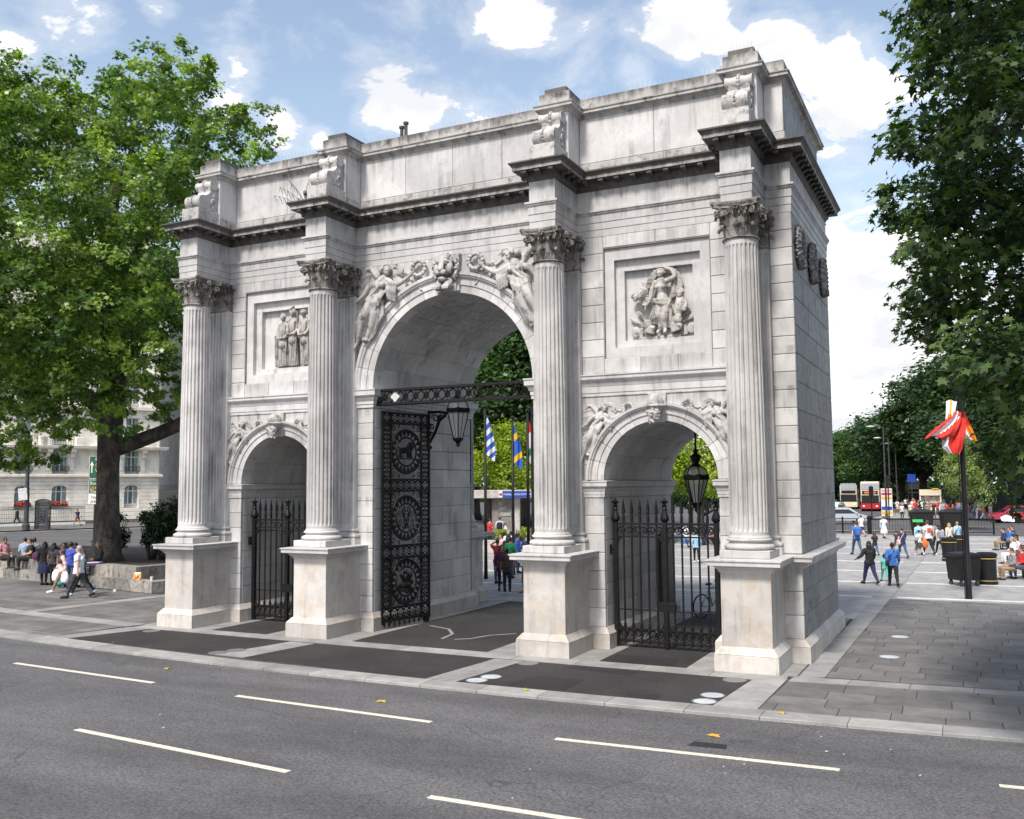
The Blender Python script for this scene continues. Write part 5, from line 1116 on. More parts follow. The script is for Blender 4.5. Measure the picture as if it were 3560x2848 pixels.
# ================================================================== HOTEL ON THE LEFT
M_PORT = marble('cream portland stone', (.88,.83,.73), (.64,.60,.52), .25, .15, 0, .05); M_CURT = plain('grey green curtain', (.22,.30,.29), .8, var=.3, vscale=5)
M_PANE = plain('hotel window glass', (.10,.13,.14), .08, spec=.8, var=.3); M_WFR = plain('white window frame', (.74,.74,.72), .5)
hot = local('hotel', 'cream stone hotel front with arched ground floor windows and iron balconies behind the tree', 'hotel', (-73.8,59.5,.10), math.atan2(-.9204,-.391))
# local frame: x along the facade towards the left of the picture, y into the building is +y?  (outside is local -y' see below)
HS = 1 if (Matrix.Rotation(math.atan2(-.9204,-.391),3,'Z') @ Vector((0,1,0))).dot(Vector((.9204,-.391,0))) > 0 else -1   # sign of the outward side
def hb(m, x0, x1, out0, out1, z0, z1, c=0):
    y0, y1 = sorted((HS*out0, HS*out1)); (m.cbox(x0,x1,y0,y1,z0,z1,c) if c else m.box(x0,x1,y0,y1,z0,z1)); return m
HL = 40.0; W_X = [3.1, 10.85, 14.55, 20.6, 24.4, 30.5, 34.3]
def hpart(nm, m, mt): return m.build(nm, mt, hot, smooth=30)
hpart('wall', hb(hb(MB(), -.3, HL, -14, -.55, -.3, 31), -1.2, HL, -14, -.7, 20, 33), M_PORT)
holes = []
# rusticated ground floor courses with arched openings
m = MB()
def seg(x0, x1, z0, z1, out): hb(m, x0, x1, -.6, out, z0, z1, .02)
for i in range(11):
    z0, z1 = .30+i*.435, .30+(i+1)*.435; x = 0.0
    for wx in W_X:
        hw = .80 if z1 < 3.7 else (.80*math.sqrt(max(0, 1-((z0-3.55)/.62)**2)) if z0 < 4.1 else 0)
        if z1 <= 1.95: hw = 0
        if hw > .05:
            seg(x, wx-hw, z0+.012, z1-.012, .0); x = wx+hw
        elif z0 > 4.1 and z0 < 5: pass
    seg(x, HL, z0+.012, z1-.012, .0)
hpart('rusticated_course', m, M_PORT)
m = MB(); hb(m, -.35, HL, -.5, .42, 5.20, 5.40); hb(m, -.25, HL, -.5, .25, 5.08, 5.20); hb(m, -.3, HL, -.5, .34, 5.40, 5.50); hpart('string_course', m, M_PORT)
m = MB(); hb(m, -.75, HL, -.5, .95, 8.35, 8.55); hb(m, -.55, HL, -.5, .7, 8.22, 8.35); hb(m, -.8, HL, -.5, 1.0, 8.55, 8.62); hpart('balcony_cornice', m, M_PORT)
for z in (12.9, 17.0): m = MB(); hb(m, -.4, HL, -.5, .4, z, z+.35); hpart('string_course', m, M_PORT)
x = 0.0; m = MB()
for wx in W_X: hb(m, x, wx-.82, -.6, 0, 5.45, 8.3); x = wx+.82
hb(m, x, HL, -.6, 0, 5.45, 8.3); x = 0
for z0, z1 in ((8.6,12.9),(13.2,17.0),(17.3,20.2)):
    x = 0
    for wx in W_X: hb(m, x, wx-.75, -.6, -.02, z0, z1); hb(m, wx-.75, wx+.75, -.6, -.02, z1-.9, z1); x = wx+.75
    hb(m, x, HL, -.6, -.02, z0, z1)
hpart('upper_wall', m, M_PORT)
def window(wx, z0, z1, hw, arched=False, bars=2):
    w = MB(); hb(w, wx-hw, wx+hw, -.5, -.42, z0, z1); f = w.build('window', M_PANE, hot)
    m = MB()
    for k in range(bars+1): x = wx-hw+2*hw*k/bars; hb(m, x-.05, x+.05, -.44, -.34, z0, z1)
    for z in (z0+.04, z0+(z1-z0)*.70, z1-.04): hb(m, wx-hw, wx+hw, -.44, -.345, z-.045, z+.045)
    m.build('frame', M_WFR, f)
    c = MB()
    for s in (-1, 1): hb(c, *sorted((wx+s*hw*.95, wx+s*hw*.42)), -.415, -.39, z0+.1, z1-.1)
    c.build('curtain', M_CURT, f)
    return f
rail_m = plain('dark balcony iron', (.05,.06,.065), .5)
for k, wx in enumerate(W_X):
    f = window(wx, 2.0, 4.22, .82, True, 3)
    m = MB(); n = 9; R = .95
    for i in range(n):   # arch stones
        a0, a1 = pi*(.16+.68*i/n), pi*(.16+.68*(i+1)/n)-.02; P = [(wx+r*cos(a)*1.0, 3.35+r*sin(a)*1.0) for r, a in ((R,a0),(1.25,a0),(1.25,a1),(R,a1))]; m.prism(P, *sorted((HS*-.5, HS*.05)), 'y')
    hpart('window_arch', m, M_PORT)
    if k in (1, 2, 3): 
        b = MB(); hb(b, wx-.85, wx+.85, -.2, .12, 1.98, 2.18); f2 = b.build('flower_box', plain('dark wooden box', (.04,.035,.03), .7), hot); fl = MB()
        for i in range(90): c = Vector((wx+random.uniform(-.85,.85), HS*random.uniform(-.15,.2), 2.18+random.uniform(-.12,.28))); fl.ball(c, random.uniform(.04,.09), 5, 3, 0 if random.random() < .72 else 1)
        fl.build('geraniums', [plain('red geranium', (.55,.03,.01), .7), plain('geranium leaf', (.05,.11,.03), .8)], f2)
    hb_ = MB(); hb(hb_, wx-.75, wx+.75, -.3, -.22, .25, 1.05); hb_.build('basement_window', M_PANE, hot)
    window(wx, 5.75, 8.2, .80)
    for s in (-1, 1):    # consoles carrying the balcony
        m = MB()
        hb(m, wx+s*1.22-.19, wx+s*1.22+.19, -.1, .25, 5.9, 7.3, .03); hb(m, wx+s*1.22-.23, wx+s*1.22+.23, -.1, .55, 7.3, 7.85, .05); hb(m, wx+s*1.22-.26, wx+s*1.22+.26, -.1, .8, 7.85, 8.22, .04); hpart('console', m, M_PORT)
    for z0, z1 in ((5.75,6.35),(8.65,9.65)):
        m = MB(); hw = .85 if z0 < 8 else 1.1; o = HS*(.12 if z0 < 8 else .85)
        for z in (z0+.05, z1): m.tube([(wx-hw,o,z),(wx+hw,o,z)], .03, 4)
        for i in range(9): x = wx-hw+2*hw*i/8; m.tube([(x,o,z0),(x,o,z1)], .022, 4)
        for i in range(4):
            xx = wx-hw+2*hw*(i+.5)/4; m.tube([(xx+hw/4.6*cos(a), o, (z0+z1)/2+hw/4.6*sin(a)) for a in np.linspace(0,2*pi,11)[:-1]], .02, 4, closed=True)
        m.build('balcony_rail', rail_m, hot)
    for z0, z1 in ((9.0,12.0),(13.6,16.2),(17.4,19.5)): window(wx, z0, z1, .72)
    for s in (-1,1): m = MB(); hb(m, wx+s*1.75-.4, wx+s*1.75+.4, .3, .92, 8.6, 9.55, .03); hpart('balcony_pier', m, M_PORT)
# area railing with its kerb in front of the hotel
rl = local('area_railing', 'long black iron railing on a white kerb before the hotel', 'railing', (-73.8,59.5,.10), math.atan2(-.9204,-.391))
m = MB(); hb(m, 8.4, 34, .9, 1.15, -.05, .22); m.build('kerb_wall', WHITE, rl)
m = MB(); o = HS*1.02
m.tube([(8.4,o,1.92),(34,o,1.92)], .03, 4); m.tube([(8.4,o,1.72),(34,o,1.72)], .025, 4); m.tube([(8.4,o,.35),(34,o,.35)], .025, 4)
for i in range(150): x = 8.45+i*.17; m.tube([(x,o,.2),(x,o,1.92)], .014, 4)
for i in range(60): x = 8.6+i*.42; m.tube([(x+.1*cos(a),o,1.82+.09*sin(a)) for a in np.linspace(0,2*pi,8)[:-1]], .014, 3, closed=True)
m.build('bars', rail_m, rl)['kind'] = 'stuff'
# neighbour beyond the hotel, street between
nb_ = local('office_building', 'pale grey office block with dark shop front seen past the hotel corner', 'building', (-73.8,59.5,.1), math.atan2(-.9204,-.391))
m = MB(); hb(m, -26, -5.5, -30, -5, 3.8, 26); m.build('wall', marble('grey portland stone', (.50,.48,.45), (.3,.29,.28), .3, .1), nb_)
m = MB(); hb(m, -26, -5.6, -30, -5.2, -.1, 3.8); m.build('shop_front', plain('dark shop front', (.03,.03,.032), .3), nb_)
for z in (5.2, 9, 12.8, 16.6):
    for x in (-7.6,-10.6,-13.6,-16.6,-19.6): m = MB(); hb(m, x-.7, x+.7, -5.05, -4.96, z, z+2.3); m.build('window', M_PANE, nb_)
m = MB(); hb(m, -26, -5.4, -30, -4.6, 3.7, 4.3); m.build('fascia', plain('grey fascia', (.25,.25,.25), .6), nb_)
# hotel pavement, its kerb and road markings
T = Matrix.Translation((-73.8,59.5,0)) @ Matrix.Rotation(math.atan2(-.9204,-.391),4,'Z')
def hq(x0, x1, o0, o1): return [tuple((T @ Vector((x, HS*o, 0))).xy) for x, o in ((x0,o0),(x1,o0),(x1,o1),(x0,o1))]
sheet('hotel_pavement', hq(-8, 60, -.4, 11.6), M_SLABL, .06); sheet('hotel_kerb', hq(-8, 60, 11.6, 12.0), M_GRAN, .062)
for i in range(9): sheet('road_marking', hq(6+i*4.4, 8.2+i*4.4, 13.6, 13.85), M_PAINT, -.055)
# phone box
ph = local('phone_box', 'black domed telephone box with white notices on the hotel pavement', 'phone box', (-69.55,41.05,.06), RAD(40))
m = MB(); m.cbox(-.62,.62,-.62,.62,0,.22,.02); m.cbox(-.60,.60,-.60,.60,2.30,2.62,.02)
for sx in (-1,1):
    for sy in (-1,1): m.cbox(*sorted((sx*.60,sx*.46)), *sorted((sy*.60,sy*.46)), .2, 2.4, .01)
m.build('frame', GREYD, ph)
MB().lathe([(.86,2.60),(.84,2.70),(.62,2.84),(.30,2.92),(0,2.95)], 4, ph=pi/4).build('roof', GREYD, ph, smooth=30)
for a in range(4):
    R = Matrix.Rotation(a*pi/2,4,'Z'); m = MB()
    for i in range(9): z = .3+i*.245; m.box(-.46,.46,-.55,-.52,z-.015,z+.015)
    for x in (-.28,.28): m.box(x-.015,x+.015,-.56,-.53,.22,2.3)
    m.xf(R); m.build('glazing_bars', GREYD, ph); MB().box(-.45,.45,-.52,-.51,.25,2.28).xf(R).build('glass_pane', glassmat('phone box glass',(.2,.22,.23),.35) if a == 0 else bpy.data.materials['phone box glass'], ph)
MB().box(-.4,.4,.44,.50,.6,2.1).build('phone_panel', GREYD, ph)
MB().box(.57,.585,-.2,.12,1.55,1.85).build('notice', WHITE, ph); MB().box(.57,.585,-.25,.10,1.18,1.45).build('notice', WHITE, ph)
def post(name, label, cat, x, y, h, r0, r1, mat, z=0, group=None):
    o = thing(name, label, cat, (x,y,z), 0, group); MB().lathe([(r0*1.5,z),(r0*1.5,z+.5),(r0,z+.6),(r0,z+1.2),(r1,z+h)], 10, (x,y,0)).build('column', mat, o, smooth=40); return o
l = post('street_lamp', 'tall dark lamp column with a notice plate by the phone box', 'lamp post', -69.6, 39.3, 9.5, .24, .11, GREYD, .06)
sg = MB().box(-.45,.45,-.02,.02,0,1.15); sg.xf(Matrix.Translation((-69.3,38.7,2.9)) @ Matrix.Rotation(RAD(20),4,'Z') @ Matrix.Rotation(RAD(-6),4,'Y')); sg.build('notice_plate', plain('grey notice', (.5,.5,.52), .5, var=.5, vscale=12), l)
# direction sign behind the tree
ds = local('direction_sign', 'tall green direction sign with white panel half hidden behind the tree trunk', 'road sign', (-37.55,20.95,0), RAD(26))
for x in (-.55,.75): MB().lathe([(.07,0),(.07,6.1)], 10, (x,.08,0)).build('post', GREYD, ds, smooth=True)
MB().cbox(-.95,.95,-.03,.03,4.55,6.05,.01).build('green_panel', GREEN, ds); MB().cbox(-.95,.95,-.03,.03,3.62,4.52,.01).build('green_panel', GREEN, ds); MB().cbox(-.95,.95,-.03,.03,2.95,3.59,.01).build('white_panel', WHITE, ds)
for z0, z1 in ((4.57,6.03),(3.64,4.50)):
    m = MB(); 
    for a, b, c, d in ((-.93,.93,z0,z0+.025),(-.93,.93,z1-.025,z1),(-.93,-.905,z0,z1),(.905,.93,z0,z1)): m.box(a,b,-.036,-.03,c,d)
    m.build('panel_border', WHITE, ds)
m = MB(); m.prism([(-.80,4.95),(-.72,4.95),(-.72,5.45),(-.62,5.40),(-.76,5.68),(-.90,5.40),(-.80,5.45)], -.037,-.031); m.build('arrow', WHITE, ds)
for s, z, mt, sz, x in (('Ri',5.72,WHITE,.30,-.55),('(A',5.36,YEL,.30,-.55),('W',5.0,WHITE,.30,-.55),('Ring',4.18,WHITE,.30,-.85),('(A40',3.90,YEL,.28,-.85),('The C',3.68,WHITE,.28,-.85),('Kilb',3.42+.22,WHITE,.01,-.85),('Not',3.30,BLACK,.28,-.75),('A40',3.02,BLACK,.27,-.80)):
    text('lettering', s, sz, mt, ds, (x,-.032,z), (pi/2,0,0))
# ================================================================== STATION ENTRANCE SEEN THROUGH THE CENTRAL ARCH
st = local('station_entrance', 'low pale concrete station entrance with blue name sign under its flat roof', 'station entrance', (-15.4,34.1,0), RAD(24))
conc = plain('pale concrete', (.42,.40,.36), .8, var=.2); 
MB().cbox(-3.2,2.2,-.8,4,3.1,3.62,.02).build('roof', conc, st); MB().cbox(-.9,.55,-.2,.6,.9,3.1,.02).build('pier', plain('grey concrete pier', (.20,.185,.17), .8, var=.25), st); MB().cbox(.55,.95,-.3,.7,.7,3.1,.02).build('pier', conc, st)
MB().cbox(-.15,1.65,-.86,-.80,3.14,3.56,.01).build('name_sign', BLUE, st); MB().cbox(-.40,-.16,-.855,-.80,3.14,3.56,.01).build('sign_end', WHITE, st)
m = MB(); m.tube([(-.28+.08*cos(a),-.865,3.35+.08*sin(a)) for a in np.linspace(0,2*pi,13)[:-1]], .02, 4, closed=True); m.build('roundel_ring', RED, st); MB().box(-.38,-.18,-.872,-.862,3.33,3.37).build('roundel_bar', BLUE, st)
text('lettering', 'MARBLE ARCH STATION', .165, WHITE, st, (-.09,-.868,3.29), (pi/2,0,0))
for k, (z, w_) in enumerate(((2.75,.4),(2.42,.62),(2.05,.95))): MB().box(-.5+.1*k,-.5+.1*k+w_*.7,-.24,-.2,z-.12,z+.1).build('notice', plain('faded notice',(.30,.29,.28),.7,var=.3,vscale=10), st)
pw = thing('planter_wall', 'pale low wall with shrubs in front of the station entrance', 'wall', (-12,30,0))
MB().cbox(-17,-9,27.2,27.7,0,.75,.02).build('wall', conc, pw)
fg = MB(); fg.box(-22,-16,36,36.2,0,2.1)
# flagpoles with flags
def flagpole(x, y, h, label, cols, vertical, z0, ln, r=.07, sway=.35):
    o = local('flagpole', label, 'flagpole', (x,y,0), RAD(26), 'flagpoles behind the central archway'); MB().lathe([(r*1.2,0),(r,1),(r*.7,h)], 8).build('pole', BLACK, o, smooth=True); MB().ball((0,0,h+.05), .09, 8, 6).build('finial', BLACK, o)
    # limp flag hanging down the pole: a pleated cloth
    nu, nv = 20, 60; V = []; F = []; MI = []
    for i in range(nv+1):
        for j in range(nu+1):
            u, v = j/nu, i/nv; fold = sin(u*9+v*2.0)*.10*u; wd = .20+.16*sin(v*2.4)
            V.append((.05+u*wd+sway*.12*v*u, fold, h-.25-z0-v*ln-u*.55*(1-v*.4)))
    for i in range(nv):
        for j in range(nu):
            F.append((i*(nu+1)+j,i*(nu+1)+j+1,(i+1)*(nu+1)+j+1,(i+1)*(nu+1)+j)); t = (i+.5)/nv*.8+(j+.5)/nu*.35; MI.append(cols(t, (j+.5)/nu, (i+.5)/nv))
    mb = MB(); mb.v = V; mb.f = F; mb.m = MI; mb.build('flag', vertical, o, smooth=True, fix=False)
FB, FW, FY, FR, FG = (plain('flag '+n, c, .8) for n, c in (('blue',(.03,.11,.50)),('white',(.70,.71,.74)),('yellow',(.72,.48,.01)),('red',(.60,.03,.02)),('green',(.02,.22,.08))))
flagpole(-6.25,13.95,7.25,'black flagpole with limp blue and white striped flag nearest the passage wall', lambda t,u,v: int(t*9) % 2, [FB,FW], 0, 1.75)
flagpole(-6.0,16.1,6.9,'middle black flagpole with blue flag crossed by yellow', lambda t,u,v: 1 if (.22 < t < .36 or .70 < t < .84) else 0, [FB,FY], 0, 1.7)
flagpole(-3.75,12.9,6.9,'black flagpole with red white and green flag beside the third column', lambda t,u,v: 0 if t < .25 else (1 if t < .55 else (2 if t < .7 else (1 if t < .95 else 2))), [FR,FW,FG], .1, 1.7)
# big flagpole cluster on the right plaza
fp = local('flagpole', 'thick black flagpole with a bunch of red and white flags on the right plaza', 'flagpole', (12.12,13.92,0), RAD(26))
MB().lathe([(.10,0),(.10,1.0),(.09,1.02),(.085,2.9),(.08,7.2)], 16).build('pole', BLACK, fp, smooth=40); MB().lathe([(.014,0),(.014,7.2)], 6, (-.13,.0,0)).build('halyard', BLACK, fp, smooth=True)
def flagcloth(pts, wd, mats, cols):
    P = [Vector((p[0]*.86, p[1], 4.9+(p[2]-4.3)*.64)) for p in pts]; wd = [q*.95 for q in wd]; mb = MB(); V = []; nu = 26; n = 40
    for i in range(n):
        f = i/(n-1)*(len(P)-1); k = min(int(f), len(P)-2); t = f-k; p = P[k].lerp(P[k+1], t); w_ = wd[k]+(wd[k+1]-wd[k])*t
        for j in range(nu+1):
            u = j/nu; V.append((p.x+w_*(u-.5), p.y+.09*w_*sin(u*11+i*.09)+.03*sin(u*23+1), p.z-.22*w_*abs(u-.5)+.06*w_*sin(u*5)))
    mb.v = V; mb.f = [(i*(nu+1)+j,i*(nu+1)+j+1,(i+1)*(nu+1)+j+1,(i+1)*(nu+1)+j) for i in range(n-1) for j in range(nu)]; mb.m = [cols((j+.5)/nu, (i+.5)/(n-1)) for i in range(n-1) for j in range(nu)]
    mb.build('flag', mats, fp, smooth=True, fix=False)
flagcloth([(-.45,-.2,7.1),(-.50,-.25,6.75),(-.55,-.3,6.4),(-.62,-.3,6.1)], [.35,.30,.30,.25], [FW,FY], lambda u,v: 1 if .35 < u < .6 else 0)
flagcloth([(-.30,-.3,6.5),(-.50,-.35,6.1),(-.75,-.4,5.75),(-1.0,-.42,5.4),(-1.25,-.42,5.15)], [.25,.50,.75,.95,.8], [FR,FW], lambda u,v: 1 if .38 < u+.3*(v-.5) < .66 else 0)
flagcloth([(-.20,-.3,6.2),(-.35,-.32,5.7),(-.50,-.35,5.2),(-.55,-.35,4.7),(-.50,-.35,4.3)], [.35,.60,.75,.70,.35], [FR,FW], lambda u,v: 1 if u+.25*v < .42 else 0)
flagcloth([(.15,.3,6.6),(.22,.3,6.2),(.35,.3,5.8),(.50,.28,5.3),(.62,.28,5.0)], [.25,.35,.40,.40,.25], [FR,FW,plain('flag orange',(.75,.22,.01),.8)], lambda u,v: 1 if u < .4 else 2 if v > .45 else 0)
# ================================================================== RIGHT PLAZA FURNITURE
def wheelie(x, y, rz, label, s=1, group=None):
    b = local('wheeled_bin', label, 'bin', (x,y,0), rz, group); m = MB()
    m.prism([(-.44,.24),(.44,.24),(.54,1.22),(-.54,1.22)], -.46, .46); m.build('body', BLACK, b, smooth=30); MB().cbox(-.60,.60,-.50,.50,1.22,1.30,.02).build('rim', BLACK, b); MB().lathe([(.70,1.30),(.66,1.36),(.40,1.42),(0,1.43)], 4, ph=pi/4).build('lid', BLACK, b)
    for sx in (-1,1):
        for sy in (-1,1): MB().tube([(sx*.36-.04,sy*.38,.10),(sx*.36+.04,sy*.38,.10)], .10, 12).build('wheel', GREYD, b, smooth=30); MB().cbox(sx*.36-.06,sx*.36+.06,sy*.38-.04,sy*.38+.04,.12,.28,.01).build('fork', GREYD, b)
    b.scale = (s,s,s); return b
wheelie(11.92,18.5,RAD(33),'big black wheeled rubbish bin beside the thick flagpole',.88)
def litterbin(x, y, label, s=1):
    b = local('litter_bin', label, 'bin', (x,y,0)); MB().lathe([(.36,0),(.36,.08),(.33,.10),(.33,.98),(.37,1.0),(.37,1.10),(.30,1.14),(.28,1.0)], 24).build('body', BLACK, b, smooth=30)
    for z in (.12, .92): MB().lathe([(.372,z),(.372,z+.03)], 24, cap=False).build('gold_band', plain('dull gold band',(.45,.33,.10),.4), b)
    b.scale = (s,s,s)
litterbin(12.72,19.35,'round black litter bin with gold bands half hidden by the wheeled bin',1.05); litterbin(11.15,30.5,'round black litter bin with gold band standing alone farther back',1.0)
litterbin(11.62,34.2,'small round black bin behind the lone gold banded bin',.95)
wheelie(8.75,54.6,RAD(16),'black wheeled bin with green patch at the far railing',1.35,None); wheelie(10.75,55.2,RAD(16),'second black wheeled bin at the far railing, away from the green patch',1.35)
MB().box(8.2,8.9,53.6,53.7,1.0,1.2).build('green_patch', plain('bright green label',(.05,.45,.12),.5), None); bpy.data.objects['green_patch']['label'] = 'bright green label on the far wheeled bin'; bpy.data.objects['green_patch']['category'] = 'label'
fr = local('pedestrian_railing', 'long low black pedestrian railing at the far edge of the plaza', 'railing', (3.1,55.3,0), math.atan2(1.9,10.3)); m = MB()
m.tube([(-2,0,1.15),(10.6,0,1.15)], .035, 5); m.tube([(-2,0,.15),(10.6,0,.15)], .03, 5); m.build('rail', BLACK, fr)
for i in range(64): MB().tube([(-2+i*.2,0,.15),(-2+i*.2,0,1.15)], .014, 4).build('bar', GREYD, fr)
for x in (-2, 0, 2.0, 5.2, 8.4, 10.6): MB().tube([(x,0,0),(x,0,1.3)], .07, 8).build('post', BLACK, fr)
MB().lathe([(.16,0),(.16,1.2),(.19,1.22),(.19,1.32),(0,1.4)], 12, (1.95,-.05,0)).build('bollard', BLACK, fr)
def bench(x, y, rz, label):
    b = local('bench', label, 'bench', (x,y,0), rz, None); wd = plain('dark bench slat',(.05,.04,.032),.6,var=.3)
    for i in range(4): MB().cbox(-.9,.9,-.22+i*.12,-.12+i*.12,.42,.455,.005).build('slat', wd, b)
    for i in range(3): MB().cbox(-.9,.9,.27,.30,.56+i*.12,.65+i*.12,.005).build('back_slat', wd, b)
    for xx in (-.75,.75): m = MB(); m.cbox(xx-.03,xx+.03,-.22,-.16,0,.42,.005); m.cbox(xx-.03,xx+.03,.22,.30,0,.9,.005); m.cbox(xx-.03,xx+.03,-.22,.3,.36,.42,.005); m.build('leg_frame', BLACK, b)
bench(14.05,21.8,RAD(-72),'dark slatted bench with people at the right edge, nearest one'); bench(14.05,30.2,RAD(-72),'dark slatted bench at the right edge, middle one'); bench(14.0,40.2,RAD(-74),'dark slatted bench at the right edge, farthest one')
# bicycle leaning behind the right gate
bk = local('bicycle', 'bicycle parked in the passage behind the right gate', 'bicycle', (5.35,6.4,0), RAD(62)); 
for x in (-.5,.52): m = MB(); m.tube([(x+.34*cos(a),0,.35+.34*sin(a)) for a in np.linspace(0,2*pi,25)[:-1]], .022, 6, closed=True); m.build('wheel', BLACK, bk, smooth=True)
m = MB()
for a, b in (((-.5,.35),(-.15,.85)),((-.15,.85),(.36,.86)),((-.05,.32),(.36,.80)),((-.05,.32),(-.17,.95)),((-.5,.35),(-.05,.32)),((.52,.35),(.36,.98))): m.tube([(a[0],0,a[1]),(b[0],0,b[1])], .02, 6)
m.build('frame', plain('silver frame',(.5,.5,.5),.4,metal=.5), bk, smooth=True); MB().tube([(.36,-.26,1.02),(.38,0,.99),(.36,.26,1.02)], .018, 6).build('handlebar', BLACK, bk); MB().ball((-.18,0,.97), (.14,.07,.04), 8, 5).build('saddle', BLACK, bk)
# ================================================================== TRAFFIC AND STREET ON THE FAR RIGHT
def car(x, y, rz, col, label, kind='car', s=1, group='vehicles on the far road'):
    L, W_, H = {'car':(4.2,1.78,1.5),'van':(5.2,2.0,2.3)}[kind]; c = local('parked_car' if 0 else ('van' if kind == 'van' else 'car'), label, 'van' if kind == 'van' else 'car', (x,y,-.06), rz, group)
    pt = plain('car paint %.2f %.2f %.2f'%col, col, .25, spec=.7); h = W_/2
    P = [(-L/2,.35),(-L/2+.02,.75),(-L/2+.55,.92),(L/2-.15,.95),(L/2,.70),(L/2,.35)] if kind == 'car' else [(-L/2,.40),(-L/2+.03,.9),(-L/2+.6,1.15),(L/2,1.2),(L/2,.4)]
    R = [(-L/2+.75,.92),(-L/2+1.55,H),(L/2-.75,H),(L/2-.15,.95)] if kind == 'car' else [(-L/2+.55,1.15),(-L/2+1.25,H),(L/2-.02,H),(L/2,1.2)]
    MB().prism(P, -h, h).build('body', pt, c); mb = MB(); n = len(R); k = .86
    mb.add([(a,-h*.98,b) if b < 1.3 else (a,-h*k,b) for a, b in R]+[(a,h*.98,b) if b < 1.3 else (a,h*k,b) for a, b in R], [tuple(range(n))[::-1], tuple(range(n,2*n))]+[(i,(i+1)%n,n+(i+1)%n,n+i) for i in range(n)]); mb.build('cabin', pt, c)
    for sy in (-1,1):
        g = [(a*.95+.02, b) for a, b in R]; z0, z1 = R[0][1]+.06, H-.14; y0, y1 = sy*(h*.985), sy*(h*k+.03)
        xe = R[3][0]-.3 if kind == 'car' else R[0][0]+1.4
        xt = R[2][0]-.05 if kind == 'car' else xe
        MB().add([(R[0][0]+.28,y0,z0),(xe,y0,z0),(xt,y1,z1),(R[1][0]+.12,y1,z1)], [(0,1,2,3)]).build('side_window', DGL, c)
    MB().add([(R[0][0]+.06-.03,-h*.86,R[0][1]+.05),(R[0][0]+.06-.03,h*.86,R[0][1]+.05),(R[1][0]-.09,h*.78,H-.1),(R[1][0]-.09,-h*.78,H-.1)], [(0,1,2,3)]).build('windscreen', DGL, c)
    for sx in (-.62,.60):
        for sy in (-1,1): w = MB().tube([(sx*L/2,sy*(h-.18),.31),(sx*L/2,sy*(h+.01),.31)], .31, 16).build('wheel', BLACK, c, smooth=30); MB().tube([(sx*L/2,sy*(h-.1),.31),(sx*L/2,sy*(h+.02),.31)], .18, 12).build('rim', plain('alloy rim',(.4,.4,.42),.35,metal=.5), w)
    for sy in (-1,1): MB().ball((-L/2+.08,sy*h*.72,.68 if kind == 'car' else .8), (.08,.18,.09), 8, 6).build('headlight', plain('headlight glass',(.75,.75,.7),.15), c); MB().ball((-L/2+1.0,sy*(h+.1),1.02), (.08,.1,.08), 6, 5).build('mirror', pt, c)
    c.scale = (s,s,s); return c
# heading angle 0 = front towards -x ; camera looks roughly along (-.44,.90)
car(.75,74.6,RAD(198),(.42,.47,.52),'silver hatchback on the far road just past the arch edge','car',1.05); car(-4.5,92,RAD(80),(.68,.70,.72),'white van in the traffic beyond the arch edge','van'); car(-2.9,96,RAD(82),(.62,.68,.70),'pale car queueing beside the far white van'); car(-4.0,106,RAD(82),(.50,.62,.68),'pale blue car behind the queueing pale car')
car(-9.2,118,RAD(82),(.7,.7,.7),'light car deep in the far queue by the tree line'); car(-7.4,126,RAD(82),(.05,.05,.05),'black taxi shaped car deep in the far queue'); car(-11.5,132,RAD(82),(.65,.66,.66),'farthest pale van under the trees','van')
car(15.9,81.0,RAD(15),(.36,.03,.06),'dark red car parked at the right edge under the tree','car',1.1)
def bus(x, y, rz, label, cols, dest=True, H=4.1):
    b = local('double_decker_bus', label, 'bus', (x,y,-.06), rz, 'buses on the far road'); up_, lo = cols
    MB().cbox(-1.22,1.22,0,9.6,1.15,H,.12).build('body', up_, b); MB().cbox(-1.24,1.24,-.03,9.63,.30,1.12,.06).build('lower_panel', lo, b)
    MB().cbox(-1.10,1.10,-.05,.1,2.95,3.85,.03).build('upper_windscreen', plain('sky lit window',(.34,.38,.42),.12,spec=.8), b); MB().cbox(-1.12,1.12,-.06,.1,1.12,2.22,.03).build('windscreen', DGL, b)
    MB().cbox(-1.02,1.02,-.055,.08,2.36,2.82,.01).build('destination_blind', BLACK, b)
    if dest: MB().box(-.75,.75,-.062,-.054,2.45,2.72).build('destination_lights', plain('orange destination print',(.70,.14,.05),.5), b)
    for s in (-1,1):
        for z0, z1 in ((1.6,2.3),(3.0,3.75)):
            for k in range(6): MB().box(*sorted((s*1.20,s*1.235)), .8+k*1.42, 2.0+k*1.42, z0, z1).build('side_window', DGL, b)
        MB().ball((s*.85,-.03,.70), (.17,.06,.12), 8, 6).build('headlight', plain('headlight glass',(.75,.75,.7),.15), b); m = MB(); m.tube([(s*1.2,.0,2.5),(s*1.42,-.25,2.35)], .04, 5); m.cbox(s*1.42-.09,s*1.42+.09,-.30,-.22,1.9,2.35,.02); m.build('mirror', BLACK, b)
        for yy in (1.9,7.4): MB().tube([(s*.95,yy,.48),(s*1.23,yy,.48)], .48, 16).build('wheel', BLACK, b, smooth=30)
    return b
CREAM = plain('cream coachwork', (.68,.62,.46), .35); BRED = plain('bus red', (.42,.02,.025), .35)
bus(-.75,117.4,RAD(4),'cream and red double decker bus facing the plaza, nearest of the buses',(CREAM,BRED)); bus(-4.8,128,RAD(4),'pale coach behind the cream and red bus',(CREAM,CREAM),False,3.6); bus(3.6,146,RAD(3),'bus with red upper deck edge half hidden behind the traffic light',(plain('white coachwork',(.7,.68,.66),.35),BRED),False,4.0)
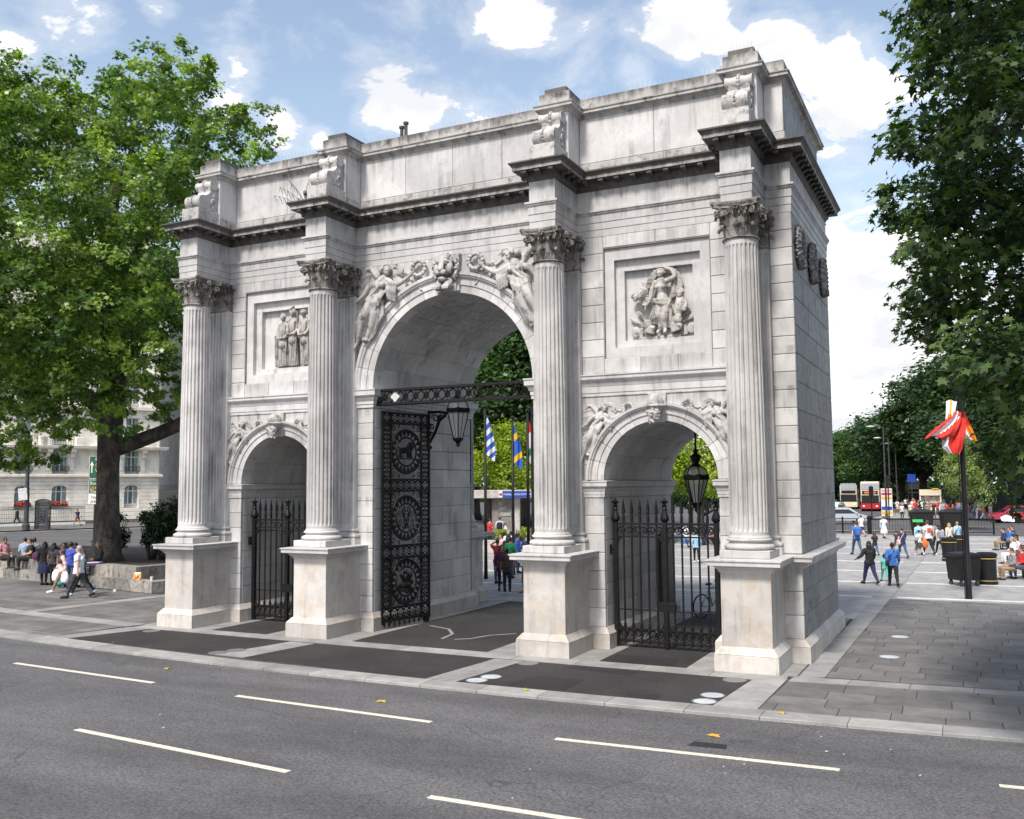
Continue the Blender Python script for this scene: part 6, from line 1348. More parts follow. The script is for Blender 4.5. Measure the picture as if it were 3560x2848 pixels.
def kiosk(x, y, rz, label, w_, h, top, body, nm='kiosk'):
    k = local(nm, label, 'kiosk', (x,y,0), rz); MB().cbox(-w_/2,w_/2,0,2.2,0,h*.30,.03).build('base', body, k); MB().cbox(-w_/2,w_/2,0,2.2,h*.30,h*.36,.02).build('counter', top[1], k); MB().cbox(-w_/2,w_/2,.5,2.2,h*.36,h*.72,.02).build('serving_hatch', plain('pale kiosk inside',(.45,.47,.44),.5,var=.6,vscale=3), k)
    for s in (-1,1): MB().cbox(s*w_/2-.1,s*w_/2+.1,0,.5,h*.36,h*.72,.01).build('post', top[0], k)
    MB().cbox(-w_/2-.1,w_/2+.1,-.1,2.3,h*.72,h,.03).build('fascia', top[0], k); MB().cbox(w_*.1,w_*.42,-.2,.2,h,h+.18,.02).build('sign', top[2], k)
kiosk(6.9,117,RAD(3),'cream and red refreshment kiosk with orange sign behind the crowd',2.5,2.9,(CREAM,BRED,YEL),WHITE); 
tk = local('ticket_booth', 'narrow booth with orange and red banners beside the traffic light', 'booth', (3.05,96.5,0), RAD(4)); MB().cbox(-.62,.62,0,.9,0,3.2,.04).build('body', plain('white booth',(.66,.66,.68),.4), tk)
for z0, z1, c in ((2.45,2.7,RED),(1.95,2.25,YEL),(.7,1.1,BLUE),(.2,.55,YEL),(2.85,3.1,plain('pink banner',(.6,.3,.32),.5))): MB().box(-.56,.56,-.02,.0,z0,z1).build('banner', c, tk)
def lamp(x, y, h, label, arm=1.3, side=-1):
    o = post('street_lamp', label, 'lamp post', x, y, h, .11, .06, GREYD, 0, 'tall lamp posts along the far road'); m = MB(); m.tube([(x,y,h-.05),(x+side*arm*.9,y+side*arm*.44,h+.05)], .045, 6); m.build('arm', GREYD, o)
    MB().ball((x+side*arm*.95,y+side*arm*.46,h+.04), (.45,.24,.10), 10, 6).build('lamp_head', plain('pale lamp head',(.55,.57,.58),.4), o)
lamp(3.75,87,9.9,'tallest lamp post left of the flags, in front of the tree line'); lamp(2.9,104,9.4,'second lamp post along the far road, behind the tallest one'); lamp(2.0,128,9.6,'third lamp post along the far road, nearly in line behind the second'); lamp(1.2,150,9.8,'farthest lamp post along the far road')
tl = local('traffic_light', 'black traffic light on a pole by the booth', 'traffic light', (4.55,80,0), RAD(20)); MB().tube([(0,0,0),(0,0,4.6)], .06, 8).build('pole', BLACK, tl); MB().cbox(-.22,.22,-.16,.16,3.3,4.6,.03).build('signal_head', BLACK, tl)
for z in (3.55,3.95,4.35): MB().tube([(0,-.17,z),(0,-.20,z)], .13, 12).build('lens', DGL, tl)
tl2 = local('traffic_light', 'black traffic light on a thin pole in front of the cream bus', 'traffic light', (2.55,84,0), RAD(20)); MB().tube([(0,0,0),(0,0,3.6)], .06, 8).build('pole', BLACK, tl2); MB().cbox(-.2,.2,-.16,.16,2.5,3.5,.03).build('signal_head', BLACK, tl2)
bs = local('blue_sign', 'small square blue sign in the far crowd', 'road sign', (4.6,118,0), RAD(20)); MB().tube([(0,0,0),(0,0,4.4)], .06, 6).build('pole', GREYD, bs); MB().cbox(-.55,.55,-.08,-.04,3.9,5.0,.02).build('sign_plate', BLUE, bs)
sheet('far_island', [(2.2,86.5),(14,88),(18,150),(4,150)], M_FAR, .04)
sheet('road_marking', [(-12,60),(12,63),(12,63.2),(-12,60.2)], M_PAINT, -.055)
kf = local('fence', 'dark hoarding fence behind the kiosk', 'fence', (10.5,108,0), RAD(12)); 
for i in range(12): MB().cbox(i*1.2-1.5,i*1.2-.32,-.03,.03,.1,2.3,.01).build('panel', plain('dark green hoarding',(.02,.03,.028),.6), kf)
# ================================================================== TREES AND SHRUBS
def leafmat(name, col, col2, trans=.35, gl=.35):
    m, nt, b = newmat(name); n = nnoise(nt, .55, 4, .6); a = nd(nt, 'ShaderNodeAttribute'); a.attribute_name = 'tone'; a.attribute_type = 'GEOMETRY'
    c = nmix(nt, a.outputs['Fac'], tuple(col), tuple(col2)); c = nmix(nt, 1.0, c, nramp(nt, n, .35, .65, .72, 1.25), 'MULTIPLY')
    nt.links.new(c, b.inputs['Base Color']); b.inputs['Roughness'].default_value = gl; b.inputs['Specular IOR Level'].default_value = .4
    t = nd(nt, 'ShaderNodeBsdfTranslucent'); tc = nmix(nt, 1.0, c, (1.6,1.75,.7), 'MULTIPLY'); nt.links.new(tc, t.inputs['Color'])
    mx = nd(nt, 'ShaderNodeMixShader'); mx.inputs[0].default_value = trans; nt.links.new(b.outputs[0], mx.inputs[1]); nt.links.new(t.outputs[0], mx.inputs[2]); nt.links.new(mx.outputs[0], nt.nodes['Material Output'].inputs[0]); return m
MAPLE = np.array([(0,-.5),(.10,-.16),(.40,-.26),(.30,-.02),(.50,.16),(.24,.17),(.16,.24),(.0,.56),(-.16,.24),(-.24,.17),(-.50,.16),(-.30,-.02),(-.40,-.26),(-.10,-.16)])
OVAL = np.array([(0,-.5),(.22,-.2),(.27,.12),(0,.5),(-.27,.12),(-.22,-.2)])
STAR = np.array([(0,-.5),(.40,-.28),(.28,.02),(.46,.20),(.0,.55),(-.46,.20),(-.28,.02),(-.40,-.28)])
def leaves_mesh(name, pos, nrm, size, mat, shape, tone, rng, droop=.25):
    """one leaf polygon per point, folded a little along its rib"""
    N = len(pos); k = len(shape); nrm = nrm/np.linalg.norm(nrm, axis=1, keepdims=True)
    r = rng.normal(size=(N,3)); t = r-(r*nrm).sum(1, keepdims=True)*nrm; t /= np.linalg.norm(t, axis=1, keepdims=True); b = np.cross(nrm, t)
    s = (size*rng.uniform(.5,1.35,N))[:,None,None]; x = shape[:,0][None,:,None]; y = shape[:,1][None,:,None]
    V = pos[:,None,:]+s*(x*t[:,None,:]+y*b[:,None,:]-(droop*np.abs(x)+.12*(y**2))*nrm[:,None,:])
    me = bpy.data.meshes.new(name); me.vertices.add(N*k); me.vertices.foreach_set('co', V.reshape(-1).astype(np.float32)); me.loops.add(N*k); me.loops.foreach_set('vertex_index', np.arange(N*k, dtype=np.int32))
    me.polygons.add(N); me.polygons.foreach_set('loop_start', np.arange(0, N*k, k, dtype=np.int32)); me.update(calc_edges=True)
    at = me.attributes.new('tone', 'FLOAT', 'FACE'); at.data.foreach_set('value', tone.astype(np.float32)); me.materials.append(mat); return me
def crown_points(lobes, n, rng, size, shell=.55, clump=26, spread=.16):
    """leaf sprays scattered through lobes, thinner inside; returns positions, normals, tone"""
    L = np.array(lobes); w_ = L[:,3]**2; w_ /= w_.sum(); nc = n//clump; idx = rng.choice(len(L), nc, p=w_)
    d = rng.normal(size=(nc,3)); d /= np.linalg.norm(d, axis=1, keepdims=True); rr = rng.uniform(shell,1.06,nc)**.7
    bump = 1+.16*np.sin(d[:,0]*7+idx)*np.sin(d[:,2]*6+idx*2)
    C = L[idx,:3]+d*(L[idx,3]*rr*bump)[:,None]*np.array([1,1,.92]); out = d.copy()
    sp = np.repeat(spread*L[idx,3]**.5, clump)[:,None]; P = np.repeat(C, clump, 0)+rng.normal(size=(nc*clump,3))*sp*np.array([1,1,.6])
    P[:,2] -= np.abs(rng.normal(size=len(P)))*sp[:,0]*.5
    nr = np.repeat(out, clump, 0)*.7+np.array([0,0,.75])+rng.normal(size=P.shape)*.55
    tone = np.clip(np.repeat(rng.uniform(0,1,nc)**1.6*.85, clump)+rng.normal(size=len(P))*.18, 0, 1)
    return P, nr, tone
def limb_path(a, b, sag, rng, n=7, wob=.25):
    a, b = Vector(a), Vector(b); L = (b-a).length; pts = []
    o = Vector(rng.normal(size=3)); o2 = Vector(rng.normal(size=3))
    for i in range(n): t = i/(n-1); pts.append(a.lerp(b,t)+Vector((0,0,sag*L*t*(1-t)))+o*(wob*L*.08*sin(t*pi))+o2*(wob*L*.04*sin(t*2*pi)))
    return pts
def barkmat(name, c1, c2, sc):
    m, nt, b = newmat(name); n1 = nnoise(nt, sc, 5, .65, stretch=(1,1,.55)); n2 = nnoise(nt, sc*7, 5, .7)
    c = nmix(nt, nramp(nt, n1, .42, .6), tuple(c1), tuple(c2)); c = nmix(nt, 1.0, c, nramp(nt, n2, .3, .7, .6, 1.3), 'MULTIPLY'); nt.links.new(c, b.inputs['Base Color']); b.inputs['Roughness'].default_value = .9; nbump(nt, b, n2, .7, .05); return m
BARK = barkmat('plane tree bark', (.042,.034,.028), (.105,.088,.072), 2.6); BARKD = barkmat('dark bark', (.03,.025,.02), (.06,.05,.042), 2)
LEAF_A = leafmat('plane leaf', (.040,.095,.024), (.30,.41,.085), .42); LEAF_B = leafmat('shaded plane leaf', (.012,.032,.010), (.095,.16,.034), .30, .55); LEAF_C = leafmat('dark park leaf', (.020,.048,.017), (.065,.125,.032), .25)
LEAF_Y = leafmat('yellow green leaf', (.16,.24,.02), (.36,.42,.04), .4); LEAF_S = leafmat('rhododendron leaf', (.012,.030,.012), (.05,.085,.03), .12, .3); LEAF_P = leafmat('pale young leaf', (.16,.22,.06), (.33,.40,.14), .4)
LOBES_LEFT = [(-21.28,3.61,20.31,1.66),(-27.91,8.7,22.73,1.69),(-22.93,3.36,18.91,2.37),(-29.58,8.2,22.0,2.4),(-20.33,5.51,19.81,1.92),(-24.44,9.53,22.37,1.86),(-15.03,3.91,19.66,1.55),(-20.71,9.88,22.69,1.62),(-20.55,8.11,20.35,2.25),(-23.44,11.83,21.71,2.13),(-14.21,4.89,19.11,1.33),(-14.19,3.68,20.23,0.81),(-18.44,5.54,21.0,0.99),(-13.3,4.49,20.0,0.55),(-13.43,5.7,17.25,1.49),(-20.52,12.47,21.11,1.59),(-13.57,7.45,18.81,1.21),(-14.85,9.94,19.09,0.75),(-14.44,7.55,19.75,0.59),(-22.03,4.96,17.64,2.53),(-27.49,9.16,19.34,2.49),(-17.66,4.42,15.99,2.46),(-25.49,12.36,18.49,2.69),(-17.71,7.69,16.74,2.15),(-21.73,11.14,18.46,2.05),(-20.15,1.75,13.93,2.46),(-30.8,9.91,17.22,2.8),(-19.59,4.5,13.94,2.51),(-23.75,8.86,14.77,2.46),(-16.4,4.79,12.85,2.24),(-25.01,13.65,15.52,2.52),(-15.17,6.48,17.01,1.55),(-22.88,13.18,19.87,1.65),(-15.97,5.47,12.75,1.32),(-19.89,2.27,11.04,2.37),(-30.7,9.89,12.43,2.67),(-17.96,3.49,10.7,2.11),(-25.04,8.76,12.5,2.19),(-19.92,7.82,10.94,1.77),(-24.55,11.26,11.51,1.69),(-15.65,5.24,10.21,0.75),(-24.81,5.09,8.86,2.05),(-29.06,7.42,8.93,1.92),(-21.08,4.54,8.39,1.56),(-30.67,11.34,9.7,1.68),(-20.96,7.51,9.3,1.56),(-16.78,5.75,8.26,1.05),(-26.08,5.85,6.89,1.48),(-20.6,3.25,7.11,0.94),(-17.05,6.4,7.37,0.77),(-23.33,6.94,7.06,0.63),(-20.75,6.51,7.55,0.71),(-22.5,0.53,17.29,2.75),(-30.48,6.45,20.8,2.92),(-27.04,3.77,14.9,3.1),(-30.66,5.77,15.88,2.86),(-22.43,1.17,9.61,2.74),(-32.8,8.07,11.45,3.03),(-23.0,2.08,20.86,1.73),(-30.87,7.26,23.68,1.8),(-19.75,6.53,6.9,0.9),(-20.47,8.43,7.25,0.95),(-18.64,3.93,7.82,1.49),(-28.85,11.52,8.18,1.65),(-20.96,3.1,10.14,2.07),(-31.83,10.44,11.45,2.3),(-15.99,5.24,8.92,1.31),(-24.62,7.15,6.06,0.96),(-25.92,6.01,5.63,0.95),(-18.24,7.01,12.31,1.81),(-21.82,10.14,13.56,1.71),(-22.12,7.89,12.64,2.35),(-25.06,9.83,12.77,2.14),(-23.47,6.34,10.38,2.3),(-26.46,8.85,11.0,2.12)]
LOBES_RIGHT = [(12.51,-5.76,11.14,0.74),(12.54,-2.83,12.55,0.7),(12.0,-5.45,11.48,0.38),(12.15,-2.07,13.07,0.37),(13.12,-7.64,9.74,0.77),(13.35,-2.69,11.87,0.83),(12.84,-8.33,8.78,0.64),(13.07,-2.39,10.96,0.74),(12.29,-8.35,9.49,0.34),(12.33,-1.71,12.02,0.41),(12.31,-5.99,9.49,0.62),(12.54,-3.79,10.15,0.56),(11.93,-8.86,8.33,0.3),(11.65,-2.67,10.24,0.36),(11.6,-4.98,9.58,0.24),(11.52,-3.32,10.03,0.21),(12.68,-5.43,8.93,0.82),(12.81,-3.75,9.19,0.72),(12.1,-6.51,8.62,0.5),(12.28,-2.21,9.68,0.51),(11.95,-5.84,8.24,0.55),(12.16,-3.25,8.69,0.51),(11.46,-6.17,8.26,0.29),(11.63,-3.34,8.8,0.28),(11.31,-5.81,8.58,0.19),(11.44,-2.9,9.3,0.18),(12.44,-6.98,7.59,0.74),(12.64,-3.74,8.29,0.72),(13.13,-5.53,7.94,0.87),(13.67,-1.46,8.68,0.87),(11.91,-7.19,7.26,0.34),(12.03,-3.02,8.12,0.35),(12.19,-5.03,7.17,0.73),(12.2,-4.0,7.23,0.62),(11.81,-6.23,6.62,0.29),(11.83,-2.32,7.36,0.29),(12.83,-6.18,6.53,0.84),(13.12,-2.88,6.85,0.81),(13.01,-8.16,5.32,0.66),(13.33,-2.83,5.76,0.73),(12.52,-7.73,5.72,0.57),(12.87,-2.43,6.27,0.62),(11.87,-4.88,6.45,0.39),(11.95,-3.59,6.52,0.33),(12.3,-6.66,5.67,0.31),(12.55,-1.34,6.03,0.33),(12.98,-6.43,4.49,0.54),(13.3,-2.93,4.65,0.53),(13.1,-5.83,4.09,0.49),(13.6,-1.11,3.93,0.5),(13.09,-3.77,3.64,0.28),(13.26,-1.99,3.71,0.24),(13.76,-6.99,9.54,0.78),(14.31,-1.69,11.56,0.85),(13.78,-5.88,8.18,0.98),(14.33,-0.49,9.42,1.05),(13.75,-5.92,6.42,0.96),(14.21,-0.67,7.42,1.03),(13.48,-7.73,4.61,0.73),(14.14,-2.05,4.81,0.81),(13.7,-4.94,12.03,0.91),(13.88,-2.53,13.32,0.83),(12.76,-8.69,10.55,0.72),(13.16,-3.74,13.1,0.79),(14.18,-7.69,8.23,0.91),(15.21,-1.11,10.21,1.07),(14.43,-4.73,6.92,1.09),(15.18,-0.72,7.35,1.08),(13.22,-7.81,11.96,1.21),(13.59,-4.0,14.23,1.23),(14.27,-6.14,12.64,1.38),(14.93,-2.64,14.64,1.35),(12.85,-7.42,12.86,1.07),(13.25,-2.62,15.76,1.14),(15.25,-4.21,10.74,1.65),(16.04,-0.1,12.14,1.63),(14.66,-7.19,7.37,1.35),(15.74,-2.09,8.41,1.45),(14.69,-5.36,5.38,1.38),(15.46,-1.27,5.51,1.37)]  # big upper lobes out of view are added to block sky light

# ---- the big plane tree by the planter
rng = np.random.default_rng(21)
tr = thing('plane_tree', 'huge green plane tree with thick trunk rising from the planter at the left', 'tree', (-21.0,7.75,.8))
P, nr, tn = crown_points(LOBES_LEFT, 150000, rng, .2, .64, 44, .15)
keep = ~((P[:,0] > -9.6) & (P[:,1] < 7.5)); P, nr, tn = P[keep], nr[keep], tn[keep]
me = leaves_mesh('crown', P-np.array([-21.0,7.75,.8]), nr, .20, LEAF_A, MAPLE, tn, rng); link('crown', me, tr)
m = MB(); base = Vector((-21.0,7.75,.7))
fork = Vector((-22.3,8.4,8.0)); tp = [(-21.42,7.54,.6),(-21.46,7.56,1.1),(-21.5,7.58,1.7),(-21.6,7.65,3.2),(-21.8,7.8,5.0),(-22.0,8.05,6.6),fork,(-22.7,8.5,10.5),(-23.0,8.7,14.0),(-23.0,8.7,18.0)]
m.tube(tp, [.80,.62,.54,.47,.46,.52,.50,.45,.38,.20], 20)
n0 = len(m.v)
for i in range(n0):   # flare and lumps
    x, y, z = m.v[i]; q = 1+.05*sin(7*math.atan2(y-8, x+21.5)+z*1.3)+.03*sin(z*5+x*6); cx, cy = -21.42-(z-.6)*.09 if z < 8 else x, 7.54+(z-.6)*.07 if z < 8 else y; m.v[i] = (cx+(x-cx)*q, cy+(y-cy)*q, z)
for a, b, r0, r1, sag in (((-21.9,7.95,5.6),(-17.0,10.2,8.2),.36,.24,-.12),((-17.0,10.2,8.2),(-14.5,11.6,11.0),.26,.10,.05),((-22.2,8.4,7.2),(-28.0,6.0,11.0),.42,.15,.10),(fork,(-18.5,9.0,14.0),.38,.12,.12),((-22.7,8.5,10.5),(-27.0,10.0,17.0),.35,.12,.1),((-22.9,8.6,13),(-20.5,10.2,17.5),.30,.08,.08),((-22.6,8.5,9.5),(-20,4.5,13),.28,.08,.1),((-23,8.7,15),(-25.5,7.5,21),.26,.07,.05),((-23,8.7,16),(-22.2,9.2,21),.24,.06,.03),((-22.3,8.4,8.5),(-25,12,13),.3,.1,.1)):
    p = limb_path(a, b, sag, rng); m.tube(p, list(np.linspace(r0, r1, len(p))), 9)
    for k in range(5):
        s_ = p[2+k % 5]; e = s_+Vector(rng.normal(size=3))*.9+Vector((0,0,.7)); q = limb_path(s_, e, .05, rng, 5); m.tube(q, list(np.linspace(r1*.6, .02, 5)), 5)
m.build('trunk', BARK, tr, smooth=True)
# ---- the near plane tree whose branches hang in from the right
rng = np.random.default_rng(5)
t2 = thing('plane_tree', 'near plane tree with dark leafy boughs hanging in from the right edge', 'tree', (17.6,1.0,0))
P, nr, tn = crown_points(LOBES_RIGHT, 52000, rng, .2, .35, 18, .19)
hang = P[:,2] > 1.8; P, nr, tn = P[hang], nr[hang], tn[hang]
nr[:,2] += .2; nr += (np.array([9.0,-14,8])-P)/30
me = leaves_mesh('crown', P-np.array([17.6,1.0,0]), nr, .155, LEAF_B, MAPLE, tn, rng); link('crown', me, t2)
m = MB(); m.tube([(17.6,1.0,0),(17.6,1.0,.6),(17.5,.9,3),(17.4,.7,6),(17.2,.4,10),(17,0,15)], [.75,.58,.5,.46,.36,.2], 14)
for a, b, r0 in (((17.4,.7,5.5),(13.6,-4,7.5),.16),((17.3,.6,7),(13.2,-5.5,9.5),.15),((17.2,.4,8.5),(13.2,-3.5,11),.14),((17.4,.8,5),(14.6,-2.0,5.2),.12),((13.6,-4,7.5),(12.3,-6,7.9),.06),((14,-3.4,7.2),(13.2,-4.2,5.6),.05)):
    p = limb_path(a, b, .10, rng, 8); m.tube(p, list(np.linspace(r0, .025, 8)), 7)
    for k in range(6): s_ = p[2+k % 6]; q = limb_path(s_, s_+Vector(rng.normal(size=3))*.9, 0, rng, 4); m.tube(q, [.022,.016,.012,.008], 5)
m.build('trunk', BARKD, t2, smooth=True)
# ---- park trees: three crowns shared by all
def ptree(seed, mat, n, H=12, leaf=.30, wide=.42):
    rng = np.random.default_rng(seed); lob = []
    for i in range(17):
        z = rng.uniform(.42,.93)*H; r = wide*H*(1-abs(z/H-.6)*1.05); a = rng.uniform(0,2*pi); q = rng.uniform(.1,.75)*r; lob.append((q*cos(a), q*sin(a), z, rng.uniform(.12,.20)*H))
    P, nr, tn = crown_points(lob, n, rng, leaf, .55, 18, .26); c = leaves_mesh('crown', P, nr, leaf, mat, OVAL, tn, rng)
    m = MB(); m.tube([(0,0,-.1),(0,0,.5),(.1,0,H*.3),(.1,.1,H*.65),(0,0,H*.85)], [.5,.36,.3,.2,.06], 9)
    for k in range(7): a = 2*pi*k/7; p = limb_path((.1,0,H*(.25+.05*k)), (wide*H*.7*cos(a), wide*H*.7*sin(a), H*(.45+.06*k)), .1, rng, 5); m.tube(p, [.16,.12,.09,.06,.03], 6)
    return c, m.mesh('trunk', BARKD, smooth=True)
KINDS = {'dark': ptree(1, LEAF_C, 44000), 'dark2': ptree(2, LEAF_C, 44000, wide=.5), 'green': ptree(3, leafmat('mid green park leaf', (.035,.085,.02), (.10,.18,.04), .3), 44000, wide=.46), 'yellow': ptree(4, LEAF_Y, 13000, leaf=.30, wide=.5), 'pale': ptree(6, LEAF_P, 12000, leaf=.26, wide=.30)}
def park(x, y, h, kind, label, rz=0, group=None, wid=1.0):
    o = local('park_tree', label, 'tree', (x,y,0), rz, group); c, t = KINDS[kind]; link('crown', c, o); link('trunk', t, o); s = h/12.2; o.scale = (s*wid, s*wid, s)
GR = 'trees of the park avenue'
for i, (x, y, h, kd, lab) in enumerate(((-10.5,166,13.5,'green','farthest light green park tree just past the arch edge'),(-6.5,158,13.6,'green','bright green park tree second past the arch edge'),(-2.2,150,13.8,'green','park tree third past the arch edge, above the cream bus'),(1.6,146,14.6,'dark2','park tree above the red banner booth'),(5.0,140,16.0,'dark','dark park tree left of the big flag bunch'),(8.6,134,19.5,'dark2','tall dark park tree behind the red and white flags'),
      (13.5,122,22,'dark','big dark park tree right of the thick flagpole'),(16.5,100,19,'dark2','dark park tree at the right edge above the red car'),(19.5,84,18,'dark','dark park tree beyond the right edge benches'),(12.5,142,21,'green','park tree behind the kiosk hoarding'),(18,140,22,'dark','dark tree far behind the kiosk'),(-16,172,13,'dark2','dark far tree behind the white vans'),(8,160,18,'dark2','dark far tree between the lamp posts'))):
    park(x, y, h, kd, lab, i*1.3, GR, 1.35)
park(11.6,64,7.8,'pale','pale feathery young tree behind the thick flagpole',.4,None,.85)
for i, (x, y, h, kd, lab) in enumerate(((-33,66,21,'dark','tall dark tree in the central archway, left part'),(-27,61,20.5,'green','tall green tree in the central archway, middle'),(-21.5,58,19.5,'dark2','tall dark tree in the central archway, right part'),(-40,75,22,'dark2','dark tree behind the tall archway trees'),(-17.6,39.5,8.2,'yellow','yellow green spreading tree above the station entrance'),(-13.4,41,7.4,'yellow','yellow green tree by the red and green flag'),
      (-3.6,38.6,7.4,'yellow','yellow green tree top behind the right gate lantern'),(-8.5,54,6.2,'dark','dark tree framed by the right archway'),(-12,57,6,'dark2','dark tree low in the right archway, left side'),(-5,60,6.5,'dark','dark tree low in the right archway, far side'))):
    park(x, y, h, kd, lab, i*1.1, 'trees behind the archways', 1.15)
for i, (x, y, h, lab) in enumerate(((-62,78,22,'street tree beside the hotel corner behind the trunk'),)): park(x, y, h, 'dark', lab, i, None, .9)
rng = np.random.default_rng(77); n = 34000; P = np.stack([rng.uniform(-150,90,n), 182+rng.uniform(-4,4,n)+0*rng.uniform(0,1,n), np.abs(rng.normal(size=n))*3.2], 1); P[:,2] = np.minimum(P[:,2], 8+1.5*np.sin(P[:,0]*.4))
fo = link('far_wood', leaves_mesh('far_wood', P, rng.normal(size=(n,3))+np.array([0,-.8,.4]), 1.1, LEAF_C, OVAL, rng.uniform(0,.7,n), rng), None, 'stuff')
# ---- shrubs of the planter
def shrub(x, y, z, rx, h, mat, n, seed, label, leaf=.13, stems=9, low=.25):
    rng = np.random.default_rng(seed); o = thing('shrub', label, 'shrub', (x,y,z)); lob = []
    for i in range(12): a = rng.uniform(0,2*pi); q = rng.uniform(0,.75)*rx; lob.append((q*cos(a), q*sin(a), h*rng.uniform(low,.85), rx*rng.uniform(.25,.45)))
    P, nr, tn = crown_points(lob, n, rng, leaf, .4, 12, .14); link('foliage', leaves_mesh('foliage', P, nr, leaf, mat, OVAL, tn, rng), o); m = MB()
    for k in range(stems): a = 2*pi*k/stems; p = limb_path((x+.12*cos(a),y+.12*sin(a),z-.1), (x+rx*.65*cos(a), y+rx*.65*sin(a), z+h*.7), .1, rng, 6); m.tube(p, [.05,.04,.035,.03,.02,.012], 5)
    m.build('stem', BARKD, o, smooth=True)
shrub(-19.7,9.9,.8,1.3,2.9,LEAF_S,5600,31,'dark glossy rhododendron just right of the big trunk'); shrub(-18.2,10.5,.8,1.3,3.0,LEAF_S,5600,32,'dark rhododendron between the trunk and the first column'); shrub(-18.3,9.0,.8,1.0,1.4,LEAF_S,3000,33,'low dark shrub under the taller rhododendrons')
shrub(-20.3,9.0,.8,.8,2.3,LEAF_S,3600,51,'dark shrub leaning against the right side of the big trunk'); shrub(-19.8,9.15,.8,.85,2.8,LEAF_S,4200,53,'dark rhododendron nearest the trunk on its right side'); shrub(-19.0,9.5,.8,1.1,2.5,LEAF_S,4600,52,'middle one of the dark rhododendrons right of the trunk'); shrub(-23.4,9.6,.8,.9,2.3,LEAF_S,2600,36,'dark shrub showing at the left of the big trunk'); shrub(-17.4,11.2,.8,1.3,3.4,leafmat('reddish shrub leaf',(.04,.05,.018),(.13,.11,.04),.2),3600,34,'taller reddish green shrub beside the first column'); shrub(-15.6,5.9,.36,.62,.75,leafmat('moss green shrub leaf',(.05,.07,.02),(.16,.18,.06),.25),2600,35,'small mossy green bush growing on the planter step',.07)
shrub(-23.3,6.8,.8,.6,.7,LEAF_S,900,37,'low spiky shrub beside the purple bag on the wall',.16)
for i, (x, y) in enumerate(((-14.6,28.3),(-12.9,28.6),(-11.2,28.4))): shrub(x, y, .3, .8, 1.15, LEAF_Y, 900, 40+i, ('olive bush on the station planter, left one','olive bush on the station planter, middle one','olive bush on the station planter, right one')[i], .14, 5)
# ---- weeds on the cornice
wd = thing('weed', 'wispy dry buddleia growing on the cornice beside the second console', 'plant', (-4.0,-1.0,11.75)); m = MB(); rng = np.random.default_rng(8)
for k in range(7):
    a = -2.6+k*.25; e = Vector((-4.0+.75*cos(a)-.2, -1.0+.3*sin(a*3), 11.75+.35+.25*(k % 3))); p = limb_path((-4.0,-1.0,11.72), e, .35, rng, 7); m.tube(p, [.006]*7, 4)
    for q in p[2:]:
        for s in (-1,1): m.tube([q, q+Vector((.03,s*.05,-.10)), q+Vector((.05,s*.08,-.22))], [.006,.010,.003], 4, sq=.4)
m.build('stems', plain('dry weed', (.10,.095,.06), .8), wd)
# ---- bird spikes and the flue on the parapet
sp = MB()
for x0, x1, z in ((-7.6,-3.9,13.79),(-2.9,2.9,13.79),(3.9,7.6,13.79)):
    x = x0
    while x < x1: sp.tube([(x,-YA*0+.30,z),(x+random.uniform(-.03,.03),.26,z+.15)], .0022, 3); x += .13
for c in (-XO,-XI,XI,XO):
    for i in range(7): sp.tube([(c-.26+i*.085,-.36,13.93),(c-.26+i*.085,-.38,14.07)], .0022, 3)
tag(sp.build('bird_spikes', plain('thin steel wire', (.35,.36,.38), .4, metal=.6), None, False, 'stuff', False), 'rows of thin wire bird spikes along the top of the arch', 'bird spikes')
fl = thing('roof_flue', 'two small dark pipes on the arch roof behind the parapet', 'pipe', (-1.9,1.6,13.78)); 
for dx, h in ((0,.42),(.14,.52)): MB().lathe([(.05,13.75),(.05,13.78+h),(.08,13.78+h),(.08,13.84+h),(0,13.86+h)], 10, (-1.9+dx,.7,0)).build('pipe', GREYD, fl, smooth=30)
def pigeon(x, y, z, rz, lab):
    m = MB(); m.tube([(-.16,0,.08),(-.08,0,.10),(.02,0,.13),(.09,0,.19),(.10,0,.23)], [.02,.055,.065,.04,.035], 8); m.tube([(.10,0,.23),(.15,0,.22)], [.02,.006], 5)
    for s in (-1,1): m.tube([(.0,s*.03,.09),(.0,s*.03,0)], .008, 4); m.ball((-.05,s*.045,.12), (.11,.02,.045), 8, 5)
    o = m.build('pigeon', plain('pigeon grey', (.09,.09,.10), .7, var=.4, vscale=20), None, smooth=True); o.location = (x,y,z); o.rotation_euler = (0,0,rz); tag(o, lab, 'pigeon')
pigeon(-4.05,.16,13.47,.4,'grey pigeon perched on the attic cornice beside the second pier'); pigeon(-4.02,-.95,12.0,2.6,'grey pigeon on the ledge by the weeds')
# ================================================================== PEOPLE
SK = [plain('pale skin', (.55,.34,.25), .55), plain('tan skin', (.34,.19,.12), .55), plain('brown skin', (.13,.065,.04), .55)]
HAIRC = {'black':(.012,.010,.010),'brown':(.06,.035,.02),'grey':(.28,.27,.26),'blond':(.34,.23,.10),'red':(.07,.022,.015),'white':(.6,.58,.55)}
CL = {'black':(.015,.015,.017),'navy':(.02,.03,.09),'white':(.70,.70,.72),'pink':(.62,.30,.36),'palepink':(.70,.50,.50),'khaki':(.24,.17,.10),'grey':(.22,.22,.23),'lightblue':(.36,.45,.60),'blue':(.04,.14,.42),'denim':(.05,.09,.17),'red':(.48,.03,.03),'teal':(.05,.36,.36),'green':(.02,.24,.11),'royal':(.05,.09,.45),'brown':(.09,.05,.035),'darkgrey':(.05,.05,.055),'orange':(.62,.16,.04),'cream':(.60,.55,.45),'plum':(.10,.03,.09),'mid':(.30,.30,.33),'aqua':(.10,.46,.40),'sky':(.30,.50,.66)}
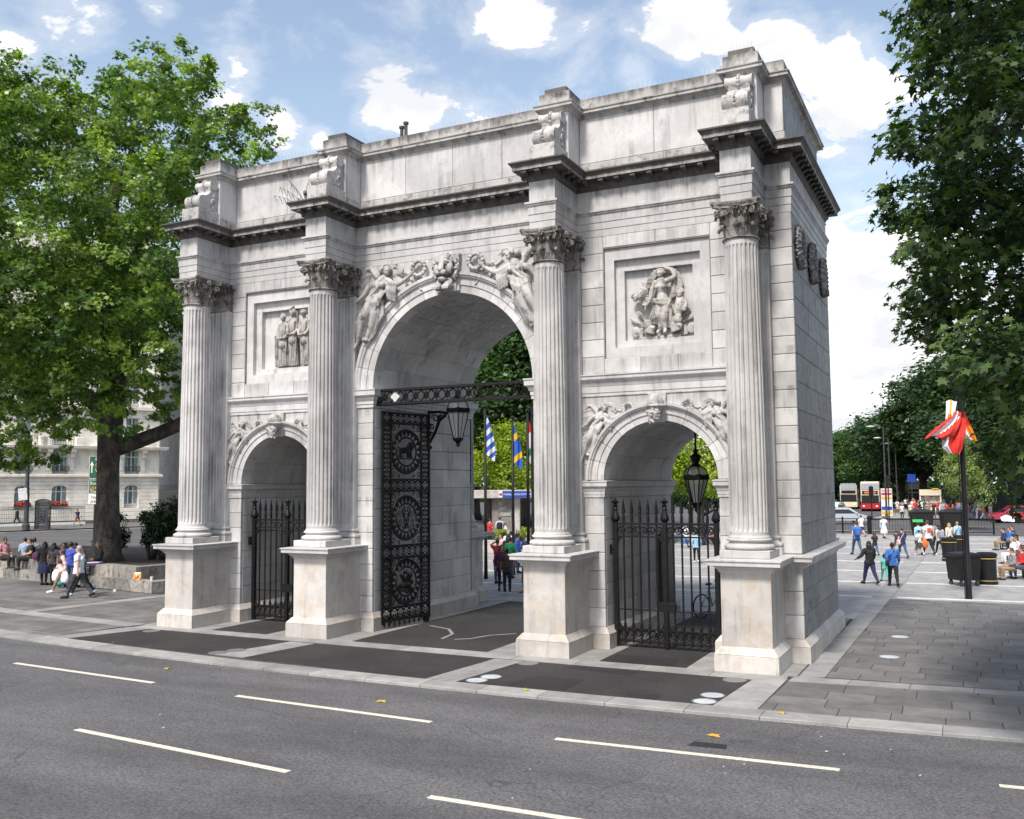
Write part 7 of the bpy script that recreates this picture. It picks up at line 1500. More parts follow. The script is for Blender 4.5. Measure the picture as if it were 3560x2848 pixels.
def cloth_m(c): return plain('cloth '+c, CL[c], .85, var=.18, vscale=2.6, objvec=True, bump=.7)
def stripes(name, a, b, c, sc):
    if name in _MC: return _MC[name]
    m, nt, bs = newmat(name); _MC[name] = m; tc = nd(nt, 'ShaderNodeTexCoord'); sp_ = nd(nt, 'ShaderNodeSeparateXYZ'); nt.links.new(tc.outputs['Object'], sp_.inputs[0])
    z = nmath(nt, 'ADD', sp_.outputs[2], nmath(nt, 'MULTIPLY', nmath(nt, 'SINE', nmath(nt, 'MULTIPLY', sp_.outputs[0], 30)), .012)); f = nmath(nt, 'FRACT', nmath(nt, 'MULTIPLY', z, sc))
    col = nmix(nt, nmath(nt, 'GREATER_THAN', f, .4), a, b); col = nmix(nt, nmath(nt, 'GREATER_THAN', f, .75), col, c); nt.links.new(col, bs.inputs['Base Color']); bs.inputs['Roughness'].default_value = .85; return m
def skeleton(pose, rng, fat):
    """joint positions, front is -y, ground z = 0, standing height about 1.72"""
    J = {}; V = lambda *a: Vector(a); hip = .90
    if pose == 'sit':
        hip = .10; J['pel'] = V(0,.0,hip); J['chest'] = V(0,.06,hip+.38); J['neck'] = V(0,.05,hip+.55); J['head'] = V(0,.0,hip+.70)
    else: J['pel'] = V(0,0,hip); J['chest'] = V(0,.01,1.28); J['neck'] = V(0,.01,1.45); J['head'] = V(0,-.02,1.60)
    for s, n in ((-1,'l'),(1,'r')):
        J['sh'+n] = J['neck']+V(s*(.175+.03*fat),.01,-.06); J['hip'+n] = J['pel']+V(s*.095,0,-.02)
        ph = {'walk':s*1.0,'stand':s*.12,'sit':0}[pose]
        if pose == 'sit': J['kn'+n] = J['hip'+n]+V(s*.05,-.42,.02); J['an'+n] = J['kn'+n]+V(s*.02,.02,-.42); J['toe'+n] = J['an'+n]+V(0,-.17,-.04)
        else:
            a = ph*.42; J['kn'+n] = J['hip'+n]+V(s*.005,-sin(a)*.43,-cos(a)*.43); b = a-(.30 if ph < 0 and pose == 'walk' else .0)-.04
            J['an'+n] = J['kn'+n]+V(0,-sin(b)*.41,-cos(b)*.41); tz = -.07 if ph > -.5 else -.10; J['toe'+n] = J['an'+n]+V(s*.03,-.18 if ph > -.5 else -.12,tz+.02)
        q = rng.uniform(-.15,.15)
        if pose == 'sit': J['el'+n] = J['sh'+n]+V(s*.06,-.03,-.28); J['wr'+n] = J['el'+n]+V(-s*.10,-.22,-.05)
        elif pose == 'walk': a = -ph*.38; J['el'+n] = J['sh'+n]+V(s*.06,-sin(a)*.27,-cos(a)*.27); J['wr'+n] = J['el'+n]+V(s*.01,-sin(a+.35)*.24,-cos(a+.35)*.24)
        else:
            bend = rng.choice([.15,.2,1.3]); J['el'+n] = J['sh'+n]+V(s*.07,.03,-.27); J['wr'+n] = J['el'+n]+V(-s*.08*(bend > 1),-sin(bend)*.24,-cos(bend)*.24)
    if pose != 'sit':    # rest the lower foot on the ground
        low = min(min(J['an'+n].z, J['toe'+n].z+.045) for n in 'lr')-.075
        for k in J: J[k] = J[k]-Vector((0,0,low))
    return J
def person(label, x, y, h=1.7, head=0, pose='stand', top='white', bottom='denim', skin=0, hair='black', style='short', sleeve='short', legs='trousers', extra=(), fat=0, z=0, group=None, near=False, arm=None, lean=0, seated_h=None):
    """heading: 0 = faces the camera, 90 = faces picture right, 180 = faces away"""
    rng = random.Random(label); rz = RAD(26.2+head); o = local('person', label, 'person', (x,y,z), rz, group); s = h/1.72 if pose != 'sit' else h/.93; child = h < 1.35 and pose != 'sit'; J = skeleton(pose, rng, fat)
    if arm == 'up': J['elr'] = J['shr']+Vector((.20,-.12,.10)); J['wrr'] = J['head']+Vector((.10,-.10,.05))
    if arm == 'out': J['elr'] = J['shr']+Vector((.14,0,-.22)); J['wrr'] = J['elr']+Vector((.20,0,-.12))
    if arm == 'outl': J['ell'] = J['shl']+Vector((-.14,0,-.22)); J['wrl'] = J['ell']+Vector((-.20,0,-.12))
    if arm == 'fold':
        for n, q in (('l',-1),('r',1)): J['el'+n] = J['sh'+n]+Vector((q*.07,-.02,-.26)); J['wr'+n] = J['pel']+Vector((q*.05,-.22,.16))
    f = 1+.35*fat; hs = 1.28 if child else 1.0
    seg = [('torso',J['pel'],J['pel'].lerp(J['chest'],.5),.135*f,.125*f),('torso',J['pel'].lerp(J['chest'],.5),J['chest'],.125*f,.135*f),('torso',J['chest'],J['neck'],.135*f,.06),('head',J['neck'],J['head'],.056,.06)]
    for n in 'lr':
        seg += [('uarm'+n,J['sh'+n],J['el'+n],.058*f,.045*f),('farm'+n,J['el'+n],J['wr'+n],.043*f,.030),('thigh'+n,J['hip'+n],J['kn'+n],.092*f,.060*f),('shin'+n,J['kn'+n],J['an'+n],.057*f,.038),('foot'+n,J['an'+n],J['toe'+n],.040,.036)]
    m = MB()
    for nme, a, b, ra, rb in seg:
        t = [a, a.lerp(b,.33), a.lerp(b,.66), b]; r = [ra, ra+(rb-ra)*.3, ra+(rb-ra)*.66, rb]
        if nme.startswith('shin'): r[1] *= 1.16
        m.tube(t, r, 10)
        m.ball(a, ra, 8, 6); m.ball(b, rb, 8, 6)
    for q in (-1,1): m.ball(J['chest']+Vector((q*.075*f,0,.02)), (.085*f,.10*f,.13), 9, 7); m.ball(J['pel']+Vector((q*.07*f,.02,-.03)), (.10*f,.115*f,.11), 9, 7); m.tube([J['neck']+Vector((q*.02,0,-.02)), J['sh'+('l' if q < 0 else 'r')]], [.055,.062], 8)
    hd = J['head']; m.ball(hd+Vector((0,.015,.035*hs)), (.074*hs,.094*hs,.10*hs), 12, 9); m.ball(hd+Vector((0,-.03,-.03*hs)), (.055*hs,.062*hs,.075*hs), 10, 7)
    for n in 'lr':
        d = (J['wr'+n]-J['el'+n]).normalized(); m.ball(J['wr'+n]+d*.05, (.030,.036,.045), 8, 6)
    me = remesh(m, .022 if near else .034, 2); nv = len(me.vertices); co = np.empty(nv*3); me.vertices.foreach_get('co', co); co = co.reshape(-1,3); no = np.empty(nv*3); me.vertices.foreach_get('normal', no); no = no.reshape(-1,3)
    faces = [tuple(p.vertices) for p in me.polygons]; bpy.data.meshes.remove(me)
    names = [q[0] for q in seg]; D = []; TT = []
    for nme, a, b, ra, rb in seg:
        A_ = np.array(a); B_ = np.array(b); ab = B_-A_; t = np.clip(((co-A_)@ab)/(ab@ab), 0, 1); D.append(np.linalg.norm(co-(A_+t[:,None]*ab), axis=1)-(ra+(rb-ra)*t)); TT.append(t)
    D = np.array(D); TT = np.array(TT); best = D.argmin(0); bt = TT[best, np.arange(nv)]; bn = np.array(names)[best]
    body = MB(); body.v = [tuple(p) for p in co]; body.f = list(faces); body.m = [0]*len(faces)
    q = lambda a, b, c: hd+Vector((a*hs, b*hs, c*hs))
    k0 = len(body.v); body.tube([q(0,-.085,.03), q(0,-.112,-.012), q(0,-.088,-.022)], [.010,.016,.012], 6)
    for e in (-1,1): body.ball(q(e*.078,.01,.0), (.012,.022,.032), 6, 5); body.ball(q(e*.032,-.080,.025), (.014,.008,.008), 6, 4, 1); body.tube([q(e*.018,-.088,.045), q(e*.048,-.078,.045)], .005, 4, 1)
    body.tube([q(-.024,-.088,-.048), q(0,-.094,-.047), q(.024,-.088,-.048)], .006, 4, 2)
    for n, e in (('l',-1),('r',1)):   # five fingers on each hand
        d = (J['wr'+n]-J['el'+n]).normalized(); sd = d.cross(Vector((1,0,0))).normalized(); c = J['wr'+n]+d*.075
        for i, L in enumerate((.070,.080,.074,.058)): a = c+sd*(.024-.016*i); body.tube([a, a+d*L*.55, a+d*L+Vector((-e*.014,0,0))], [.0095,.009,.0065], 5)
        a = J['wr'+n]+d*.03+sd*.03; body.tube([a, a+d*.03+sd*.022, a+d*.06+sd*.028], [.011,.010,.007], 5)
    SM = SK[skin]
    body.build('body', [SM, plain('dark eye',(.02,.016,.014),.3), plain('lip',(.36,.14,.12),.5)], o, smooth=True)
    zr = co[:,2]; pelz = J['pel'].z
    def wear(name, sel, off, mat, fl=None):
        ok = [fc for fc in faces if all(sel[i] for i in fc)]
        if not ok: return
        use = sorted({i for fc in ok for i in fc}); mp = {i:k for k, i in enumerate(use)}; p = co+no*off
        if fl is not None: p = p+fl
        mb = MB(); mb.v = [tuple(p[i]) for i in use]; mb.f = [tuple(mp[i] for i in fc) for fc in ok]; mb.m = [0]*len(ok); return mb.build(name, mat, o, smooth=True, fix=False)
    wob = (.006*np.sin(zr*40+co[:,0]*25))[:,None]*no
    istor = bn == 'torso'; up_ = np.zeros(nv, bool)
    arms = np.char.startswith(bn, 'uarm'); fore = np.char.startswith(bn, 'farm'); th = np.char.startswith(bn, 'thigh'); sh = np.char.startswith(bn, 'shin'); ft = np.char.startswith(bn, 'foot')
    along = zr if pose != 'sit' else zr
    shirt = (istor & (zr < J['neck'].z+.02) & (zr > pelz-.06)) | (arms & ((bt < .62) if sleeve == 'short' else True) if sleeve != 'none' else arms & (bt < .05)) | (fore & (bt < .93) if sleeve == 'long' else np.zeros(nv, bool))
    if pose != 'sit': shirt = shirt | (th & (zr > pelz-.08))
    topm = top if not isinstance(top, str) else cloth_m(top); botm = bottom if not isinstance(bottom, str) else cloth_m(bottom)
    wear('shirt', shirt, .020, topm, wob)
    lim = {'trousers':(1.0,.92),'shorts':(.85,-1),'leggings':(1.0,.95),'skirt':(1.0,-1),'dress':(-1,-1)}[legs]
    if legs in ('trousers','shorts','leggings'): wear('trousers' if legs != 'shorts' else 'shorts', (istor & (zr < pelz+.06)) | (th & (bt <= lim[0])) | (sh & (bt < lim[1])), .012 if legs != 'leggings' else .006, botm, wob*.7)
    else:
        m = MB(); V = []; n = 20; rows = 7; z1 = pelz+.10; hem = {'skirt':.48,'dress':.40,'long':.10}.get(legs, .45)
        if pose == 'sit':
            wear('skirt', (istor & (zr < pelz+.08)) | th | (sh & (bt < .8)), .035, botm, wob*2); n = 0
            for i in range(0):
                t = i/rows; c = J['pel']+Vector((0,-.50*min(1,t*1.5),.0 if t < .66 else -(t-.66)*1.1)); 
                for j in range(n): a = 2*pi*j/n; V.append((c.x+(.17+.08*t)*cos(a)*(1+.04*sin(a*7)), c.y+(.05*t)*sin(a)-.02, c.z+(.13-.02*t)*sin(a)))
        else:
            for i in range(rows+1):
                t = i/rows; zz = z1+(hem-z1)*t
                for j in range(n): a = 2*pi*j/n; r = (.15*f+.10*min(1,t*1.6))*(1+.07*t*sin(a*6+t)); V.append((r*cos(a), r*.85*sin(a)+.0, zz))
        m.add(V, [(i*n+j,i*n+(j+1)%n,(i+1)*n+(j+1)%n,(i+1)*n+j) for i in range(rows) for j in range(n)])
        if n: m.build('skirt', botm if legs != 'dress' else topm, o, smooth=True, fix=False)
        if 'tights' in extra: wear('leggings', th | (sh & (bt < .95)), .005, cloth_m('black'))
    shoe = cloth_m('black')
    for e in extra:
        if isinstance(e, tuple) and e[0] == 'shoes': shoe = cloth_m(e[1])
    for n in 'lr':
        a, t = J['an'+n], J['toe'+n]; mb = MB(); mb.tube([a+Vector((0,.055,-.035)), a+Vector((0,.0,-.015)), a.lerp(t,.35)+Vector((0,0,-.008)), a.lerp(t,.7)+Vector((0,0,-.004)), t+Vector((0,-.02,-.002))], [.045,.058,.054,.048,.036], 10); mb.build('shoe', shoe, o, smooth=True)
    hm = plain('hair '+hair, HAIRC[hair], .5, var=.2, vscale=20, objvec=True)
    if style != 'bald':
        m = MB(); m.ball(q(0,.022,.048), (.083*hs,.104*hs,.098*hs), 14, 9); k = 0
        m.v = [p if (p[1]-hd.y > -.052*hs or p[2]-hd.z > .088*hs) else (p[0], max(p[1], hd.y-.045*hs), max(p[2], hd.z+.075*hs)) for p in m.v]
        if style in ('long','veil'):
            m.tube([q(0,.05,.06), q(0,.085,-.05), q(0,.10,-.18), q(0,.105,-.34 if style == 'long' else -.22)], [.085,.092,.085,.04], 10, sq=.6)
            for e in (-1,1): m.tube([q(e*.06,.0,.05), q(e*.082,.02,-.06), q(e*.085,.03,-.20)], [.04,.036,.02], 7)
        if style == 'bun': m.ball(q(0,.12,.05), .045, 8, 6)
        if style == 'pony': m.tube([q(0,.11,.05), q(0,.15,.0), q(0,.14,-.15)], [.03,.032,.012], 7)
        if style == 'hijab': m = MB(); m.ball(q(0,.015,.03), (.098,.115,.125), 14, 10); m.v = [p if p[1]-hd.y > -.055 or abs(p[2]-hd.z-.02) > .085 else (p[0]*1.0, hd.y-.05, p[2]) for p in m.v]; m.tube([q(0,.03,-.05), q(0,.02,-.16), q(0,.0,-.30), q(0,.0,-.42)], [.10,.15,.22,.20], 14, sq=.75)
        m.build('hair' if style != 'hijab' else 'headscarf', hm if style != 'hijab' else cloth_m('brown'), o, smooth=True)
    for e in extra:
        if isinstance(e, tuple) and e[0] == 'backpack':
            c = J['chest']+Vector((0,.20,-.06)); mb = MB(); mb.cbox(c.x-.15,c.x+.15,c.y-.09,c.y+.09,c.z-.22,c.z+.20,.05); mb.cbox(c.x-.11,c.x+.11,c.y+.07,c.y+.13,c.z-.19,c.z+.0,.03)
            for w_ in (-.10,.10): mb.tube([(c.x+w_,c.y-.05,c.z+.18),(c.x+w_,c.y-.26,c.z+.20),(c.x+w_,c.y-.36,c.z+.02),(c.x+w_,c.y-.22,c.z-.16)], .018, 5)
            mb.build('backpack', cloth_m(e[1]), o, smooth=40)
        if isinstance(e, tuple) and e[0] == 'shoulderbag':
            c = J['pel']+Vector((.20,.04,.05)); mb = MB(); mb.cbox(c.x-.05,c.x+.07,c.y-.17,c.y+.17,c.z-.14,c.z+.12,.04); mb.tube([(c.x,c.y-.14,c.z+.1),(J['shl'].x*.3,J['shl'].y-.10,J['shl'].z+.05),(J['shl'].x*.3,J['shl'].y+.12,J['shl'].z+.04),(c.x,c.y+.14,c.z+.1)], .014, 5); mb.build('shoulder_bag', cloth_m(e[1]), o, smooth=40)
        if e == 'cap': mb = MB(); mb.ball(q(0,.01,.06), (.09,.108,.085), 12, 8); mb.cbox(hd.x-.06,hd.x+.06,hd.y-.19,hd.y-.08,hd.z+.055,hd.z+.07,.005); mb.build('cap', cloth_m('navy'), o, smooth=40)
        if e == 'glasses': mb = MB(); [mb.cbox(hd.x+a-.028,hd.x+a+.028,hd.y-.103,hd.y-.09,hd.z+.008,hd.z+.042,.006) for a in (-.035,.035)]; mb.build('sunglasses', BLACK, o)
    o.scale = (s,s,s); o['J'] = 0; del o['J']
    hands[label] = [tuple(Matrix.Translation((x,y,z)) @ Matrix.Rotation(rz,4,'Z') @ (J['wr'+n]*s)) for n in 'lr']
    return o
hands = {}
G1, G2, G3, G4, G5 = 'people round the planter at the left', 'people by the hotel', 'people behind the central archway', 'people walking on the right plaza', 'people sitting at the right edge'
p = person; SZ = .80
STRP = stripes('purple and white stripes', (.15,.03,.20), (.65,.62,.66), (.03,.02,.05), 11); STRW = stripes('pink white stripes', (.6,.25,.32), (.7,.6,.62), (.6,.25,.32), 22); STRB = stripes('grey white stripes', (.45,.45,.52), (.65,.65,.68), (.20,.20,.28), 14)
p('man in pink t-shirt and sunglasses sitting on the planter wall at the left edge',-26.75,6.55,.98,70,'sit','pink','black',1,'black','short',extra=('glasses',),fat=.5,z=SZ,group=G1,near=True)
p('man in light blue shirt sitting with his back turned beside the pink t-shirt',-26.75,7.55,.92,190,'sit','lightblue','grey',0,'black','short','long',z=SZ,group=G1); p('man in grey shirt sitting with his back turned, head bowed',-25.85,7.35,.94,200,'sit','mid','khaki',0,'black','short',z=SZ,group=G1)
p('large woman in black top sitting on the wall with ankles crossed',-25.2,6.62,.95,-60,'sit','black','black',0,'brown','pony',fat=.75,z=SZ,group=G1,near=True,arm='fold',extra=('tights',))
p('woman with long black hair and blue skirt standing with her back turned',-22.09,5.0,1.72,180,'stand','black','navy',1,'black','long','long','skirt',group=G1,near=True,extra=('tights',)); p('woman with long black hair beside the blue skirt, facing the planter',-21.6,5.05,1.68,170,'stand','darkgrey','black',1,'black','long',group=G1)
p('boy in dark top facing the street behind the headscarf woman',-20.95,5.0,1.70,10,'stand','navy','denim',1,'black','short',group=G1); p('woman in brown headscarf and pale pink top walking with white bags',-19.01,3.42,1.67,-70,'walk','palepink','khaki',1,'brown','hijab','long','leggings',group=G1,near=True,extra=(('shoes','white'),))
p('teenager in blue top standing between the headscarf and the white t-shirt',-19.9,4.5,1.78,185,'stand','royal','denim',1,'black','short',group=G1,extra=(('shoes','navy'),)); p('woman with dark bobbed hair half hidden behind the grey haired man',-20.2,4.95,1.72,175,'stand','black','darkgrey',1,'black','long',group=G1)
p('grey haired man in white t-shirt and dark jeans striding to the left',-16.75,2.31,1.90,-98,'walk','white','darkgrey',0,'grey','short',group=G1,near=True,fat=.15); p('woman in teal top with dark red hair walking behind the white t-shirt',-17.35,2.95,1.72,-85,'walk','teal','black',0,'red','long','short','trousers',group=G1,near=True,extra=(('shoes','sky'),('shoulderbag','black')))
p('woman in purple striped skirt sitting on the planter wall beside the trunk',-19.85,5.75,.98,-60,'sit','black',STRP,1,'brown','long','long','skirt',z=SZ,group=G1,near=True)
p('man in long dark coat striding along the hotel railing',-79.3,45.4,1.9,-90,'walk','black','black',1,'black','short','long',z=.06,group=G2); p('child in red shorts riding a scooter on the hotel pavement',-72.98,47.82,1.75,60,'walk','navy','red',1,'black','short','short','shorts',z=.06,group=G2); p('person in blue seen between the bush and the first column',-19.8,14.6,1.75,-90,'walk','royal','black',0,'black','short','long',z=0,group=G2)
p('woman with brown backpack standing with her back turned in the archway',-2.84,9.14,1.60,185,'stand','darkgrey','black',1,'black','short','short','leggings',group=G3,near=True,extra=(('backpack','brown'),('shoes','white'))); p('woman in plum black clothes facing the road in the archway',-3.60,10.22,1.66,5,'stand','plum','black',0,'brown','long','long','leggings',group=G3,near=True)
p('man in red t-shirt with his hand raised to his head',-4.9,12.4,1.72,150,'stand','red','denim',0,'brown','short',group=G3,near=True,arm='up'); p('woman with very long dark hair behind the raised hand',-5.9,15.4,1.75,180,'stand','black','black',1,'black','long','long',group=G3); p('man in green hooded top with his back turned',-5.41,14.6,1.69,170,'stand','green','denim',1,'black','short','long',group=G3)
p('man in royal blue top beside the green top',-6.13,16.8,1.72,120,'stand','royal','navy',1,'black','short','long',group=G3); p('person in navy cap and dark jacket at the third pedestal',-6.4,18.3,1.58,20,'stand','navy','navy',0,'brown','short','long',group=G3,extra=('cap','glasses')); p('woman in pink striped top in the archway crowd',-7.64,18.1,1.61,-40,'stand',STRW,'white',0,'brown','short',group=G3)
p('grey haired woman at the back of the archway crowd',-8.16,19.94,1.68,0,'stand','white','grey',0,'grey','short',group=G3); p('brown haired woman at the back of the archway crowd',-7.5,19.6,1.70,10,'stand','black','denim',0,'brown','long',group=G3); p('woman carrying a bright pink bag over her shoulder',-6.55,18.9,1.69,100,'stand','pink','black',0,'blond','short',group=G3,extra=(('shoulderbag','pink'),)); p('person in grey with sandals half hidden by the third pedestal',-2.50,9.97,1.60,-120,'stand','grey','black',2,'black','short','long','leggings',group=G3,extra=(('shoes','orange'),))
p('person in red top near the station wall',-14.6,30.3,1.65,150,'stand','red','black',0,'black','short',z=.2,group=G3); p('man with dark backpack near the station wall',-14.0,30.5,1.82,175,'walk','lightblue','denim',0,'brown','short',z=.2,group=G3,extra=(('backpack','black'),)); p('person in white top bending near the station wall',-13.65,30.6,1.45,90,'walk','white','denim',0,'brown','short','long',z=.2,group=G3)
p('woman in black leggings and pale denim jacket seen through the right gate',-.12,24.75,1.62,170,'walk','sky','black',0,'brown','short','long','leggings',group=G3,extra=(('shoes','white'),)); p('man in dark suit far behind the right gate',-3.5,38.98,1.70,0,'walk','navy','navy',0,'brown','short','long',group=G3); p('small girl in pink seen through the right gate',-3.0,39.11,1.05,0,'stand','pink','orange',0,'brown','short','short','shorts',group=G3); p('person in white top and blue jeans seen through the right gate',-3.77,35.7,1.5,120,'walk','white','blue',0,'brown','short',group=G3)
p('woman in dark jacket and flared jeans walking away beside the child',8.66,17.52,1.68,185,'walk','black','navy',2,'black','long','long',group=G4,near=True,fat=.35,arm='out'); p('small child in aqua clothes between the two women',9.09,18.79,1.08,178,'walk','aqua','aqua',2,'black','bun','short','trousers',group=G4,near=True); p('woman in blue top with black shoulder bag holding the child by the hand',9.54,16.99,1.67,165,'walk','blue','black',2,'black','short','long',group=G4,near=True,extra=(('shoulderbag','black'),),fat=.15)
p('man with blue backpack holding a girl by the hand',6.51,33.05,1.84,180,'walk','blue','denim',0,'brown','short',group=G4,extra=(('backpack','blue'),),arm='outl'); p('girl in black t-shirt led by the man with blue backpack',7.45,32.9,1.24,180,'walk','black','denim',0,'brown','long',group=G4,arm='out'); p('man in white t-shirt ahead of the blue backpack',4.93,50.7,1.60,185,'walk','white','navy',0,'brown','short','short','shorts',group=G4); p('person in white dress with pale blue bag near the far railing',6.56,49.42,1.58,150,'walk','white','white',0,'brown','short','short','dress',group=G4,extra=(('shoulderbag','sky'),))
p('boy with dark backpack walking beside the navy top',8.31,36.27,1.20,180,'walk','darkgrey','khaki',0,'brown','short','short','shorts',group=G4,extra=(('backpack','darkgrey'),)); p('person in navy top carrying a pink bag on the plaza',8.94,31.24,1.60,180,'walk','navy','denim',0,'brown','short','short','trousers',group=G4,extra=(('shoulderbag','palepink'),)); p('girl in grey skirt and white top with a dark satchel',9.61,33.81,1.36,180,'walk','white','darkgrey',0,'black','short','short','skirt',group=G4,extra=(('shoulderbag','darkgrey'),('shoes','white')))
p('person in denim shirt just ahead of the girl in grey skirt',9.37,38.22,1.60,170,'walk','sky','denim',0,'black','short','long',group=G4); tee = p('tall person in white t-shirt with red back print carrying an orange bag',10.03,34.31,1.87,180,'walk','white','black',0,'brown','short',group=G4,fat=.4); p('woman with brown hair ahead of the striped backpack',10.29,39.36,1.63,180,'walk','grey','black',0,'brown','long',group=G4); p('woman with grey striped backpack and black leggings',10.62,34.31,1.64,180,'walk',STRB,'black',0,'black','long','short','leggings',group=G4,extra=(('backpack','mid'),('shoes','white')))
p('blond woman in cream top and black skirt walking away',10.99,38.38,1.58,180,'walk','cream','black',0,'blond','long','long','skirt',group=G4); p('blond woman in sky blue top with brown bag beside the black skirt',11.39,39.74,1.60,180,'walk','sky','grey',0,'blond','short','long',group=G4,extra=(('shoulderbag','brown'),))
MB().cbox(-.10,.10,-.012,.012,-.10,.12,.006).build('back_print', plain('red print',(.5,.08,.05),.8,var=.6,vscale=18), tee).location = (0,.185,1.22)
seats = ((13.63,21.4,.90,-95,'grey','khaki','brown','man in dark grey and khaki sitting on the nearest bench'),(14.0,22.3,.92,-80,'red','denim','brown','man in red top sitting on the nearest bench'),(13.9,29.6,.92,-95,'white','white','grey','person all in white sitting on the middle bench'),(14.1,30.6,.90,-85,'palepink','denim','brown','person in pale pink sitting on the middle bench'),(13.75,39.6,.90,-95,'navy','khaki','black','man in navy jacket sitting on the farthest bench'),(14.1,40.6,.90,-70,'blue','denim','brown','person in blue sitting on the farthest bench'),(14.3,43.2,.9,-80,'darkgrey','denim','black','person in black sitting behind the farthest bench'))
for x, y, h, hd_, t, b, hr, lab in seats: p(lab, x, y, h, hd_, 'sit', t, b, 0, hr, 'short', 'long', z=.36, group=G5)
far = ((3.78,102.4,1.45,'cream','khaki',20),(5.36,86.0,1.60,'white','black',0),(5.45,102.7,1.85,'white','darkgrey',180),(6.18,94.7,1.85,'red','denim',170),(6.21,110,1.62,'white','black',0),(7.23,96.5,1.45,'khaki','denim',90),(7.51,96.5,1.5,'khaki','grey',-60),(8.3,99.9,1.5,'red','black',0),(8.78,98.4,1.6,'lightblue','black',30),(9.54,91.0,1.6,'red','grey',180),(10.22,85.8,1.6,'brown','darkgrey',-30),(10.76,86,1.6,'blue','denim',180),(13.75,92,1.5,'palepink','palepink',0),(12.44,86.4,1.3,'palepink','white',60),(13.02,86.5,1.45,'orange','white',90),(5.48,118.4,1.6,'white','red',0),(3.15,127,1.6,'white','black',0),(4.01,118,1.6,'darkgrey','black',10),(9.0,97.5,1.6,'mid','navy',160),(10.6,88.2,1.65,'red','black',10))
words = ('in cream and khaki by the booth','in white top and black skirt alone before the crowd','in white shirt with back turned, left in the crowd','in bright red top and jeans in the middle of the crowd','in white shirt near the kiosk','in khaki bending near the kiosk','in khaki top and grey trousers near the kiosk','in red top before the kiosk counter','in light blue shirt right of the kiosk','in red top and grey trousers right of the kiosk','in brown top right of the kiosk','in blue top with hands on hips near the flagpole','in pale pink right of the flagpole by the trees','in pale pink and white right of the flagpole','in orange right of the flagpole','in white and red far back in the crowd','in white and black farthest back by the buses','in dark grey far back in the crowd','in grey and navy beside the light blue shirt','in red top and black trousers beside the brown top')
for i, ((x, y, h, t, b, hd_), wl) in enumerate(zip(far, words)): p('distant person '+wl, x, y, h, hd_, 'stand' if i % 2 else 'walk', t, b, 0, ('brown','black','blond','grey')[i % 4], 'short', group='people in the far crowd')
more = (('in white shirt and black trousers between the booth and the traffic light','white','black'),('in grey top under the lamp posts','mid','denim'),('in red jacket just left of the kiosk','red','navy'),('in navy coat left of the kiosk','navy','black'),('in cream top in the thick of the crowd','cream','denim'),('in green top in the thick of the crowd','green','black'),('in pink top in the thick of the crowd','pink','denim'),('in black coat at the back of the crowd','black','black'),('in sky blue shirt at the back of the crowd','sky','navy'),('in white dress shirt at the back of the crowd','white','khaki'),('in brown jacket under the dark trees','brown','denim'),('in orange top under the dark trees','orange','black'),('in pale grey under the dark trees','lightblue','grey'),('in plum top near the red car','plum','denim'),('in blue jacket near the red car','blue','navy'),('in white top walking past the red car','white','denim'))
for i, (wl, t, b) in enumerate(more):
    q = random.Random(i*7+3); x = 3.6+i*.62+q.uniform(-.3,.3); y = q.uniform(89,122) if i < 13 else q.uniform(86,92); p('distant person '+wl, x, y, q.uniform(1.55,1.8), q.choice((0,180,90,-60,150)), 'walk' if i % 3 else 'stand', t, b, i % 2, ('brown','black','grey','blond')[i % 4], 'short', group='people in the far crowd')
# things held or set down
def bag(name, label, loc, w_, d_, h, col, cat='bag', rz=0, strap=True):
    b = local(name, label, cat, loc, rz); m = MB(); V = []; n = 14
    for i, t in enumerate((0,.1,.4,.75,1.0)):
        k = (.75,1.0,1.08,.9,.5)[i]
        for j in range(n): a = 2*pi*j/n; V.append((w_/2*k*math.copysign(abs(cos(a))**.6, cos(a))*(1+.06*sin(a*5+i)), d_/2*k*math.copysign(abs(sin(a))**.6, sin(a)), -h+h*t))
    m.add(V, [(i*n+j,i*n+(j+1)%n,(i+1)*n+(j+1)%n,(i+1)*n+j) for i in range(4) for j in range(n)]+[tuple(range(n))[::-1], tuple(4*n+j for j in range(n))]); m.build('pouch', cloth_m(col), b, smooth=True)
    if strap: MB().tube([(-w_*.2,0,-.01),(-w_*.05,0,.05),(w_*.05,0,.05),(w_*.2,0,-.01)], .012, 5).build('handle', cloth_m(col), b)
hh = hands['woman in brown headscarf and pale pink top walking with white bags']
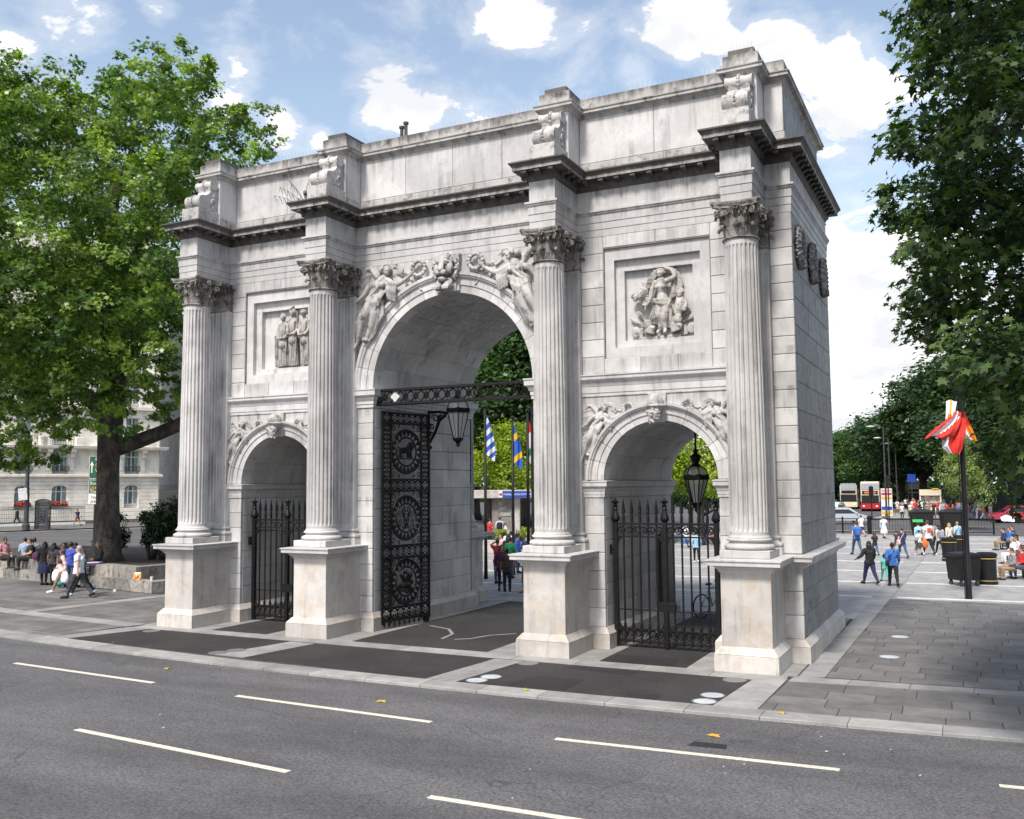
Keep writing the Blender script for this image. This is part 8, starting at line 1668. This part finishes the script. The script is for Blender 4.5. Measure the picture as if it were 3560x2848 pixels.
bag('carrier_bag', 'white carrier bag in the hand of the headscarf woman, nearer the kerb', (hh[0][0],hh[0][1],hh[0][2]-.05), .34,.16,.45,'white'); bag('carrier_bag', 'second white carrier bag held by the headscarf woman on her far side', (hh[1][0],hh[1][1],hh[1][2]-.05), .32,.16,.42,'white')
bag('teal_bag', 'teal shopping bag beside the headscarf woman', (-20.6,4.6,.55), .38,.2,.45,'teal'); bag('handbag', 'purple sports bag lying on the planter wall beside the large woman', (-24.35,6.42,1.22), .62,.26,.34,'plum')
ho = hands['tall person in white t-shirt with red back print carrying an orange bag']; bag('carrier_bag', 'orange carrier bag in the hand of the tall white t-shirt', (ho[1][0],ho[1][1],ho[1][2]-.06), .34,.16,.50,'orange')
hb2 = hands['person in grey with sandals half hidden by the third pedestal']; bag('carrier_bag', 'white plastic bag held beside the third pedestal', (hb2[0][0]-.1,hb2[0][1],hb2[0][2]-.05), .36,.2,.52,'white')
cup = MB().lathe([(.04,0),(.05,.12),(.055,.125),(.045,.12)], 10).build('paper_cup', WHITE, None); cup.location = (-26.3,6.55,.88); tag(cup, 'white paper cup standing on the wall by the pink t-shirt', 'cup')
sc = local('scooter', 'pale blue kick scooter under the child in red shorts', 'scooter', (-72.9,47.75,.06), RAD(80)); MB().cbox(-.45,.45,-.07,.07,.10,.14,.01).build('deck', plain('pale blue plastic',(.30,.45,.6),.4), sc); MB().tube([(.45,0,.12),(.40,0,.9)], .02, 6).build('stem', WHITE, sc); MB().tube([(.40,-.2,.9),(.40,.2,.9)], .02, 6).build('handlebar', BLACK, sc)
for x in (-.45,.48): MB().tube([(x,-.03,.09),(x,.03,.09)], .09, 12).build('wheel', plain('pale blue plastic',(.30,.45,.6),.4), sc)
sh_ = local('sunshade', 'pale blue paper held up over the people at the right edge', 'sheet', (14.2,45.5,1.62), RAD(30)); MB().add([(-.42,0,-.16),(.38,-.1,-.24),(.45,.1,.06),(.0,.2,.20),(-.44,.1,.06)], [(0,1,2,3,4)]).build('sheet', plain('pale blue paper',(.55,.66,.76),.7), sh_)
